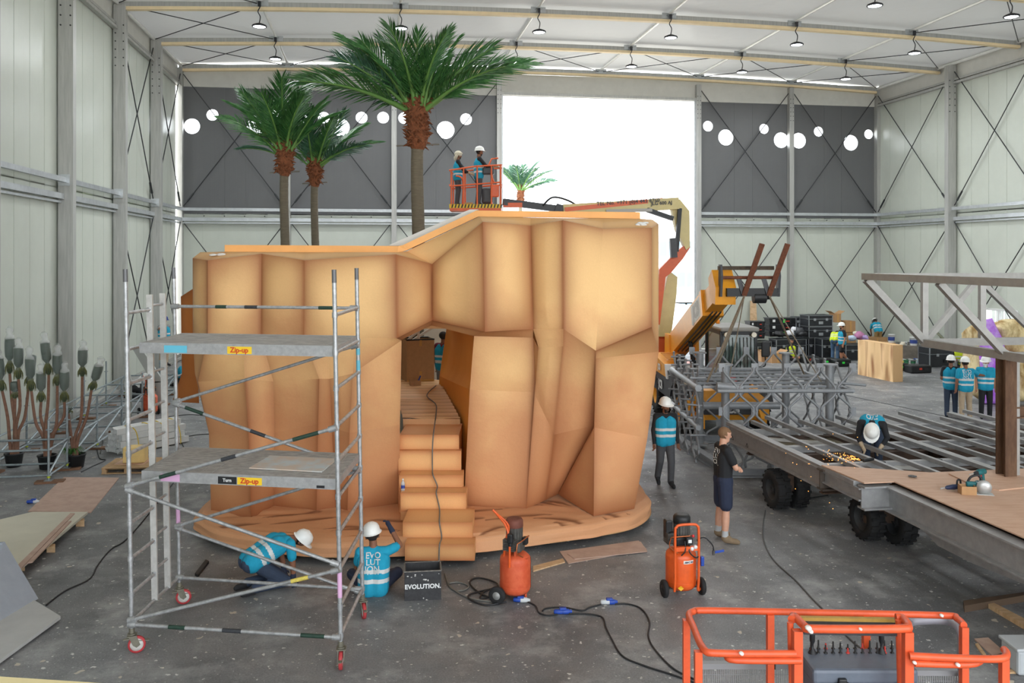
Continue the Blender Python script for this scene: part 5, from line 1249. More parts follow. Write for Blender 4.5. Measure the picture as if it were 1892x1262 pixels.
ft(smoothpath([FP(1480, 1221, 2.38), FP(1360, 1220, 2.38), FP(1343, 1212, 2.38)], 4), .019); ft(smoothpath([FP(1690, 1226, 2.38), FP(1790, 1228, 2.38), FP(1815, 1218, 2.38)], 4), .019)
zc_ = 2.56
hoop = [FP(1463, 1145, zc_), FP(1468, 1139, zc_), FP(1488, 1158, zc_), FP(1505, 1162, zc_), FP(1660, 1162, zc_), FP(1678, 1157, zc_), FP(1668, 1143, zc_), FP(1655, 1141, zc_)]
ft(smoothpath(hoop, 4), .024)
for px, Y in ((1473, FP(1473, 1158, zc_).y), (1677, FP(1677, 1160, zc_).y)): bar(px, Y, zf_, zc_ - .02, .05)
for px, py in ((1460, 1150), (1660, 1146)): a = FP(px, py, zc_); ft([a, Vector((a.x + .02, a.y - .02, 1.6))], .018)
q = MB(); a, b = FP(1475, 1144, zc_ - .04), FP(1652, 1147, zc_ - .04); q.prism([a, b, b + Vector((.0, -.10, -.03)), a + Vector((.0, -.10, -.03))], (0, 0, -.02)); q.build('cover_plate', mat('cover_black', (48, 48, 52), .6, 0, .2, 30), fb, world=True)
q = MB(); q.beam(a, b, .03, .03); q.build('cover_edge', mat('dull_yellow_edge', (176, 138, 60), .6, 0, .2, 12), fb, world=True)
# control box
cbx = [FP(1482, 1214, 2.22), FP(1672, 1216, 2.22)]; Yc = cbx[0].y
M_CB = mat('control_box_grey', (92, 100, 112), .5, 0, .08, 12)
q = MB(); X0, X1 = cbx[0].x, cbx[1].x
q.bevbox(((X0 + X1) / 2, Yc - .05, 2.19), (X1 - X0, .30, .09), .02); q.bevbox(((X0 + X1) / 2, Yc - .04, 2.02), (X1 - X0 - .03, .26, .28), .03); cbo = q.build('control_box', M_CB, fb, world=True)
L_ = Vector(fb['_w'])
q = MB()
for k in range(24):
    x = X0 + .06 + (X1 - X0 - .1) * k / 23; h = R.uniform(.02, .05); y = Yc + .02 + .06 * (k % 2); q = MB()
    q.lathe([(.012, 2.23), (.012, 2.24), (.006, 2.242), (.005, 2.24 + h), (.001, 2.242 + h)], (x, y, 0), None, 6); q.v = [tuple(Vector(v) - L_) for v in q.v]; q.build('toggle_switch', BLACK() if k % 5 else mat('red_button', (190, 50, 40), .5), cbo)

for x, h in ((X0 + .07, .20), (X0 + .50, .16)):
    q = MB(); q.lathe([(.03, 2.23), (.02, 2.25), (.008, 2.27), (.008, 2.29), (.016, 2.31), (.018, 2.25 + h - .02), (.008, 2.25 + h)], (x, Yc + .02, 0), None, 10); q.v = [tuple(Vector(v) - L_) for v in q.v]; q.build('joystick', BLACK(), cbo)
for x in (X0 + .17, X0 + .54):
    q = MB(); q.bevbox((x, Yc - .21, 2.15), (.05, .03, .08), .008); q.bevbox((x, Yc - .22, 2.16), (.07, .02, .02), .005); q.v = [tuple(Vector(v) - L_) for v in q.v]; q.build('latch', BLACK(), cbo)
for px, py, z, s in ((1494, 1160, zc_ + .02, .022), (1498, 1166, zc_, .018), (1370, 1207, ZR + .018, .016), (1740, 1137, ZR + .018, .015), (1590, 1162, zc_ + .02, .012), (1770, 1228, 2.395, .016), (1690, 1224, 2.395, .014)):
    c = FP(px, py, z); q = MB()
    q.lathe([(.001, -s * .5), (s, -s * .2), (s * .8, s * .2), (.001, s * .35)], c, (.2, -.4, .8), 7); q.build('paint_blob', mat('off_white_blob', (222, 214, 206), .7), fb, world=True)
# floor mesh panels and toe rails
M_MESH = mat('mesh_grey', (150, 150, 152), .5, .4)
for px0, px1, py in ((1300, 1425, 1233), (1430, 1475, 1233), (1690, 1775, 1245)):
    a, b = G(px0, py, 1.95), G(px1, py, 1.95); Y = a.y
    q = MB(); n = int((b.x - a.x) / .014)
    for k in range(n + 1): x = a.x + (b.x - a.x) * k / n; q.beam((x, Y, 1.95), (x, Y, 1.3), .004, .004)
    for k in range(6): q.beam((a.x, Y + .004, 1.90 - k * .11), (b.x, Y + .004, 1.90 - k * .11), .004, .004)
    q.build('mesh_panel', M_MESH, fb, world=True)
    q = MB(); q.beam((a.x - .02, Y, 1.965), (b.x + .02, Y, 1.965), .05, .035); q.build('mid_rail', M_MESH, fb, world=True)
q = MB(); q.path(smoothpath([FP(1680, 1152, 2.3), FP(1690, 1147, 2.3), FP(1750, 1147, 2.3), FP(1776, 1168, 2.3), G(1778, 1225, 2.1), G(1780, 1262, 1.9)], 4), .03, 8); q.build('gate_loop', mat('gate_grey', (152, 150, 158), .5, .2), fb, world=True)
q = MB(); q.bb((W(1275, 0, Yf_).x, Yn_, zf_ - .06), (W(1850, 0, Yf_).x, Yf_ + .05, zf_)); q.build('basket_floor', M_DGR, fb, world=True)
q = MB(); q.beam(((1590 - CX) / FPX * 5.3, 5.3, .15), ((1590 - CX) / FPX * 5.3, 5.3, zf_ - .06), .5, .4); q.bb((2.0 - .6, 4.7, 0), (2.0 + .9, 5.9, .15)); q.build('lift_mast', M_DGR, fb, world=True)
# ------------------------------------------------------------------ people
SKIN = {'brown': (132, 86, 62), 'tan': (176, 122, 92), 'fair': (206, 156, 130)}
CLOTH = {'teal': (24, 150, 182), 'black': (30, 31, 34), 'charcoal': (74, 75, 78), 'navy': (36, 44, 66), 'jeans': (72, 100, 130), 'khaki': (178, 158, 132), 'olive': (146, 122, 78), 'grey': (128, 130, 130),
         'darkjeans': (50, 62, 82), 'boot': (132, 112, 88), 'blackboot': (38, 38, 40), 'sock': (176, 178, 180), 'white': (222, 222, 220), 'cream': (206, 198, 178), 'yellow': (206, 226, 40), 'blue': (40, 62, 130), 'hair': (36, 28, 24), 'blond': (124, 92, 64), 'maroon': (110, 30, 50), 'shirtgrey': (70, 72, 76)}
def cmat(n): return mat('cloth_' + n, CLOTH[n], .85, 0, .07, 14, bump=.25, bscale=60)
def smat(n): return mat('skin_' + n, SKIN[n], .6, 0, .05, 20)
M_REFL = mat('reflective_tape', (206, 208, 206), .4); M_HAT = mat('hard_hat_white', (236, 236, 232), .35)
STAND = dict(pel=(0, 0, .95), che=(0, .0, 1.30), nec=(0, .01, 1.48), hea=(0, -.02, 1.63), look=(0, -1, 0),
             shL=(.185, .0, 1.42), elL=(.245, .02, 1.13), wrL=(.25, -.06, .88), shR=(-.185, .0, 1.42), elR=(-.245, .02, 1.13), wrR=(-.25, -.06, .88),
             hiL=(.09, 0, .92), knL=(.105, -.02, .50), anL=(.11, .03, .09), toL=(.125, -.14, .035), hiR=(-.09, 0, .92), knR=(-.105, -.02, .50), anR=(-.11, .03, .09), toR=(-.125, -.14, .035))
def person(label, loc, rz, pose=None, top='teal', sleeves='long', legs='black', shorts=False, shoes='blackboot', skin='brown', hat='hard', vest=None, logo=None, glove=None, scale=1.0, vox=.014, hair='hair', beard=True, mask=False, socks=None, group=None, hatcol=None, fingers=None):
    """a figure facing -Y; primitives are fused by a voxel remesh into one continuous body"""
    J = dict(STAND); J.update(pose or {}); J = {k: Vector(v) for k, v in J.items()}
    pr = []                                               # (a, b, ra, rb, material name)
    sk = 'skin'
    up = (J['nec'] - J['pel']).normalized(); right = (J['shR'] - J['shL']).normalized(); fw = J['look'].normalized()
    tb = up.cross(right).normalized()                     # points to the chest or back
    if tb.dot(fw) < 0 and abs(up.z) > .3: tb = -tb
    def c(a, b, ra, rb, m): pr.append((Vector(a), Vector(b), ra, rb, m))
    sh_w = J['shL'] - J['shR']
    for s in (-1, 1):
        o = sh_w.normalized() * (.075 * s)
        c(J['pel'] + o * .9, J['che'] + o * 1.15, .118, .122, top); c(J['che'] + o * 1.15, J['nec'] - up * .10 + o * 1.0, .12, .085, top)
        c(J['pel'] + o, J['pel'] + o - up * .06, .128, .125, legs)
    c(J['shL'], J['shR'], .074, .074, top)
    c(J['nec'] - up * .05, J['nec'].lerp(J['hea'], .6), .058, .054, sk)
    # head
    H = J['hea']; hup = (H - J['nec']); hup = (hup - fw * hup.dot(fw) * .6).normalized(); hs = fw.cross(hup).normalized()
    c(H + hup * .035 + fw * -.012, H + hup * .03 + fw * .018, .092, .088, sk); c(H + fw * .02, H - hup * .075 + fw * .045, .076, .048, sk)
    c(H - hup * .005 + fw * .09, H - hup * .03 + fw * .108, .012, .017, sk)
    for s in (-1, 1): c(H + hs * (.085 * s) + hup * .012, H + hs * (.09 * s) - hup * .03, .018, .012, sk)
    for S in 'LR':
        sh, el, wr = J['sh' + S], J['el' + S], J['wr' + S]
        am = top if sleeves == 'long' else sk
        c(sh, el, .066, .050, top if sleeves != 'none' else sk) if sleeves == 'long' else (c(sh, sh.lerp(el, .62), .072, .068, top), c(sh.lerp(el, .5), el, .050, .044, sk))
        c(el, wr, .047 if sleeves == 'long' else .043, .034, am)
        gm = glove or sk; d = (wr - el).normalized(); hp = wr + d * .085
        if glove: c(wr - d * .06, wr, .042, .036, gm)
        c(wr, hp, .032, .036, gm)
        hi, kn, an, to = J['hi' + S], J['kn' + S], J['an' + S], J['to' + S]
        if shorts:
            c(hi, hi.lerp(kn, .80), .115, .105, legs); c(hi.lerp(kn, .6), kn, .075, .058, sk); c(kn, kn.lerp(an, .4), .058, .062, sk); c(kn.lerp(an, .4), an, .062, .042, sk)
            c(kn.lerp(an, .80), an, .050, .052, socks or 'sock')
        else: c(hi, kn, .105, .080, legs); c(kn, an, .078, .066, legs)
        c(an + Vector((0, 0, -.01)), an.lerp(to, .3), .058, .055, shoes); c(an.lerp(to, .1) - Vector((0, 0, .03)), to, .048, .044, shoes); c(to, to + (to - an).normalized() * .03, .044, .036, shoes)
    root = thing('person', label, 'person', loc, rz, group); root.scale = (scale,) * 3
    # fuse
    bm = MB()
    for a, b, ra, rb, m in pr:
        bm.ball(a, ra, 12, 8); bm.ball(b, rb, 12, 8)
        if (b - a).length > 1e-4: bm.tube(a, b, ra, 12, rb)
    def fuse(mb, vs, sm):
        me = mb.mesh('tmp', WHITE()); o = bpy.data.objects.new('tmp', me); col.objects.link(o)
        r = o.modifiers.new('r', 'REMESH'); r.mode = 'VOXEL'; r.voxel_size = vs; r.use_smooth_shade = True
        s_ = o.modifiers.new('s', 'SMOOTH'); s_.factor = .5; s_.iterations = sm
        dg = bpy.context.evaluated_depsgraph_get(); out = bpy.data.meshes.new_from_object(o.evaluated_get(dg)); bpy.data.objects.remove(o); bpy.data.meshes.remove(me); return out
    me = fuse(bm, vox, 3); me.name = 'body'
    names = [sk, top, legs, shoes] + ([glove] if glove else []) + ([socks or 'sock'] if shorts else []); names = list(dict.fromkeys(names)) + ['HAIR', 'WHITE']
    me.materials.clear()
    for n in names: me.materials.append(smat(skin) if n == 'skin' else cmat(hair if n == 'HAIR' else 'white' if n == 'WHITE' else n))
    nf = len(me.polygons); ct = np.empty(nf * 3); me.polygons.foreach_get('center', ct); ct = ct.reshape(-1, 3)
    best = np.full(nf, 1e9); mi = np.zeros(nf, int)
    for a, b, ra, rb, m in pr:
        ab = np.array(b - a); L2 = max(ab @ ab, 1e-9); t = np.clip(((ct - np.array(a)) @ ab) / L2, 0, 1)
        d = np.linalg.norm(ct - (np.array(a) + t[:, None] * ab), axis=1) - (ra + (rb - ra) * t) - (.004 if m != sk else 0)
        k = d < best; best[k] = d[k]; mi[k] = names.index(m)
    rel = ct - np.array(H); a_f, a_u, a_s = rel @ np.array(fw), rel @ np.array(hup), rel @ np.array(hs)
    headm = (mi == names.index(sk)) & (np.linalg.norm(rel, axis=1) < .17) & (a_u > -.13)
    hr = headm & ((a_u > .055) | ((a_f < .01) & (a_u > -.05) & (np.abs(a_s) < .08)) | ((a_f < .015) & (a_u > 0)))
    if beard: hr |= headm & (a_u < -.045) & (a_f > .03) & ~((a_u > -.072) & (a_u < -.058) & (np.abs(a_s) < .022))
    hr |= headm & (a_u > .028) & (a_u < .040) & (a_f > .06) & (np.abs(a_s) > .012) & (np.abs(a_s) < .05)      # brows
    mi[hr] = names.index('HAIR')
    if mask: mi[headm & (a_u < -.02) & (a_f > .02) & (np.abs(a_s) < .075)] = names.index('WHITE')
    me.polygons.foreach_set('material_index', mi); me.update()
    body = obj('body', me, root)
    # fingers and eyes join the body as small shapes
    fm = MB()
    for S in 'LR':
        el, wr = J['el' + S], J['wr' + S]; d = (wr - el).normalized(); sgn = 1 if S == 'L' else -1
        side = (Vector((0, -1, 0)) - d * Vector((0, -1, 0)).dot(d))
        side = side.normalized() if side.length > .2 else Vector((sgn, 0, 0)); curl = d.cross(side) * (-sgn)
        hp = wr + d * .085
        for k in range(4):
            b0 = hp + side * (.027 - .018 * k) - d * .01; l = (.034, .038, .036, .028)[k]
            fm.path([b0, b0 + d * l + curl * .004, b0 + d * l * 1.7 + curl * .022, b0 + d * l * 1.9 + curl * .042], [.0105, .010, .0092, .007], 6)
        b0 = wr + d * .03 + side * .03; fm.path([b0, b0 + side * .022 + d * .022, b0 + side * .028 + d * .05 + curl * .012], [.012, .011, .008], 6)
    fg = fm.build('fingers', cmat(glove) if glove else smat(skin), body)
    em = MB()
    for s in (-1, 1): em.ball(H + fw * .089 + hs * (.033 * s) + hup * .012, .009, 6, 4)
    em.build('eyes', mat('eye_dark', (24, 20, 18), .3), body)
    # vest: inflated shell of the torso
    if vest:
        vm = MB(); V = [(a, b, ra + .016, rb + .016) for a, b, ra, rb, m in pr[:1] + pr[1:2] + pr[3:4] + pr[4:5]]
        for s in (-1, 1):
            o = sh_w.normalized() * (.075 * s); pb = J['pel'] - up * .03
            for a, b, ra, rb in ((pb + o * .95, J['che'] + o * 1.2, .146, .142), (J['che'] + o * 1.2, J['nec'] - up * .095 + o * 1.05, .142, .098)):
                vm.ball(a, ra, 12, 8) if a is not pb else None; vm.ball(b, rb, 12, 8); vm.tube(a, b, ra, 12, rb)
        if sleeves == 'short' and vest == 'teal' and top == 'teal':
            pass
        vme = fuse(vm, max(vox, .014), 2); vme.materials.clear(); vme.materials.append(cmat(vest)); vme.materials.append(M_REFL)
        n2 = len(vme.polygons); c2 = np.empty(n2 * 3); vme.polygons.foreach_get('center', c2); c2 = c2.reshape(-1, 3)
        h = (c2 - np.array(J['pel'])) @ np.array(up); idx = np.where(((h > .06) & (h < .115)) | ((h > .19) & (h < .245)), 1, 0); vme.polygons.foreach_set('material_index', idx); vme.update()
        vo = obj('vest', vme, root)
    if logo:
        col_, sz, dirn = logo; ref = (vme if vest else me); bmx = bmesh.new(); bmx.from_mesh(ref); bvh = BVHTree.FromBMesh(bmx)
        out = tb * dirn; rx = up.cross(out).normalized()
        org = J['che'] - up * .0 + out * .3; t_ = text_mesh('EVO\nLUT\nION.', sz, frame(org, rx, up), sz * .015, .0, spacing=.8)
        vs = []
        for v in t_.v:
            hit = bvh.ray_cast(Vector(v), -out); vs.append((hit[0] + out * .006) if hit[0] else Vector(v) - out * .17)
        lm = MB(); lm.add(vs, t_.f); lm.build('back_lettering', M_REFL if col_ == 'white' else cmat(col_), root); bmx.free()
    if hat:
        hm = MB(); Mh = frame(H + hup * .055, hs, fw)           # x side, y forward, z up
        if hup.dot(Vector((Mh[0][2], Mh[1][2], Mh[2][2]))) < 0: Mh = frame(H + hup * .055, -hs, fw)
        hm.xf = Mh
        if hat == 'hard':
            n = 18; prof = [(.135, .0), (.132, .02), (.124, .07), (.100, .11), (.055, .137), (.001, .145)]
            vs = []
            for r, z in prof:
                for k in range(n): a = 2 * math.pi * k / n; vs.append((r * .92 * math.cos(a), r * 1.08 * math.sin(a), z))
            hm.add(vs, [(i * n + k, i * n + (k + 1) % n, (i + 1) * n + (k + 1) % n, (i + 1) * n + k) for i in range(5) for k in range(n)], True)
            vs = []
            for k in range(n + 1):
                a = math.pi * 2 * k / n; e = .022 + .045 * max(0, math.sin(a)); vs += [(.124 * math.cos(a), .145 * math.sin(a), .004), ((.124 + e * .6) * math.cos(a), (.145 + e) * math.sin(a), -.008 - .010 * max(0, math.sin(a)))]
            hm.add(vs, [(2 * k, 2 * k + 1, 2 * k + 3, 2 * k + 2) for k in range(n)], True)
            for x in (-.03, 0, .03): hm.path([(x, .13, .055), (x, .07, .12), (x, 0, .142), (x, -.07, .122), (x, -.13, .05)], .008, 5)
            hm.build('hard_hat', M_HAT if not hatcol else cmat(hatcol), root)
        elif hat == 'wrap':
            hm.ball((0, -.01, .0), (.118, .128, .11), 14, 8); hm.path([(.09, -.05, -.04), (.06, -.10, -.12), (.02, -.11, -.2)], [.05, .06, .04], 8); hm.path([(.1 * math.cos(a), .115 * math.sin(a), .02) for a in [k * .4 for k in range(16)]], .022, 6, closed=True); hm.build('head_wrap', cmat(hatcol or 'cream'), root)
        elif hat == 'hair':
            hm.ball((0, -.02, .0), (.106, .112, .098), 14, 8); hm.build('hair', cmat(hair), root)
    return root
WALK = dict(knL=(.10, -.10, .50), anL=(.10, -.06, .09), toL=(.11, -.23, .04), knR=(-.10, .02, .50), anR=(-.10, .22, .14), toR=(-.11, .10, .04))
BEND = dict(pel=(0, .10, .98), che=(0, -.18, 1.18), nec=(0, -.34, 1.26), hea=(0, -.46, 1.24), look=(0, -.65, -.75), shL=(.185, -.28, 1.23), shR=(-.185, -.28, 1.23), elL=(.22, -.36, .98), elR=(-.22, -.36, .98), wrL=(.14, -.46, .76), wrR=(-.14, -.46, .76), hiL=(.09, .08, .95), hiR=(-.09, .08, .95))
KNEEL = dict(pel=(0, .16, .36), che=(0, -.10, .62), nec=(0, -.26, .74), hea=(0, -.40, .78), look=(0, -.9, -.45), shL=(.19, -.20, .72), shR=(-.19, -.20, .72), elL=(.24, -.34, .46), elR=(-.24, -.36, .46), wrL=(.2, -.46, .24), wrR=(-.2, -.52, .24),
             hiL=(.10, .16, .34), hiR=(-.10, .16, .34), knL=(.16, -.20, .09), knR=(-.14, -.18, .09), anL=(.14, .28, .09), anR=(-.14, .28, .09), toL=(.14, .42, .05), toR=(-.14, .42, .05))
SIT = dict(pel=(0, .0, .12), che=(0, -.04, .46), nec=(0, -.05, .64), hea=(0, -.08, .79), shL=(.185, -.04, .58), shR=(-.185, -.04, .58), elL=(.24, -.14, .34), elR=(-.24, -.14, .34), wrL=(.16, -.34, .26), wrR=(-.16, -.34, .26),
           hiL=(.10, 0, .12), hiR=(-.10, 0, .12), knL=(.32, -.34, .17), knR=(-.32, -.34, .17), anL=(.0, -.40, .08), anR=(.05, -.34, .08), toL=(-.14, -.44, .05), toR=(.18, -.40, .05))
CHAIR = dict(pel=(0, .05, .52), che=(0, .0, .86), nec=(0, -.02, 1.04), hea=(0, -.08, 1.18), look=(0, -.9, -.4), shL=(.185, 0, .98), shR=(-.185, 0, .98), elL=(.23, -.14, .74), elR=(-.23, -.14, .74), wrL=(.12, -.34, .66), wrR=(-.12, -.34, .66),
             hiL=(.1, .04, .50), hiR=(-.1, .04, .50), knL=(.13, -.40, .52), knR=(-.13, -.40, .52), anL=(.13, -.40, .10), anR=(-.13, -.36, .10), toL=(.14, -.56, .045), toR=(-.14, -.52, .045))
def mk(base, **kw): d = dict(base); d.update(kw); return d
g = G(1229, 897)
person('man in white hard hat and teal vest walking beside the rock', g, .1, mk(WALK, look=(.35, -.9, -.1)), top='black', legs='charcoal', vest='teal', vox=.011)
g = G(1336, 998)
person('man with folded arms in black T-shirt and navy shorts', g, 2.05 - .35, dict(elR=(-.25, -.11, 1.17), wrR=(.0, -.17, 1.19), elL=(.25, -.11, 1.14), wrL=(.02, -.20, 1.12), look=(.0, -1, -.05), knL=(.12, 0, .5), knR=(-.12, 0, .5), anL=(.15, .03, .09), anR=(-.15, .03, .09), toL=(.19, -.13, .035), toR=(-.2, -.13, .035)),
       top='black', sleeves='short', legs='navy', shorts=True, shoes='boot', skin='fair', hat=None, hair='blond', beard=False, logo=('white', .105, -1), scale=1.07, vox=.010)
# kneeling pair under the slab edge
g = G(500, 1085)
person('man in teal vest crawling on hands and knees beneath the rock base', g, 2.2, mk(KNEEL, pel=(0, .26, .44), che=(0, -.08, .60), nec=(0, -.28, .66), hea=(0, -.42, .60), look=(.1, -.75, -.6), shL=(.19, -.22, .62), shR=(-.19, -.22, .62), elL=(.22, -.24, .36), elR=(-.22, -.24, .34), wrL=(.2, -.28, .14), wrR=(-.2, -.26, .12)), top='teal', sleeves='short', legs='darkjeans', vest='teal', glove='navy', vox=.011)
g = G(690, 1098)
person('man in teal vest sitting on the floor with one hand on the rock base', g, math.pi + .1, mk(SIT, elR=(-.36, -.16, .62), wrR=(-.22, -.32, .82), hea=(.02, -.06, .79)), top='teal', sleeves='short', legs='navy', vest='teal', logo=('white', .11, -1), glove='navy', vox=.011)
# welder leaning over the deck
g = RM(u_at(1612, 15.0), 15.0, .60)
person('welder in teal vest and white hard hat leaning over the steel deck', g, -.42, mk(BEND, pel=(0, .16, .93), che=(0, -.16, 1.02), nec=(0, -.36, 1.0), hea=(0, -.50, .92), look=(-.1, -.35, -.94), shL=(.19, -.28, 1.0), shR=(-.19, -.28, 1.0), elL=(.26, -.36, .78), elR=(-.24, -.40, .76), wrL=(.14, -.46, .60), wrR=(-.16, -.50, .62), hiL=(.11, .12, .9), hiR=(-.11, .12, .9)), top='black', legs='darkjeans', vest='teal', logo=('white', .11, -1), glove='khaki', vox=.011)
# group of three by the column
person('man in teal vest and dark jeans, left of the three by the rusty column', G(1757, 771), math.pi - .5, mk(STAND, wrL=(.14, -.26, 1.0)), top='black', sleeves='short', legs='darkjeans', vest='teal')
person('man in beige trousers seen from behind, lettered teal vest, pointing right', G(1784, 776), math.pi - .1, mk(STAND, elR=(-.44, -.14, 1.28), wrR=(-.66, -.26, 1.24), wrL=(.26, .0, .9)), top='teal', sleeves='short', legs='khaki', vest='teal', logo=('white', .13, -1))
person('man with white face mask and teal polo in front of the foam cliffs', G(1821, 773), -.35, mk(STAND, look=(-.6, -.8, -.1)), top='teal', sleeves='short', legs='black', vest='teal', mask=True, beard=False, skin='tan')
# people at the back
person('man in hard hat, teal vest and black shorts walking past the flight cases', G(1556, 672), -1.5, mk(WALK, anR=(-.10, .30, .16), toR=(-.11, .22, .05), look=(0, -1, 0)), top='black', sleeves='short', legs='black', shorts=True, vest='teal', skin='tan', vox=.016)
person('person in yellow vest and blue jeans bending over the flight cases', G(1543, 668), 2.6, BEND, top='black', legs='jeans', vest='yellow', hat=None, vox=.018)
person('person in yellow vest crouching among cables by the flight cases', G(1461, 668), .3, mk(SIT, pel=(0, 0, .3), hea=(0, -.05, .9), nec=(0, -.04, .76), che=(0, -.02, .6), shL=(.185, -.04, .70), shR=(-.185, -.04, .7)), top='black', legs='black', vest='yellow', hat=None, skin='tan', vox=.018)
person('man in teal shirt and olive trousers bending over boxes at the back wall', RM(u_at(1622, 40.3), 40.3, 0), math.pi, mk(BEND, pel=(0, .05, .98), che=(0, -.14, 1.24), nec=(0, -.26, 1.36), hea=(0, -.34, 1.40)), top='teal', sleeves='short', legs='olive', vest='teal', vox=.018)
person('person in yellow vest crouching behind the painted block', G(1630, 684), -1.2, mk(KNEEL), top='black', legs='black', vest='yellow', hat=None, vox=.018)
person('seated man with curly dark hair and grey trousers by the right wall', G(1772, 692), -.5, CHAIR, top='black', legs='grey', vest='yellow', hat='hair', vox=.018)
# two in the lift basket
person('man with wrapped head and teal vest at the back of the lift basket', (-1.66, 26.5, 6.22), 1.7, mk(STAND, elL=(.25, -.16, 1.15), wrL=(.2, -.38, 1.1), elR=(-.25, -.16, 1.15), wrR=(-.2, -.38, 1.06)), top='black', legs='charcoal', vest='teal', hat='wrap', glove='khaki', scale=.96, vox=.016)
person('man in hard hat and dark hoodie at the lift basket controls', (-1.02, 26.5, 6.22), 1.75, mk(STAND, elL=(.25, -.2, 1.2), wrL=(.18, -.46, 1.24), elR=(-.25, -.2, 1.2), wrR=(-.18, -.46, 1.2)), top='black', legs='charcoal', vest='teal', glove='khaki', scale=1.02, vox=.016)
# through the arch and behind the tower
person('person in teal vest half hidden at the far end of the arch', (-1.72, 21.6, 1.05), 2.6, mk(STAND), top='maroon', sleeves='short', legs='grey', vest='teal', hat='hair', vox=.018)
person('man in teal vest bending behind the big cardboard box in the arch', (-3.1, 23.2, 1.05), -.8, mk(BEND), top='teal', legs='black', vest='teal', vox=.018)
person('man in yellow and teal vest standing on the scaffold by the left wall', W(303, 676, 31.5), 1.0, mk(STAND, elR=(-.38, -.2, 1.36), wrR=(-.5, -.42, 1.4)), top='grey', legs='khaki', vest='teal', hatcol='blue', skin='tan', vox=.018)
person('worker in white hard hat crouching behind the scaffold tower', G(336, 715), 1.0, KNEEL, top='teal', sleeves='short', legs='black', vest='teal', vox=.018)
person('person in white top and blue cap crouching near the orange compressor', G(259, 735), 2.2, mk(KNEEL), top='white', legs='black', hat='hard', hatcol='navy', vox=.018)
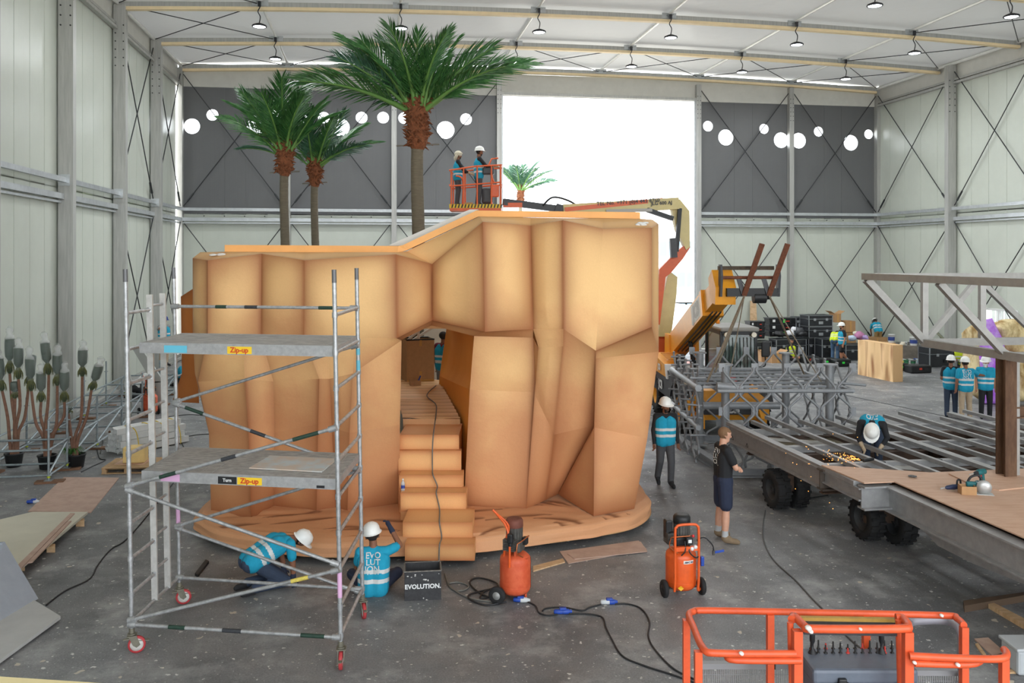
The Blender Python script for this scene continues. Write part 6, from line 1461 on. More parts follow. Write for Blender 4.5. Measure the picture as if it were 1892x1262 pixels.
# ------------------------------------------------------------------ compressors
M_TANK = mat('compressor_orange', (224, 92, 34), .38, 0, .10, 7); M_TANK2 = mat('compressor_orange_worn', (204, 82, 46), .55, 0, .16, 9, c2=(214, 98, 60))
M_MOT = mat('motor_grey', (92, 90, 86), .55, .4, .2, 20); M_BRASS = mat('copper_pipe', (190, 112, 70), .35, .7)
def compressor(label, loc, rz, kind):
    t = thing('air_compressor', label, 'compressor', loc, rz, 'upright air compressors'); m = M_TANK if kind == 'new' else M_TANK2
    q = MB(); q.lathe([(.05, .09), (.17, .10), (.205, .14), (.212, .18), (.212, .54), (.205, .58), (.16, .625), (.05, .635)], (0, 0, 0), None, 28); q.build('tank', m, t)
    q = MB(); q.lathe([(.2135, .20), (.2145, .205), (.2135, .21)], n=28); q.lathe([(.2135, .50), (.2145, .505), (.2135, .51)], n=28); q.build('tank_weld', m, t)
    wy = -.08 if kind == 'new' else .16
    for s in (-1, 1):
        q = MB(); q.lathe([(.05, -.03), (.105, -.032), (.118, -.02), (.12, 0), (.118, .02), (.105, .032), (.05, .03)], (s * .27, wy, .12), (1, 0, 0), 22); w = q.build('wheel', RUBBER(), t)
        q = MB(); q.lathe([(.012, -.04), (.02, -.036), (.066, -.028), (.07, .0), (.066, .028), (.02, .036), (.012, .04)], (s * .27, wy, .12), (1, 0, 0), 18); q.build('hub', mat('hub_grey', (150, 150, 148), .5, .3) if kind != 'new' else BLACK(), w)
    q = MB(); q.tube((-.27, wy, .12), (.27, wy, .12), .014, 8); q.build('axle', BLACK(), t)
    for x, y in ((0, -.15 if kind != 'new' else .15),): q = MB(); q.tube((x, y, .0), (x, y, .12), .02, 8); q.build('foot', m, t)
    # push handle
    if kind == 'new':
        hp = [(-.17, -.20, .12), (-.17, -.225, .3), (-.17, -.225, .92), (-.15, -.225, 1.0), (-.10, -.225, 1.03), (.10, -.225, 1.03), (.15, -.225, 1.0), (.17, -.225, .92), (.17, -.225, .3), (.17, -.20, .12), (.25, -.1, .10)]
        q = MB(); q.path(smoothpath(hp, 4), .018, 10); q.build('handle', M_TANK, t)
        q = MB(); q.beam((-.17, -.21, .70), (.17, -.21, .70), .05, .06); q.build('motor_bracket', M_TANK, t)
    else:
        q = MB(); q.path(smoothpath([(-.12, .12, .6), (-.12, .10, .8), (-.10, .06, 1.02), (-.16, .20, 1.18), (-.18, .26, 1.24)], 4), .016, 8); q.path(smoothpath([(-.22, .0, .5), (-.22, .0, .85), (-.2, .06, 1.05), (-.17, .2, 1.18)], 4), .016, 8); q.build('handle', M_TANK, t)
        for x, y in ((-.12, -.05), (.12, -.02)): q = MB(); q.beam((x, y, .60), (x, y, .76), .03, .03); q.build('motor_bracket', m, t)
    # pump and motor
    q = MB(); q.bevbox((0, .0, .74), (.22, .22, .16), .03); q.bevbox((-.12 if kind == 'new' else .1, .02, .80), (.14, .16, .16), .03); q.build('pump', M_MOT if kind != 'new' else BLACK(), t)
    q = MB()
    for k in range(7): q.bb((-.22, -.08, .72 + k * .022), (-.14, .1, .732 + k * .022))
    q.build('cooling_fins', M_MOT, t)
    q = MB(); q.lathe([(.105, .80), (.11, .84), (.108, 1.0), (.11, 1.01)], (.02, .02, 0), None, 24)
    for k in range(18): a = k * math.pi / 9; q.beam((.02 + .11 * math.cos(a), .02 + .11 * math.sin(a), .83), (.02 + .11 * math.cos(a), .02 + .11 * math.sin(a), .99), .012, .012)
    q.build('motor', M_MOT, t)
    q = MB(); q.lathe([(.118, .985), (.122, 1.0), (.12, 1.07), (.10, 1.10), (.06, 1.105), (.001, 1.10)], (.02, .02, 0), None, 24); q.build('motor_cap', mat('rusty_cap', (112, 62, 48), .7, 0, .2, 12) if kind != 'new' else BLACK(), t)
    if kind == 'new': q = MB(); q.bevbox((-.17, .05, .90), (.10, .13, .26), .02); q.build('capacitor_box', BLACK(), t)
    q = MB(); q.path(smoothpath([(-.18, -.1, .82), (-.15, -.14, .84), (.1, -.16, .85), (.14, -.12, .82)], 4), .009, 6); q.path(smoothpath([(-.18, -.1, .82), (-.2, -.1, .7), (-.1, -.15, .62)], 4), .009, 6); q.build('copper_pipe', M_BRASS, t)
    q = MB(); q.bevbox((.04, -.20 if kind == 'new' else -.13, .80), (.09, .07, .10), .012); q.build('pressure_switch', BLACK(), t)
    if kind == 'new':
        q = MB(); q.bb((.015, -.238, .78), (.065, -.236, .825)); q.build('switch_label', WHITE(), t)
        for x, z in ((.07, .70), (.12, .72)):
            q = MB(); q.lathe([(.001, .012), (.024, .012), (.026, .0), (.026, -.02)], (x, -.235, z), (0, -1, 0), 14); q.build('gauge', WHITE(), t)
        q = MB(); q.lathe([(.018, 0), (.02, .02), (.012, .03)], (.10, -.2, .85), None, 10); q.build('red_knob', mat('red_knob', (200, 30, 36), .4), t)
        q = MB(); q.path(smoothpath([(.05, -.2, .76), (.03, -.24, .66), (.12, -.25, .58), (.18, -.22, .62), (.17, -.2, .8), (.18, -.22, .95)], 5), .010, 6); q.path(smoothpath([(-.02, -.2, .8), (-.03, -.24, .68), (-.08, -.22, .61)], 5), .009, 6); q.build('wiring', BLACK(), t)
    if kind == 'new':
        q = MB(); q.path(smoothpath([(.15, -.2, .80), (.25, -.22, .84), (.36, -.24, .74), (.38, -.24, .66)], 5), .010, 6); q.build('outlet_hose', BLACK(), t)
        q = MB(); q.tube((.38, -.24, .66), (.38, -.24, .60), .02, 8); q.build('hose_coupling', M_MOT, t); q = MB(); q.beam((.40, -.24, .635), (.53, -.24, .65), .02, .03); q.build('blue_lever', mat('blue_plastic', (34, 70, 160), .45), t)
        q = MB(); q.bb((-.04, -.2150, .505), (.11, -.2120, .54)); 
        vs = []; n = 10
        for k in range(n + 1):
            a = -math.pi / 2 + (-.2 + .72 * k / n); vs += [(.2145 * math.cos(a), .2145 * math.sin(a), .485), (.2145 * math.cos(a), .2145 * math.sin(a), .53)]
        q = MB(); q.add(vs, [(2 * k, 2 * k + 2, 2 * k + 3, 2 * k + 1) for k in range(n)]); q.build('name_label', mat('label_white', (226, 222, 214), .5), t)
        tx = text_mesh('ABAC 241', .030, frame((.035, -.2185, .508), (1, 0.12, 0), (0, 0, 1)), .0006); tx.build('lettering', mat('letter_blue', (50, 60, 90), .5), t)
        q = MB(); q.prism([(-.12, -.187, .155), (-.08, -.204, .12), (-.04, -.212, .155), (-.08, -.206, .19)], (0, -.004, 0)); q.build('warning_sticker', mat('warning_yellow', (232, 180, 30), .5), t)
        q = MB(); q.bevbox((.24, -.17, .50), (.05, .06, .13), .012); q.build('plug', mat('blue_plastic', (34, 70, 160), .45), t)
    else:
        vs = []; n = 6
        for k in range(n + 1):
            a = -math.pi / 2 + .35 + .28 * k / n; vs += [(.2145 * math.cos(a), .2145 * math.sin(a), .14), (.2145 * math.cos(a), .2145 * math.sin(a), .56)]
        q = MB(); q.add(vs, [(2 * k, 2 * k + 2, 2 * k + 3, 2 * k + 1) for k in range(n)]); q.build('old_tape', mat('old_tape', (150, 104, 44), .8, 0, .3, 20), t)
        q = MB(); q.bevbox((-.04, -.185, .575), (.09, .05, .04), .01); q.build('tank_boss', m, t)
        q = MB(); q.bevbox((-.24, -.02, .90), (.07, .08, .13), .02); q.tube((-.24, -.02, .80), (-.24, -.02, .86), .03, 10); q.build('regulator', BLACK(), t)
    return t
compressor('worn orange air compressor with rusty motor cap in the middle of the floor', G(952, 1106), 1.2, 'old')
compressor('bright orange air compressor with black motor standing alone on the right', G(1258, 1097), .18, 'new')
compressor('orange air compressor behind the scaffold tower ladder', G(277, 768), .6, 'old')
# ------------------------------------------------------------------ crate
g = G(781, 1100); t = thing('open_crate', 'open black wooden crate with white lettering beside the seated man', 'crate', g, .12)
M_CR = mat('black_painted_wood', (46, 46, 48), .7, 0, .15, 12, c2=(56, 56, 58))
for d, s in (((0, -.17, .2), (.50, .02, .40)), ((0, .17, .2), (.50, .02, .40)), ((-.24, 0, .2), (.02, .32, .40)), ((.24, 0, .2), (.02, .32, .40))):
    q = MB(); q.bevbox(d, s, .004); q.build('side_board', M_CR, t)
q = MB(); q.bb((-.24, -.16, .01), (.24, .16, .03)); q.build('bottom_board', M_CR, t)
q = MB()
for a, b in (((-.25, -.18), (.25, -.18)), ((.25, -.18), (.25, .18)), ((.25, .18), (-.25, .18)), ((-.25, .18), (-.25, -.18))): q.beam((a[0], a[1], .4), (b[0], b[1], .4), .018, .012)
q.build('worn_rim', mat('worn_rim', (118, 114, 108), .8, 0, .4, 30), t)
q = text_mesh('EVOLUTION.', .085, frame((.0, -.1825, .19), (1, 0, 0), (0, 0, 1)), .0025); q.build('lettering', WHITE(), t)
q = MB(); 
for k in range(9): q.ball((R.uniform(-.24, .24), -.181, R.choice([R.uniform(.0, .05), R.uniform(.3, .4)])), (R.uniform(.004, .014), .002, R.uniform(.004, .012)), 6, 4)
for k in range(3): q.ball((R.uniform(0, .1), -.181, R.uniform(.24, .3)), (R.uniform(.008, .02), .002, R.uniform(.006, .014)), 6, 4)
o = q.build('paint_chips', mat('chip_grey', (200, 198, 194), .8), t); o['kind'] = 'stuff'
# ------------------------------------------------------------------ cables, plugs
M_CAB = mat('black_cable', (34, 35, 37), .6); M_HOSE = mat('grey_hose', (112, 110, 104), .6); M_CGR = mat('grey_cable', (92, 92, 92), .6)
def gcable(pix, label, m=None, r=.011, z=.012, cat='cable', name='cable', extra=None):
    pts = [G(x, y, z) for x, y in pix]
    if extra: pts = extra + pts
    q = MB(); q.path(smoothpath(pts, 7), r, 6); return tag(q.build(name, m or M_CAB), label, cat)
gcable([(976, 1112), (990, 1120), (996, 1132), (1012, 1137), (1030, 1135)], 'short black cable between the compressor plug and the blue connector')
gcable([(1044, 1134), (1080, 1134), (1112, 1140), (1120, 1160), (1130, 1180), (1150, 1212), (1190, 1230), (1240, 1246), (1285, 1262)], 'black cable running from the blue connector to the orange basket')
gcable([(1002, 1129), (1010, 1124), (1040, 1122), (1075, 1128), (1090, 1122), (1110, 1117)], 'black cable looping to the white and blue connector')
gcable([(1136, 1116), (1160, 1116), (1185, 1125), (1200, 1148), (1198, 1175), (1210, 1200), (1245, 1236), (1290, 1258)], 'black cable arching from the white and blue connector to the orange basket')
gcable([(922, 1112), (880, 1108), (852, 1098), (835, 1086), (830, 1078), (850, 1076), (866, 1084), (850, 1092), (832, 1085), (822, 1060)], 'grey air hose coiled on the floor beside the crate', M_HOSE, .013, .014, 'hose', 'air_hose')
gcable([(935, 1112), (900, 1118), (872, 1110), (866, 1100), (890, 1092), (920, 1088), (912, 1100), (888, 1106), (894, 1094), (920, 1082), (905, 1072), (880, 1068), (868, 1078), (890, 1098), (925, 1108)], 'tangle of black hose beside the worn compressor', M_CAB, .013, .02, 'hose', 'air_hose')
st = [Vector(v) for v in ((-1.72, 19.6, 1.78), (-1.80, 18.3, 1.77), (-1.52, 17.2, 1.77), (-1.42, 16.2, 1.77))]
def on_step(px, k): xa, xb, yt, yb, Yf = steps[k]; c = W(px, yt, Yf - .02); return c
hs = st + [W(801, 800, 14.93), W(799, 831, 14.80), W(799, 866, 14.78), W(800, 878, 14.46), W(808, 898, 14.44), W(806, 911, 14.10), W(812, 940, 14.08), W(812, 966, 13.38), W(816, 992, 13.36), W(812, 1007, 13.06), W(811, 1040, 13.0), G(810, 1062, .02)]
q = MB(); q.path(smoothpath(hs, 6), .011, 6); tag(q.build('air_hose', M_HOSE), 'grey air hose running down the painted steps', 'hose')
gcable([(1414, 943), (1410, 970), (1412, 1000), (1430, 1035), (1470, 1072), (1500, 1105), (1520, 1125), (1560, 1170), (1600, 1205)], 'grey cable snaking from the trailer wheel to the basket', M_CGR)
gcable([(330, 880), (245, 985), (205, 1015), (180, 1045), (165, 1070), (120, 1092), (85, 1118)], 'black cable curving across the floor beside the grey panel')
gcable([(390, 802), (360, 804), (335, 812), (345, 835), (352, 852), (335, 868)], 'black cable loop on the floor behind the scaffold tower'); gcable([(300, 772), (350, 766), (395, 770)], 'thin black cable on the floor left of the rock, further back')
gcable([(185, 838), (190, 815), (178, 812), (183, 845), (195, 850), (170, 862), (150, 872)], 'loops of black cable beside the bundle of white boxes')
gcable([(1483, 922), (1530, 915)], 'dark cable stub on the floor between the trailer wheels')
M_BLU = mat('blue_plastic', (34, 70, 160), .45); M_PGW = mat('plug_white', (196, 200, 202), .5)
def connector(px, py, rz, l1, l2, m1, m2, label):
    t = thing('cable_connector', label, 'connector', G(px, py), rz)
    q = MB(); q.lathe([(.018, 0), (.032, .01), (.034, l1 * .9), (.028, l1)], (-l1, 0, .036), (1, 0, 0), 14); q.build('socket', m1, t)
    q = MB(); q.lathe([(.036, 0), (.038, .02), (.034, l2 * .6), (.024, l2 * .7), (.018, l2)], (0, 0, .036), (1, 0, 0), 14); q.build('plug', m2, t)
    q = MB(); q.bevbox((.0, 0, .075), (.09, .06, .03), .01); q.build('flap', M_BLU, t)
connector(962, 1113, -.1, .10, .13, M_BLU, M_PGW, 'blue and white plug at the foot of the worn compressor'); connector(1040, 1135, .05, .12, .12, M_BLU, M_BLU, 'all blue cable connector lying on the floor'); connector(1126, 1117, .05, .12, .11, M_PGW, M_BLU, 'white and blue cable connector near the bright compressor'); connector(62, 930, .2, .12, .1, M_BLU, M_PGW, 'blue connector under the low scaffold frame')
# ------------------------------------------------------------------ boards and small things on the floor
def board(pix, t, label, m, z=0.0, name='plank', cat='board'):
    q = MB(); q.prism([G(x, y, z) for x, y in pix], (0, 0, t)); return tag(q.build(name, m), label, cat)
M_PK = mat('pinkish_ply', (190, 162, 146), .7, 0, .1, 4, c2=(178, 150, 134))
board([(1034, 1020), (1180, 1000), (1195, 1016), (1050, 1042)], .012, 'wide pinkish plank on the floor at the right end of the rock base', M_PK)
board([(1048, 1024), (1184, 1002), (1196, 1020), (1062, 1034)], .012, 'upper plank of the pair at the right end of the rock base', M_PK, .0125)
board([(985, 1048), (1040, 1034), (1044, 1040), (985, 1057)], .02, 'narrow pale timber strip beside the worn compressor', TIMBER())
board([(360, 1064), (380, 1038), (386, 1041), (366, 1067)], .04, 'black square bar on the floor behind the scaffold tower', BLACK(), name='square_bar', cat='bar')
M_SH = mat('pale_sheet', (206, 202, 184), .65, 0, .06, 1.5)
board([(118, 883), (220, 884), (168, 948), (52, 946)], .018, 'pinkish plywood sheet flat on the floor by the pallet', M_PK)
for k in range(3): board([(-40 + k * 3, 972 - k), (60, 950 - k), (162, 950 - k), (30, 1060 - 2 * k), (-140, 1062 - 2 * k)], .022, ('lowest', 'middle', 'topmost')[k] + ' pale sheet of the stack on the left floor', M_SH, .10 + .0225 * k, 'sheet')
for a, lb in (([(130, 950), (138, 950), (40, 1051), (28, 1051)], 'longer'), ([(124, 966), (132, 964), (60, 1040), (50, 1042)], 'shorter')): board(a, .02, lb + ' brown batten lying on the pale sheet stack', M_PK, .168, 'batten')
for px, py in ((150, 968), (96, 1016), (40, 1050)): board([(px - 10, py), (px + 6, py), (px + 6, py + 5), (px - 10, py + 5)], .098, {150: 'rear', 96: 'middle', 40: 'near'}[px] + ' timber bearer under the pale sheet stack', TIMBER(), name='bearer') ['group'] = 'bearers under the sheet stack'
# big grey folded panel bottom left
gp = thing('folded_panel', 'large grey folded panel lying at the bottom left edge', 'panel', G(60, 1150))
M_GP = mat('grey_panel_paint', (146, 152, 160), .6, 0, .08, 3); M_GP2 = mat('light_grey_panel', (178, 178, 176), .6, 0, .06, 3)
P1, P2 = G(63, 1114, .03), G(112, 1144, .03); Pb = G(-70, 1196, .03)
q = MB(); q.prism([P1, P2, G(0, 1226, .03), G(-90, 1285, .03), Pb], (0, 0, .04)); q.build('folded_leaf', M_GP2, gp, world=True)
tp = W(2, 1003, 12.0); q = MB(); q.prism([P1 + Vector((0, .02, .03)), tp, W(-70, 1005, 12.0), W(-160, 1080, 11.4), Pb + Vector((0, .02, .03))], (.02, .05, 0)); q.build('upright_leaf', M_GP, gp, world=True)
q = MB(); q.prism([P1 + Vector((-.14, -.02, .05)), tp + Vector((-.14, -.05, 0)), W(-70, 1005, 11.94), W(-160, 1080, 11.34), Pb + Vector((0, -.02, .05))], (.02, .03, 0)); q.build('inner_leaf', mat('grey_panel_mid', (136, 142, 152), .6, 0, .08, 3), gp, world=True)
# cream parapet edge nearest the camera
q = MB(); a, b = W(-30, 1248, 3.2), W(250, 1266, 3.2); q.prism([a, b, b + Vector((0, -.5, -.0)), a + Vector((0, -.5, 0))], (0, 0, -.12)); tag(q.build('edge_beam', mat('cream_beam', (222, 206, 156), .6)), 'cream beam edge at the very bottom left of the view', 'beam')
q = MB(); q.tube(Vector((-1.7, 2.9, 0)), Vector((-1.7, 2.9, 3.04)), .05, 10); tag(q.build('prop_post', ALU()), 'slim post carrying the cream beam below the view', 'post')
# timber and crates near the right edge
board([(1780, 1122), (1892, 1106), (1892, 1112), (1782, 1132)], .09, 'dark timber on edge near the right trailer wheel', mat('dark_timber', (92, 74, 58), .9), name='timber')
board([(1826, 1124), (1835, 1121), (1910, 1160), (1900, 1168)], .06, 'pale timber leading towards the right edge', TIMBER(), name='timber')
board([(1800, 1182), (1826, 1180), (1858, 1208), (1832, 1212)], .015, 'pinkish offcut on the floor behind the basket gate', M_PK, name='offcut'); board([(1802, 1192), (1807, 1191), (1822, 1212), (1816, 1213)], .02, 'thin stick beside the pinkish offcut', TIMBER(), name='stick'); board([(1866, 1240), (1900, 1240), (1900, 1245), (1866, 1245)], .02, 'thin stick at the right edge of the floor', TIMBER(), name='stick')
q = MB(); c = G(1905, 1236); q.bevbox(c + Vector((0, 0, .14)), (.5, .35, .28), .03); q.bevbox(c + Vector((0, 0, .29)), (.54, .39, .04), .015); tag(q.build('plastic_tub', mat('grey_white_plastic', (176, 180, 182), .5)), 'grey-white plastic tub cut by the right edge', 'tub')
q = MB(); q.bevbox(G(1630, 977) + Vector((0, 0, .04)), (.16, .08, .08), .01); tag(q.build('small_case', BLACK()), 'small black case on the floor below the trailer', 'case')
# ------------------------------------------------------------------ bottle on the steps
t = thing('water_bottle', 'clear water bottle standing on the left of the painted steps', 'bottle', W(744.5, 908.5, 14.3), 0)
q = MB(); q.lathe([(.028, 0), (.033, .01), (.033, .12), (.03, .15), (.014, .185), (.013, .195)], n=16); q.build('bottle_body', mat('clear_plastic', (214, 224, 228), .08, 0, alpha=.45), t); q = MB(); q.lathe([(.0335, .06), (.0335, .11)], n=16); q.build('bottle_label', mat('bottle_label_blue', (50, 70, 150), .5), t); q = MB(); q.lathe([(.015, .195), (.015, .212), (.001, .213)], n=12); q.build('bottle_cap', WHITE(), t)
# ------------------------------------------------------------------ things in the arch
t = thing('cardboard_box', 'tall open cardboard box with poles at the far end of the arch', 'box', (-2.28, 20.9, 1.72), .35)
q = MB()
for d, s in (((0, -.3, .5), (.66, .012, 1.0)), ((0, .3, .5), (.66, .012, 1.0)), ((-.33, 0, .5), (.012, .6, 1.0)), ((.33, 0, .5), (.012, .6, 1.0))): q = MB(); q.box(d, s); q.build('box_side', CARD(), t)
q = MB(); q.bb((-.33, -.3, 0), (.33, .3, .01)); q.build('box_bottom', CARD(), t)
q = MB(); q.bb((-.03, -.31, .0), (.03, -.307, .25)); q.bb((-.03, -.31, .85), (.03, -.307, 1.0)); q.bb((-.33, -.309, .0), (.33, -.307, .05)); o = q.build('brown_tape', mat('brown_tape', (196, 148, 78), .4), t); o['kind'] = 'stuff'
q = MB(); q.bb((.337, -.2, .7), (.34, .05, .92)); q.build('paper_label', WHITE(), t)
q = MB(); q.path([(-.33, -.3, 1.0), (.33, -.3, 1.0), (.33, .3, 1.0), (-.33, .3, 1.0)], .02, 6, closed=True); q.build('plastic_liner', BLACK(), t)
for k, (a, b) in enumerate((((-.3, -.1, .95), (.35, -.2, 1.5)), ((-.2, .05, .9), (.45, .1, 1.28)), ((-.02, -.2, .6), (-.04, -.25, 1.38)))):
    q = MB(); M_ = Matrix.Translation((-2.28, 20.9, 1.72)) @ Matrix.Rotation(.35, 4, 'Z'); q.beam(M_ @ Vector(a), M_ @ Vector(b), .07, .05); tag(q.build('timber_stick', mat('pale_stick', (222, 210, 196), .7)), ('pale stick rising highest out of the tall box', 'lower pale stick leaning out of the tall box', 'short upright stick in the tall box')[k], 'stick')
t = thing('small_box', 'small cardboard box with a blue pen on the painted path', 'box', W(767, 710, 19.9) + Vector((0, 0, .0)), .2); t.location.z = 1.745
for d, s in (((0, -.09, .06), (.24, .008, .12)), ((0, .09, .06), (.24, .008, .12)), ((-.12, 0, .06), (.008, .18, .12)), ((.12, 0, .06), (.008, .18, .12)), ((0, 0, .004), (.24, .18, .008))): q = MB(); q.box(d, s); q.build('box_side', CARD(), t)
q = MB(); q.tube((.04, -.03, .02), (.12, -.05, .22), .018, 8); q.build('blue_pen', M_BLU, t)
# white flats behind the rock
for k, (x, y, w, h, r, lb) in enumerate(((-2.2, 24.0, 2.6, 3.9, .1, 'large white flat standing behind the arch opening'), (-3.55, 21.6, .9, 3.6, .3, 'dark grey cabinet standing behind the arch opening'))):
    q = MB(); q.bevbox((x, y, h / 2), (w, .08 if k == 0 else .4, h), .01, (0, 0, r)); tag(q.build('scenic_flat' if k == 0 else 'tall_cabinet', mat('flat_white', (226, 220, 210), .7) if k == 0 else M_DGR), lb, 'flat' if k == 0 else 'cabinet')
q = MB(); q.prism([(-2.1, 20.95, 0), (-.3, 20.95, 0), (-.3, 23.7, 0), (-2.1, 23.7, 0)], (0, 0, 1.05)); tag(q.build('rear_platform', mat('flat_white', (226, 220, 210), .7)), 'white platform behind the arch', 'platform')
q = MB(); q.bb((-3.5, 22.75, 0), (-2.7, 23.65, 1.05)); tag(q.build('plinth', mat('flat_white', (226, 220, 210), .7)), 'white plinth behind the arch carrying the bending man', 'plinth')
# ------------------------------------------------------------------ tools on the deck
zt3 = ZD_ + .0785
t = thing('cordless_drill', 'teal and red cordless drill standing on the plywood deck', 'drill', G(1812, 906, zt3), -2.6)
M_TEAL = mat('tool_teal', (16, 96, 100), .5)
q = MB(); q.lathe([(.03, -.10), (.042, -.09), (.045, .06), (.03, .09)], (0, 0, .27), (1, 0, 0), 14); q.build('motor_housing', M_TEAL, t); q = MB(); q.lathe([(.028, .09), (.03, .13), (.014, .17), (.012, .18)], (0, 0, .27), (1, 0, 0), 12); q.build('chuck', BLACK(), t); q = MB(); q.tube((.18, 0, .27), (.29, 0, .27), .007, 6); q.build('drill_bit', ALU(), t)
q = MB(); q.beam((-.02, 0, .25), (-.05, 0, .08), .05, .06); q.build('grip', M_TEAL, t); q = MB(); q.bevbox((-.03, 0, .045), (.14, .09, .08), .012); q.build('battery', BLACK(), t); q = MB(); q.bevbox((.02, 0, .21), (.03, .05, .05), .01); q.build('trigger', mat('tool_red', (190, 40, 40), .5), t)
t = thing('circular_saw', 'circular saw with metal guard beside the cordless drill', 'saw', G(1812, 912, zt3), -.3)
q = MB(); q.bb((-.14, -.09, 0), (.16, .07, .008)); q.build('base_plate', ALU(), t); q = MB(); q.lathe([(.02, -.02), (.10, -.02), (.10, .02), (.02, .02)], (.04, -.02, .10), (0, 1, 0), 24); q.build('blade_guard', ALU(), t); q = MB(); q.lathe([(.04, 0), (.045, .12), (.03, .14)], (-.02, .0, .12), (0, 1, 0), 14); q.bevbox((-.12, .03, .12), (.14, .07, .08), .02); q.build('saw_motor', M_TEAL, t); q = MB(); q.path(smoothpath([(.03, .05, .18), (-.02, .06, .25), (-.12, .05, .22), (-.17, .04, .13)], 4), .018, 8); q.build('handle', BLACK(), t)
t = thing('jigsaw', 'dark blue jigsaw lying at the left end of the carton on the deck', 'saw', G(1762, 906, zt3), .3)
q = MB(); q.lathe([(.01, -.16), (.03, -.12), (.04, 0), (.035, .08)], (0, 0, .05), (1, 0, 0), 12); q.build('saw_body', mat('navy_tool', (38, 48, 78), .5), t); q = MB(); q.path(smoothpath([(.06, 0, .06), (.07, 0, .14), (.12, 0, .14), (.13, 0, .05)], 4), .014, 8); q.build('handle', BLACK(), t); q = MB(); q.beam((-.16, 0, .05), (-.24, 0, .045), .01, .02); q.build('blade', ALU(), t)
t = thing('small_carton', 'small open brown carton on the plywood deck between the tools', 'box', G(1787, 912, zt3), -.15)
for d, s in (((0, -.08, .06), (.20, .006, .12)), ((0, .08, .06), (.20, .006, .12)), ((-.10, 0, .06), (.006, .16, .12)), ((.10, 0, .06), (.006, .16, .12)), ((0, 0, .003), (.2, .16, .006))): q = MB(); q.box(d, s); q.build('carton_side', CARD(), t)
q = MB(); q.lathe([(.02, .0), (.065, .0), (.065, .006), (.02, .006), (.02, 0)], G(1686, 880, ZD_ + .098), None, 20); tag(q.build('cutting_disc', M_DGR), 'dark cutting disc lying on the plywood offcut', 'disc')
# sparks of the grinder
q = MB(); c0 = W(1590, 849, 14.6); rr = random.Random(3)
for k in range(95):
    d = abs(rr.gauss(0, 1)); c = c0 + Vector((-.05 - .30 * d * rr.random() - .25 * rr.random() * d, rr.uniform(-.15, .15), .02 + .14 * d * rr.random() - .05 * d)); s = rr.uniform(.003, .0055)
    q.beam(c, c + Vector((rr.uniform(-.03, .01), 0, rr.uniform(-.004, .016))), s, s)
for k in range(24): c = c0 + Vector((rr.uniform(-1.3, .3), rr.uniform(-.5, .8), rr.uniform(-1.0, .3))); q.box(c, (.008, .008, .008))
o = q.build('sparks', mat('hot_spark', (255, 150, 60), .5, emit=(255, 170, 80), estr=3.5)); tag(o, 'shower of orange sparks from the welder grinding the deck', 'sparks'); o['kind'] = 'stuff'
t = thing('angle_grinder', 'small angle grinder in the gloved hands of the welder', 'grinder', c0 + Vector((.12, -.02, -.04)), .3)
q = MB(); q.lathe([(.025, -.12), (.03, 0), (.026, .12)], (0, 0, .04), (1, .2, 0), 12); q.build('grinder_body', BLACK(), t); q = MB(); q.lathe([(.01, 0), (.06, 0), (.06, .005), (.01, .005), (.01, 0)], (-.12, -.02, .01), None, 18); q.build('disc', ALU(), t)
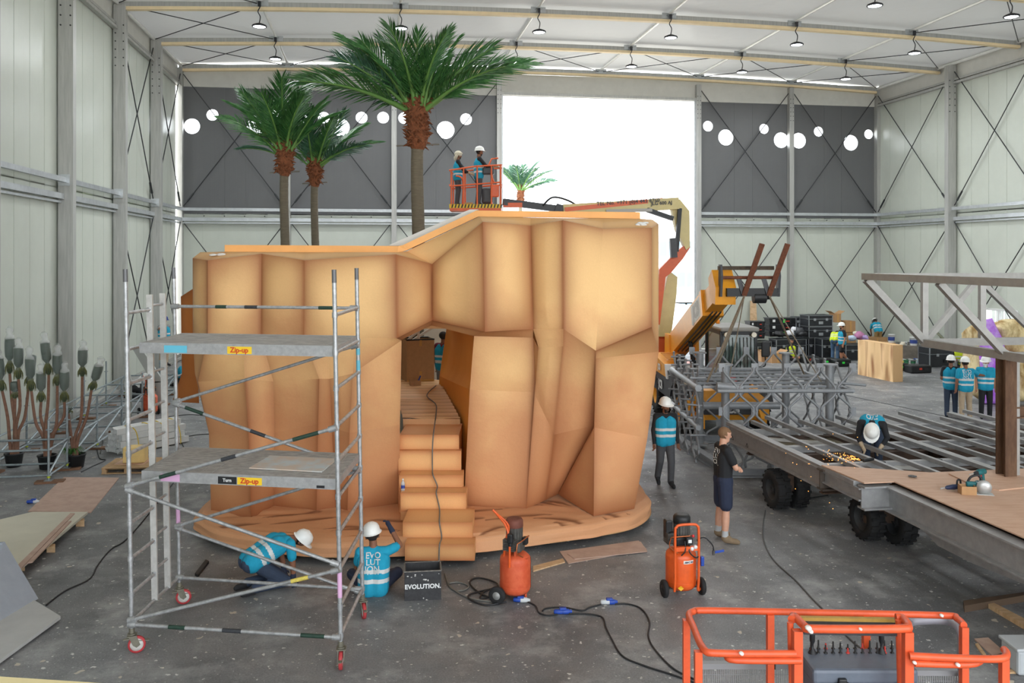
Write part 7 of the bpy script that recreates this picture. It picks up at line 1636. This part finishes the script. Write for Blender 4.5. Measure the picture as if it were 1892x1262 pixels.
# ------------------------------------------------------------------ bagged plants on the left
M_STEM = mat('plant_stem', (124, 90, 72), .85, 0, .2, 16); M_POT = mat('black_pot', (30, 31, 32), .6); M_HEADL = mat('bundled_leaves', (44, 62, 48), .6, 0, .4, 18); M_TIPS = mat('leaf_tips', (98, 100, 56), .7, 0, .4, 14)
M_BAG = mat('clear_bag', (214, 220, 218), .18, 0, alpha=.13, bump=.6, bscale=30); M_BAGT = mat('bag_top', (226, 228, 226), .3, 0, alpha=.34, bump=.6, bscale=30); M_SOIL = mat('soil', (62, 48, 38), .95)
def plant(px, py, stems, label, grass=False):
    """stems: list of polylines in px ending at the head base, then head length px, tilt"""
    b = G(px, py); Y = b.y; t = thing('potted_plant', label, 'plant', b, 0, 'bagged potted plants by the left wall')
    q = MB(); q.lathe([(.13, 0), (.15, .01), (.19, .27), (.205, .28), (.205, .31), (.185, .31), (.18, .26)], n=20); q.build('pot', M_POT, t)
    q = MB(); q.lathe([(.001, .26), (.18, .26)], n=16); q.build('soil', M_SOIL, t)
    def L(x, y, dy=0): v = W(x, y, Y + dy); return v - b
    for k, (pts, hl, tx, bag) in enumerate(stems):
        dy = R.uniform(-.12, .12); pl = [L(x, y, dy * i / (len(pts) - 1)) for i, (x, y) in enumerate(pts)]
        q = MB(); sp = smoothpath(pl, 5); n = len(sp); q.path(sp, [.042 - .014 * i / n for i in range(n)], 8); s_ = q.build('stem', M_STEM, t)
        e = pl[-1]; px2m = Y / FPX; h = hl * px2m; d = Vector((tx, 0, 1)).normalized()
        q = MB(); q.lathe([(.02, -.02), (.06, h * .08), (.05, h * .30), (.035, h * .36), (.09, h * .48), (.10, h * .75), (.095, h * .97), (.06, h)], e, d, 12)
        hd_ = q.build('leaf_bundle', M_HEADL, t)
        q = MB()
        for i in range(16):
            a = i * math.pi / 8; o = Vector((math.cos(a), math.sin(a), 0)); q.path([e + d * h * .36 + o * .03, e + d * h * .18 + o * .085, e + d * h * .02 + o * (.10 if i % 2 else .085) - Vector((0, 0, .03))], [.008, .009, .002], 4)
        q.build('drooping_tips', M_TIPS, hd_)
        q = MB(); n_ = 14; prof = [(.07, h * .30), (.10, h * .42), (.115, h * .6), (.112, h * .9), (.09, h * 1.02), (.05, h * 1.10), (.085, h * 1.25), (.03, h * 1.34)] if bag else [(.075, h * .3), (.11, h * .6), (.1, h)]
        q.lathe(prof, e, d, n_)
        q.v = [tuple(Vector(v) + Vector((.012 * mnoise.noise(Vector(v) * 9), .012 * mnoise.noise(Vector(v) * 9 + Vector((5, 0, 0))), .03 * mnoise.noise(Vector(v) * 7)))) for v in q.v]
        pb_ = q.build('plastic_bag', M_BAG, t)
        if bag:
            q = MB(); q.lathe([(.10, h * .96), (.09, h * 1.03), (.05, h * 1.10), (.075, h * 1.19), (.06, h * 1.26), (.02, h * 1.28)], e, d, 12)
            q.v = [tuple(Vector(v) + Vector((.03 * mnoise.noise(Vector(v) * 9), .02 * mnoise.noise(Vector(v) * 9 + Vector((5, 0, 0))), .04 * mnoise.noise(Vector(v) * 7)))) for v in q.v]; q.build('bag_top', M_BAGT, pb_)
    if grass:
        q = MB()
        for i in range(60):
            a = R.uniform(0, 6.28); l = R.uniform(.15, .32); o = Vector((math.cos(a), math.sin(a), 0)); p0 = Vector((-.12, .02, .3)); q.path([p0 + o * .02, p0 + o * l * .6 + Vector((0, 0, .14)), p0 + o * l + Vector((0, 0, .02))], [.008, .007, .001], 4)
        o = q.build('green_leaves', mat('fresh_leaf', (66, 118, 46), .5, 0, .3, 9), t)
plant(26, 862, [([(22, 840), (18, 815), (14, 770), (4, 722)], 60, -.12, 1), ([(24, 840), (28, 790), (22, 740), (18, 690)], 66, 0, 1), ([(30, 840), (29, 792), (37, 750), (34, 700)], 58, 0, 1), ([(32, 842), (34, 800), (46, 770), (53, 712)], 56, .1, 0), ([(27, 842), (27, 800), (27, 770), (28, 735)], 30, 0, 0)], 'leftmost bagged plant with five stems in a black pot')
plant(87, 866, [([(84, 845), (80, 808), (66, 780), (58, 722)], 62, -.05, 1), ([(86, 845), (83, 800), (75, 770), (76, 742)], 54, 0, 1), ([(88, 845), (84, 795), (89, 740), (90, 692)], 60, -.12, 1), ([(91, 845), (90, 815), (104, 785), (106, 712)], 58, 0, 1), ([(90, 845), (100, 800), (118, 770), (119, 742)], 56, .0, 1)], 'middle bagged plant with the tallest heads in a black pot')
plant(141, 864, [([(139, 848), (138, 810), (150, 770), (152, 695)], 50, .02, 1), ([(142, 848), (143, 815), (160, 770), (169, 720)], 48, .32, 1), ([(138, 848), (134, 825), (128, 780), (126, 762)], 10, 0, 0)], 'right bagged plant with green leaves spilling from its pot', True)
# ------------------------------------------------------------------ pallet, foam block, bundle of white box sections
pg = G(246, 866); t = thing('pallet', 'timber pallet on the floor behind the scaffold tower', 'pallet', pg, TH - .05)
M_PAL = mat('pallet_timber', (178, 146, 108), .8, 0, .15, 10)
for k in range(9): q = MB(); q.bb((-.52, -.44 + k * .105, .115), (.52, -.36 + k * .105, .135)); q.build('slat', M_PAL, t)
for x in (-.48, 0, .48): q = MB(); q.bb((x - .04, -.44, .095), (x + .04, .46, .115)); q.build('stringer', M_PAL, t)
for x in (-.46, 0, .46):
    for y in (-.40, 0, .40): q = MB(); q.bb((x - .05, y - .05, .018), (x + .05, y + .05, .095)); q.build('block', M_PAL, t)
for y in (-.40, 0, .40): q = MB(); q.bb((-.52, y - .05, 0), (.52, y + .05, .018)); q.build('bottom_slat', M_PAL, t)
q = MB(); q.prism([pg + Vector(v) for v in ((-.33, -.2, .136), (.30, -.22, .136), (.30, .34, .136), (-.36, .34, .136))], (0, 0, .012)); tag(q.build('thin_board', PLY()), 'scribbled thin board lying on the pallet', 'board')
q = MB(); q.bevbox(pg + Vector((.03, .06, .149 + .17)), (.46, .34, .34), .02, (0, 0, TH)); tag(q.build('foam_block', mat('cream_foam', (226, 196, 130), .8, 0, .05, 6)), 'cream yellow block standing on the pallet', 'block')
b0_ = G(212, 838); M_WB = mat('white_box_section', (216, 218, 216), .5, 0, .03, 4)
ax = (Vector((.55, .83, 0))).normalized(); sd = Vector((ax.y, -ax.x, 0)); k = 0
for r, row in enumerate((5, 4, 3, 2)):
    for c in range(row):
        p = b0_ + sd * ((c - row / 2 + .5) * .155) + Vector((0, 0, .09 + r * .145)) + ax * R.uniform(-.05, .05)
        q = MB(); d = ax * 1.75; a_ = R.uniform(-.12, .12) + .5 * math.pi * .5 * (1 if (c + r) % 3 == 0 else 0)
        xx = sd * math.cos(a_) + Vector((0, 0, 1)) * math.sin(a_); yy = ax.cross(xx); h = .068
        o_ = [p + xx * (u * h) + yy * (v * h) for u, v in ((-1, -1), (1, -1), (1, 1), (-1, 1))]; i_ = [p + xx * (u * h * .86) + yy * (v * h * .86) for u, v in ((-1, -1), (1, -1), (1, 1), (-1, 1))]
        vs = o_ + i_ + [v + d for v in o_] + [v + d for v in i_]; fs = []
        for n in range(4): m_ = (n + 1) % 4; fs += [(n, m_, 4 + m_, 4 + n), (8 + n, 12 + n, 12 + m_, 8 + m_), (n, 8 + n, 8 + m_, m_), (4 + n, 4 + m_, 12 + m_, 12 + n)]
        q.add(vs, fs); tag(q.build('box_section', M_WB), '%s white square tube from the left in the %s row of the taped bundle' % (ORD[c], ('bottom', 'second', 'third', 'top')[r]), 'tube', 'white tubes in the taped bundle')
for d in (.35, .8, 1.1, 1.5):
    q = MB(); c = b0_ + ax * d; q.path(smoothpath([c + sd * x + Vector((0, 0, z)) + ax * w for x, z, w in ((-.43, .02, 0), (-.36, .24, .05), (-.2, .5, .0), (0, .62, -.05), (.2, .52, .05), (.38, .26, .02), (.43, .02, 0))], 4), .012, 5); tag(q.build('yellow_tape', mat('yellow_tape', (222, 190, 60), .5)), 'yellow tape around the white tubes, ' + {.35: 'nearest the open ends', .8: 'second from the open ends', 1.1: 'third from the open ends', 1.5: 'furthest from the open ends'}[d], 'tape', 'yellow tapes on the bundle')
# boards and bits further back on the left
for pix, Y, lb in (([(245, 645), (258, 640), (302, 705), (282, 708)], 26.0, 'grey board leaning among the scaffold tubes'), ([(226, 660), (229, 658), (244, 712), (238, 714)], 25.0, 'thin white board leaning beside the tower post')):
    q = MB(); q.prism([W(x, y, Y) for x, y in pix], (.02, .05, 0)); lo_ = min(v[2] for v in q.v); q.prism([Vector((v[0], v[1], 0)) for v in (W(pix[2][0], 0, Y), W(pix[3][0], 0, Y), W(pix[3][0], 0, Y + .1), W(pix[2][0], 0, Y + .1))], (0, 0, lo_ + .05)); tag(q.build('leaning_board', mat('board_grey', (176, 178, 174), .7)), lb, 'board')
for pix, lb in (([(288, 700), (320, 690), (330, 698), (300, 708)], 'loose galvanised tubes stacked behind the ladder'),):
    for k in range(9):
        a, b = G(272 + k * 7, 716 - k * 3, .05 + .14 * (k % 5)), G(330 + k * 4, 700 - k * 3, .05 + .14 * (k % 5)); q = MB(); q.tube(a, b, .024, 8); tag(q.build('loose_tube', M_GT), ORD[k] + ' loose galvanised tube from the left in the pile behind the ladder', 'tube', 'loose tubes by the left wall')
# ------------------------------------------------------------------ flight cases and clutter along the back right wall
M_CASE = mat('case_black', (34, 36, 40), .45, 0, .1, 10); M_EDGE = mat('case_edge', (176, 180, 184), .3, .7)
def flight_case(px0, px1, py_base, h_px, label, depth=.7, z=0.0, rz=TH, Yd=None, badge=False, low=False, group='black flight cases with metal edges'):
    """placed by its front edge on the floor (or at height z above the floor point)"""
    Y = Yd or G(0, py_base).y; X0, X1 = (px0 - CX) / FPX * Y, (px1 - CX) / FPX * Y; w = X1 - X0; h = h_px / FPX * Y
    t = thing('flight_case', label, 'case', ((X0 + X1) / 2, Y + depth / 2, z), rz, group)
    q = MB(); q.bb((-w / 2 + .02, -depth / 2 + .02, .02), (w / 2 - .02, depth / 2 - .02, h - .02)); q.build('case_body', M_CASE, t)
    q = MB(); e = .035
    for a in (-1, 1):
        for b in (-1, 1):
            q.bb((a * w / 2 - a * e, b * depth / 2 - b * e, 0), (a * w / 2, b * depth / 2, h))
            for zz in (e / 2, h - e / 2, h * .66): q.beam((-w / 2, b * (depth / 2 - .012), zz), (w / 2, b * (depth / 2 - .012), zz), .03, e); q.beam((a * (w / 2 - .012), -depth / 2, zz), (a * (w / 2 - .012), depth / 2, zz), .03, e)
    q.build('edge_trim', M_EDGE, t)
    for x in (-w * .25, w * .25):
        q = MB(); q.bevbox((x, -depth / 2 - .005, h * .62), (.12, .03, .12), .01); q.build('latch', M_EDGE, t)
    q = MB(); q.bevbox((0, -depth / 2 - .003, h * .33), (.22, .03, .14), .01); q.build('handle', M_EDGE if badge else BLACK(), t)
    return t
def tote(px0, px1, ytop, ybot, Y, label, green=False):
    X0, X1 = (px0 - CX) / FPX * Y, (px1 - CX) / FPX * Y; z0, z1 = CAMH - (ybot - HY) / FPX * Y, CAMH - (ytop - HY) / FPX * Y; w = X1 - X0; h = z1 - z0
    t = thing('storage_tote', label, 'tote', ((X0 + X1) / 2, Y + .3, z0), TH, 'ribbed black storage totes')
    q = MB(); q.prism([(-w * .46, -.27, 0), (w * .46, -.27, 0), (w * .5, -.3, h * .86), (-w * .5, -.3, h * .86)], (0, .56, 0)); q.build('tote_body', BLACK(), t)
    q = MB(); q.bevbox((0, 0, h * .92), (w * 1.04, .64, h * .14), .02); q.build('lid', M_CASE, t)
    for x in (-w * .3, 0, w * .3): q = MB(); q.bb((x - .03, -.315, h * .15), (x + .03, -.28, h * .8)); q.build('rib', M_CASE, t)
    q = MB(); q.bb((w * .12, -.325, h * .4), (w * .26, -.318, h * .55)); q.build('red_tag', mat('red_tag', (200, 60, 40), .5), t)
    q = MB(); q.bb((-w * .38, -.325, h * .35), (-w * .28, -.318, h * .75)); q.build('white_tag', WHITE(), t)
    if green: q = MB(); q.bb((w * .02, -.328, h * .25), (w * .10, -.32, h * .8)); q.build('green_tag', mat('green_tag', (60, 230, 80), .5, emit=None), t)
def z_at(py, Y): return CAMH - (py - HY) / FPX * Y
Yc1 = 40.2
flight_case(1386, 1425, 0, 30, 'low black flight case under the left tote stack', .8, 0, Yd=Yc1); flight_case(1430, 1490, 0, 35, 'wide flight case under the white bags', .8, 0, Yd=Yc1 - .1, badge=True)
zl = .03 + 30 / FPX * Yc1
for k, (a, b) in enumerate(((626, 614), (614, 604), (604, 594))): tote(1383, 1413, b, a, Yc1 + .4, ('bottom', 'middle', 'top')[k] + ' tote of the left stack of three')
for k, (a, b) in enumerate(((622, 611), (611, 599), (599, 587.5))): tote(1418, 1470, b, a, Yc1 + .9, ('bottom', 'middle', 'top')[k] + ' tote of the wide stack of three', k != 1)
for k in range(2): flight_case(1490, 1538, 0, 21, ('lower', 'upper')[k] + ' flight case in the two-high pair beside the wide totes', .9, .90 + .53 * k, Yd=Yc1 + .2, badge=True)
flight_case(1490, 1513, 0, 35, 'flight case carrying the two-high pair', .9, 0, Yd=Yc1 + .2); flight_case(1516, 1536, 0, 38, 'upright flight case behind the bending person', .7, 0, Yd=Yc1 - .6)
flight_case(1468, 1488, 0, 22, 'flight case with badge at the back of the stack', .6, 1.25, Yd=Yc1 + 1.0, badge=True); flight_case(1466, 1492, 0, 50, 'tall plain flight case at the back of the stack', .6, 0, Yd=Yc1 + 1.0)
flight_case(1558, 1614, 0, 30, 'long flight case with bags on top behind the painted block', .8, 0, Yd=Yc1 - 1.2); flight_case(1712, 1778, 0, 38, 'long flight case in front of the seated man', .8, 0, Yd=36.6)
for px, py, w, lb in ((1500, 672, 30, 'left'), (1530, 676, 36, 'middle'), (1560, 678, 30, 'right'), (1668, 686, 24, 'rear'), (1703, 690, 42, 'front')):
    Y = G(0, py).y; t = thing('equipment_case', lb + ' low open black equipment case on the floor by the flight cases', 'case', G(px, py), TH + R.uniform(-.2, .2), 'low black equipment cases'); ww = w / FPX * Y
    q = MB(); q.bevbox((0, .25, .16), (ww, .5, .30), .04); q.build('case_body', BLACK(), t); q = MB(); q.bb((-.1, -.006, .14), (.02, .0, .22)); q.build('tag', mat('green_tag', (60, 230, 80), .5) if lb in ('middle', 'right', 'rear') else mat('red_tag', (200, 60, 40), .5), t); q = MB(); q.bevbox((.2, -.01, .16), (.2, .03, .05), .01); q.build('handle', M_CASE, t)
# cardboard boxes
def carton(px0, px1, ytop, ybot, Y, label, open_=False, z=None):
    X0, X1 = (px0 - CX) / FPX * Y, (px1 - CX) / FPX * Y; z0 = z_at(ybot, Y) if z is None else z; h = (ybot - ytop) / FPX * Y; w = X1 - X0
    t = thing('carton', label, 'box', ((X0 + X1) / 2, Y + .3, max(0, z0)), TH + R.uniform(-.1, .1), 'cardboard cartons at the back')
    q = MB(); q.bb((-w / 2, -.3, 0), (w / 2, .3, h)); q.build('carton_body', CARD(), t); q = MB(); q.bb((-.03, -.302, 0), (.03, -.301, h)); q.build('carton_tape', mat('brown_tape', (196, 148, 78), .4), t)
    for s in (-1, 1):
        q = MB(); q.prism([(s * w / 2, -.3, h), (s * w / 2, .3, h), (s * (w / 2 + (.2 if open_ else -w * .48)), .3, h + (.12 if open_ else .01)), (s * (w / 2 + (.2 if open_ else -w * .48)), -.3, h + (.12 if open_ else .01))], (0, 0, .008)); q.build('flap', CARD(), t)
carton(1405, 1424, 638, 658, 38.6, 'open carton left of the white-topped carton', True, 0); carton(1422, 1447, 640, 658, 38.2, 'carton with white flaps in front of the wide flight case', True, 0)
carton(1562, 1580, 600, 620, 41.2, 'upper carton behind the walking man', z=1.1); carton(1562, 1580, 620, 640, 41.2, 'lower carton behind the walking man', z=.55); carton(1541, 1553, 590, 606, 41.4, 'small open carton on top of the flight cases', True, z=1.55)
carton(1598, 1640, 622, 645, 43.4, 'long low carton against the back wall', z=0)
# bags
def bag(px, py, r_px, Y, m, label, sq=.7, seed=0, z0=None):
    c = W(px, py, Y); r = r_px / FPX * Y; q = MB(); q.ball((0, 0, 0), (r, r * .8, r * sq), 18, 12)
    q.v = [tuple(c + Vector(v) * (1 + .35 * mnoise.noise(Vector(v) * (2.2 / r) * .8 + Vector((seed * 3.1, 0, 0))))) for v in q.v]; tag(q.build('bag', m), label, 'bag', 'bags on the flight cases')
M_WBAG = mat('white_bag', (222, 222, 226), .35, bump=.5, bscale=12)
bag(1460, 615, 8, 40.4, M_WBAG, 'larger white plastic bag on the wide flight case', seed=1); bag(1467, 608, 6, 40.6, M_WBAG, 'smaller white plastic bag behind the larger one', seed=2); bag(1478, 612, 9, 40.5, M_DGR, 'dark grey backpack right of the white bags', .9, 3); bag(1440, 617, 11, 40.4, BLACK(), 'black cloth bag left of the white bags', .5, 4); bag(1484, 617, 8, 40.2, BLACK(), 'black holdall at the right end of the wide flight case', .6, 5)
bag(1588, 620, 9, 39.6, mat('pink_bag', (186, 120, 160), .5), 'pink plastic bag on the long flight case', .8, 6); bag(1598, 624, 7, 39.5, mat('lilac_bag', (176, 150, 200), .5), 'lilac plastic bag beside the pink one', .7, 7); bag(1574, 625, 7, 39.5, mat('pale_blue_bag', (190, 205, 224), .5), 'pale blue bag at the left end of the long flight case', .8, 8); bag(1582, 616, 6, 39.8, mat('cream_bag', (212, 204, 184), .6), 'cream bag behind the pink bag', .7, 9)
# leaning board
q = MB(); Y = RM(u_at(1392, 41.4), 41.4).y; q.prism([W(1386, 597, Y), W(1399, 597, Y), W(1397, 556, Y + .2), W(1386, 556, Y + .2)], (0, .03, 0)); q.prism([Vector((W(1386, 0, Y).x, Y, 0)), Vector((W(1399, 0, Y).x, Y, 0)), W(1399, 597, Y), W(1386, 597, Y)], (0, .03, 0)); tag(q.build('leaning_plank', TIMBER()), 'pale plank leaning on the back wall above the totes', 'board')
# buckets and paint clutter
M_BKT = [mat('bucket_white', (222, 224, 222), .45), mat('tin_steel', (150, 152, 150), .4, .5), mat('bucket_blue', (60, 90, 170), .5), mat('bucket_green', (60, 130, 90), .5)]
M_BL = mat('bucket_label', (52, 72, 140), .5)
def bucket(px, pyb, w_px, h_px, Y, label, z, m, label_m=None):
    X = (px - CX) / FPX * Y; r = w_px / 2 / FPX * Y; h = h_px / FPX * Y; t = thing('paint_bucket', label, 'bucket', (X, Y, z), 0, 'paint buckets and tins at the back')
    q = MB(); q.lathe([(r * .85, 0), (r, h * .95), (r * 1.05, h * .96), (r * 1.05, h), (.01, h)], n=16); q.build('bucket_body', m, t)
    q = MB(); q.lathe([(r * .93, h * .25), (r * .985, h * .7)], n=16); q.build('bucket_label', label_m or M_BL, t)
    q = MB(); q.path([(r * 1.02 * math.cos(a), -.02 - r * .5 * math.sin(a), h * .9 - r * .9 * math.sin(a)) for a in [k * math.pi / 8 for k in range(9)]], .006, 4); q.build('bucket_handle', M_BKT[1], t)
Yb2 = 38.8
q = MB(); q.bb(((1655 - CX) / FPX * Yb2, Yb2, 0), ((1708 - CX) / FPX * Yb2, Yb2 + .8, .70)); tag(q.build('work_table', mat('table_board', (128, 120, 110), .8, 0, .2, 6)), 'low table crowded with paint tins behind the painted block', 'table')
bucket(1647, 0, 12, 15, 39.8, 'white bucket with blue label left of the paint table', .75, M_BKT[0]); q = MB(); q.bb(((1640 - CX) / FPX * 39.6, 39.5, 0), ((1655 - CX) / FPX * 39.6, 40.2, .75)); tag(q.build('support_box', CARD()), 'brown box under the white bucket', 'box')
bucket(1688, 0, 14, 15, 39.0, 'white bucket with coloured label on the paint table', .70, M_BKT[0])
names_ = ['dented steel tin', 'white tub', 'steel tin', 'blue tub', 'white tin', 'small green tub']
for k in range(14):
    px = 1652 + k * 4.4; r_ = k % 6
    bucket(px, 0, 7 + (k % 3), 8 + (k * 5) % 5, Yb2 - .5 - .25 * (k % 3), ORD[k] + ' paint container from the left before the paint table, a ' + names_[r_], 0.0 if k % 2 else .0, M_BKT[(1, 0, 1, 2, 0, 3)[r_]], (M_BL, M_BKT[0], M_BKT[3])[k % 3])
for k in range(7): bucket(1658 + k * 7.5, 0, 6, 6, Yb2 + .3, ORD[k] + ' small tin from the left on the paint table', .70, M_BKT[(1, 1, 0, 1, 2, 1, 0)[k]], M_BKT[1])
bag(1671, 672, 6.5, 37.9, mat('yellow_bag', (226, 200, 40), .5), 'yellow bag lying before the paint table', .7, 11); bag(1702, 669, 7, 37.9, mat('cyan_bag', (70, 160, 190), .5), 'cyan bag at the right of the paint tins', .7, 12); bag(1668, 635.3, 5, 38.8, mat('cream_bag', (212, 204, 184), .6), 'rolled cream cloth on the paint table', .8, 13)
# stand lamp disc and water drum
q = MB(); c = W(1738, 624, 36.8); q.lathe([(.001, .0), (.36, .03), (.36, .06), (.001, .09)], c, (.5, -.3, .55), 20); q.tube(c, Vector((c.x, c.y + .1, .75)), .02, 6); tag(q.build('reflector_dish', mat('olive_dish', (110, 112, 92), .6)), 'round dull reflector dish on the flight case by the seated man', 'dish')
q = MB(); c = G(1789, 690); q.bevbox(c + Vector((0, .3, .32)), (.42, .4, .62), .08); q.tube(c + Vector((.08, .3, .62)), c + Vector((.08, .3, .68)), .05, 10); tag(q.build('water_can', M_BKT[0]), 'white plastic jerrycan beside the seated man', 'can')
q = MB(); c = G(1772, 692); q.bevbox(c + Vector((.05, .15, .22)), (.42, .38, .44), .03); tag(q.build('low_stool', M_CASE), 'dark box used as a seat by the curly haired man', 'stool')
# painted block
bk = thing('painted_block', 'upright foam block with brown vertical streaks on the far floor', 'block', G(1625, 700), 0)
A0, B0, C0 = G(1585, 692), G(1650, 706), G(1662, 702); h = 47 / FPX * A0.y
F = Facets(); n_ = (B0 - A0); up_ = Vector((0, 0, 1)); bd_ = Vector((-n_.y, n_.x, 0)).normalized() * .42; zt = 1.38
def blk(s, t):
    p = A0.lerp(B0, s); x = s * n_.length; r = .018 * math.sin(x * 9 + 2 * mnoise.noise((x, t, 0))) + .012 * mnoise.noise((x * 4, t * 1.5, 2)); e = min(1, min(s, 1 - s) * 12) * min(1, min(t + .3, 1 - t + .02) * 12)
    return p - bd_.normalized() * (r * e) + Vector((0, 0, (1 - t) * zt))
def blkp(s, t, v):
    x = s * n_.length; w = mnoise.noise((x * 3.1, t * .9, 5)) + .6 * mnoise.noise((x * 7, t * 1.6, 1)); return max(0, min(.95, w * 1.8))
F.grid(blk, 90, 24, blkp)
for a, b in ((A0, A0 + bd_), (B0 + bd_, B0), (A0 + bd_, B0 + bd_)): F.poly([a, b, b + up_ * zt, a + up_ * zt], .25)
F.poly([A0 + up_ * zt, B0 + up_ * zt, B0 + bd_ + up_ * zt, A0 + bd_ + up_ * zt], .15); F.build('streaked_face', rock_mat('streaked_block', (240, 204, 150), (238, 198, 146), (158, 104, 62), -2, 9), bk)
# foam cliffs with purple lining at the right edge
M_CL = mat('carved_cream_foam', (232, 214, 166), .85, 0, .2, 2.2, c2=(160, 126, 70), stretch=(1.4, 1, .5), bump=.8, bscale=5); M_PU = mat('purple_lining', (176, 90, 226), .5, 0, .15, 2, c2=(208, 170, 240))
def cliff(pix, Y, dep, label, m, name='foam_cliff', amp=.22, cat='set piece', nsub=14):
    """rounded foam mass from an outline at distance Y, with thickness"""
    c = [W(x, y, Y) for x, y in pix]; cen_ = sum(c, Vector()) / len(c); q = MB(); n = len(c); out = []
    P_ = []
    for i in range(n):
        for k in range(8): P_.append(c[i].lerp(c[(i + 1) % n], k / 8))
    rings = [(.7, dep), (.85, .5 * dep), (.97, .2 * dep), (.93, .08 * dep), (.84, .0), (.7, -.05 * dep), (.55, -.06 * dep), (.4, -.08 * dep), (.25, -.09 * dep), (.02, -.1 * dep)]
    vs = []
    for s, d in rings:
        for p in P_:
            v = cen_ + (p - cen_) * s; v = v + Vector((0, d, 0)); f_ = mnoise.noise(Vector((v.x * 1.6, v.y * 1.6, v.z * .7))) + .8 * abs(mnoise.noise(Vector((v.x * 4.5 + v.z * 2.5, v.y * 2, v.z * 1.6)))) ; v += Vector((.3 * amp * f_, -amp * f_, 0)); v.z = max(0, v.z); vs.append(v)
    m_ = len(P_); q.add(vs, [(r * m_ + k, r * m_ + (k + 1) % m_, (r + 1) * m_ + (k + 1) % m_, (r + 1) * m_ + k) for r in range(len(rings) - 1) for k in range(m_)], True); q.add(vs, [tuple(range(m_))])
    return tag(q.build(name, m), label, cat)
cliff([(1796, 600), (1812, 592), (1816, 640), (1824, 700), (1812, 742), (1792, 730), (1800, 660)], 27.8, .9, 'narrow cream foam cliff behind the group of three', M_CL)
cliff([(1815, 590), (1836, 586), (1858, 630), (1872, 752), (1818, 752), (1812, 660)], 27.5, .5, 'smooth purple and lilac slab between the foam cliffs', M_PU, 'purple_slab', .03)
cliff([(1838, 604), (1862, 592), (1892, 588), (1960, 584), (1960, 662), (1900, 668), (1862, 640)], 27.6, 1.2, 'jutting cream foam cliff top at the right edge', M_CL, amp=.3)
cliff([(1868, 660), (1900, 656), (1960, 650), (1960, 742), (1872, 744), (1880, 700)], 27.2, 1.0, 'lower cream foam cliff behind the rusty column', M_CL, amp=.3)
cliff([(1862, 650), (1872, 650), (1876, 690), (1870, 742), (1860, 740)], 27.9, .4, 'purple strip beside the rusty column', M_PU, 'purple_slab', .03)
# debris and strays on the floor
q = MB(); rr = random.Random(11)
for k in range(330):
    x, y = rr.uniform(120, 1750), rr.uniform(905, 1255); c = G(x, y, .004); s = rr.uniform(.008, .03) * (1.6 if rr.random() < .1 else 1); a = rr.uniform(0, 3.1)
    if 380 < x < 1190 and y < 1040: continue
    q.add([c + Vector((math.cos(a + b) * s * l, math.sin(a + b) * s * l * .6, .001 + .004 * rr.random())) for b, l in ((0, 1), (1.3, .6), (2.6, 1), (4.2, .7), (5.3, .5))], [(0, 1, 2, 3, 4)])
o = q.build('floor_debris', mat('chip_offwhite', (206, 200, 190), .8, 0, .2, 5)); tag(o, 'pale paint chips and wood scraps scattered over the floor', 'debris'); o['kind'] = 'stuff'
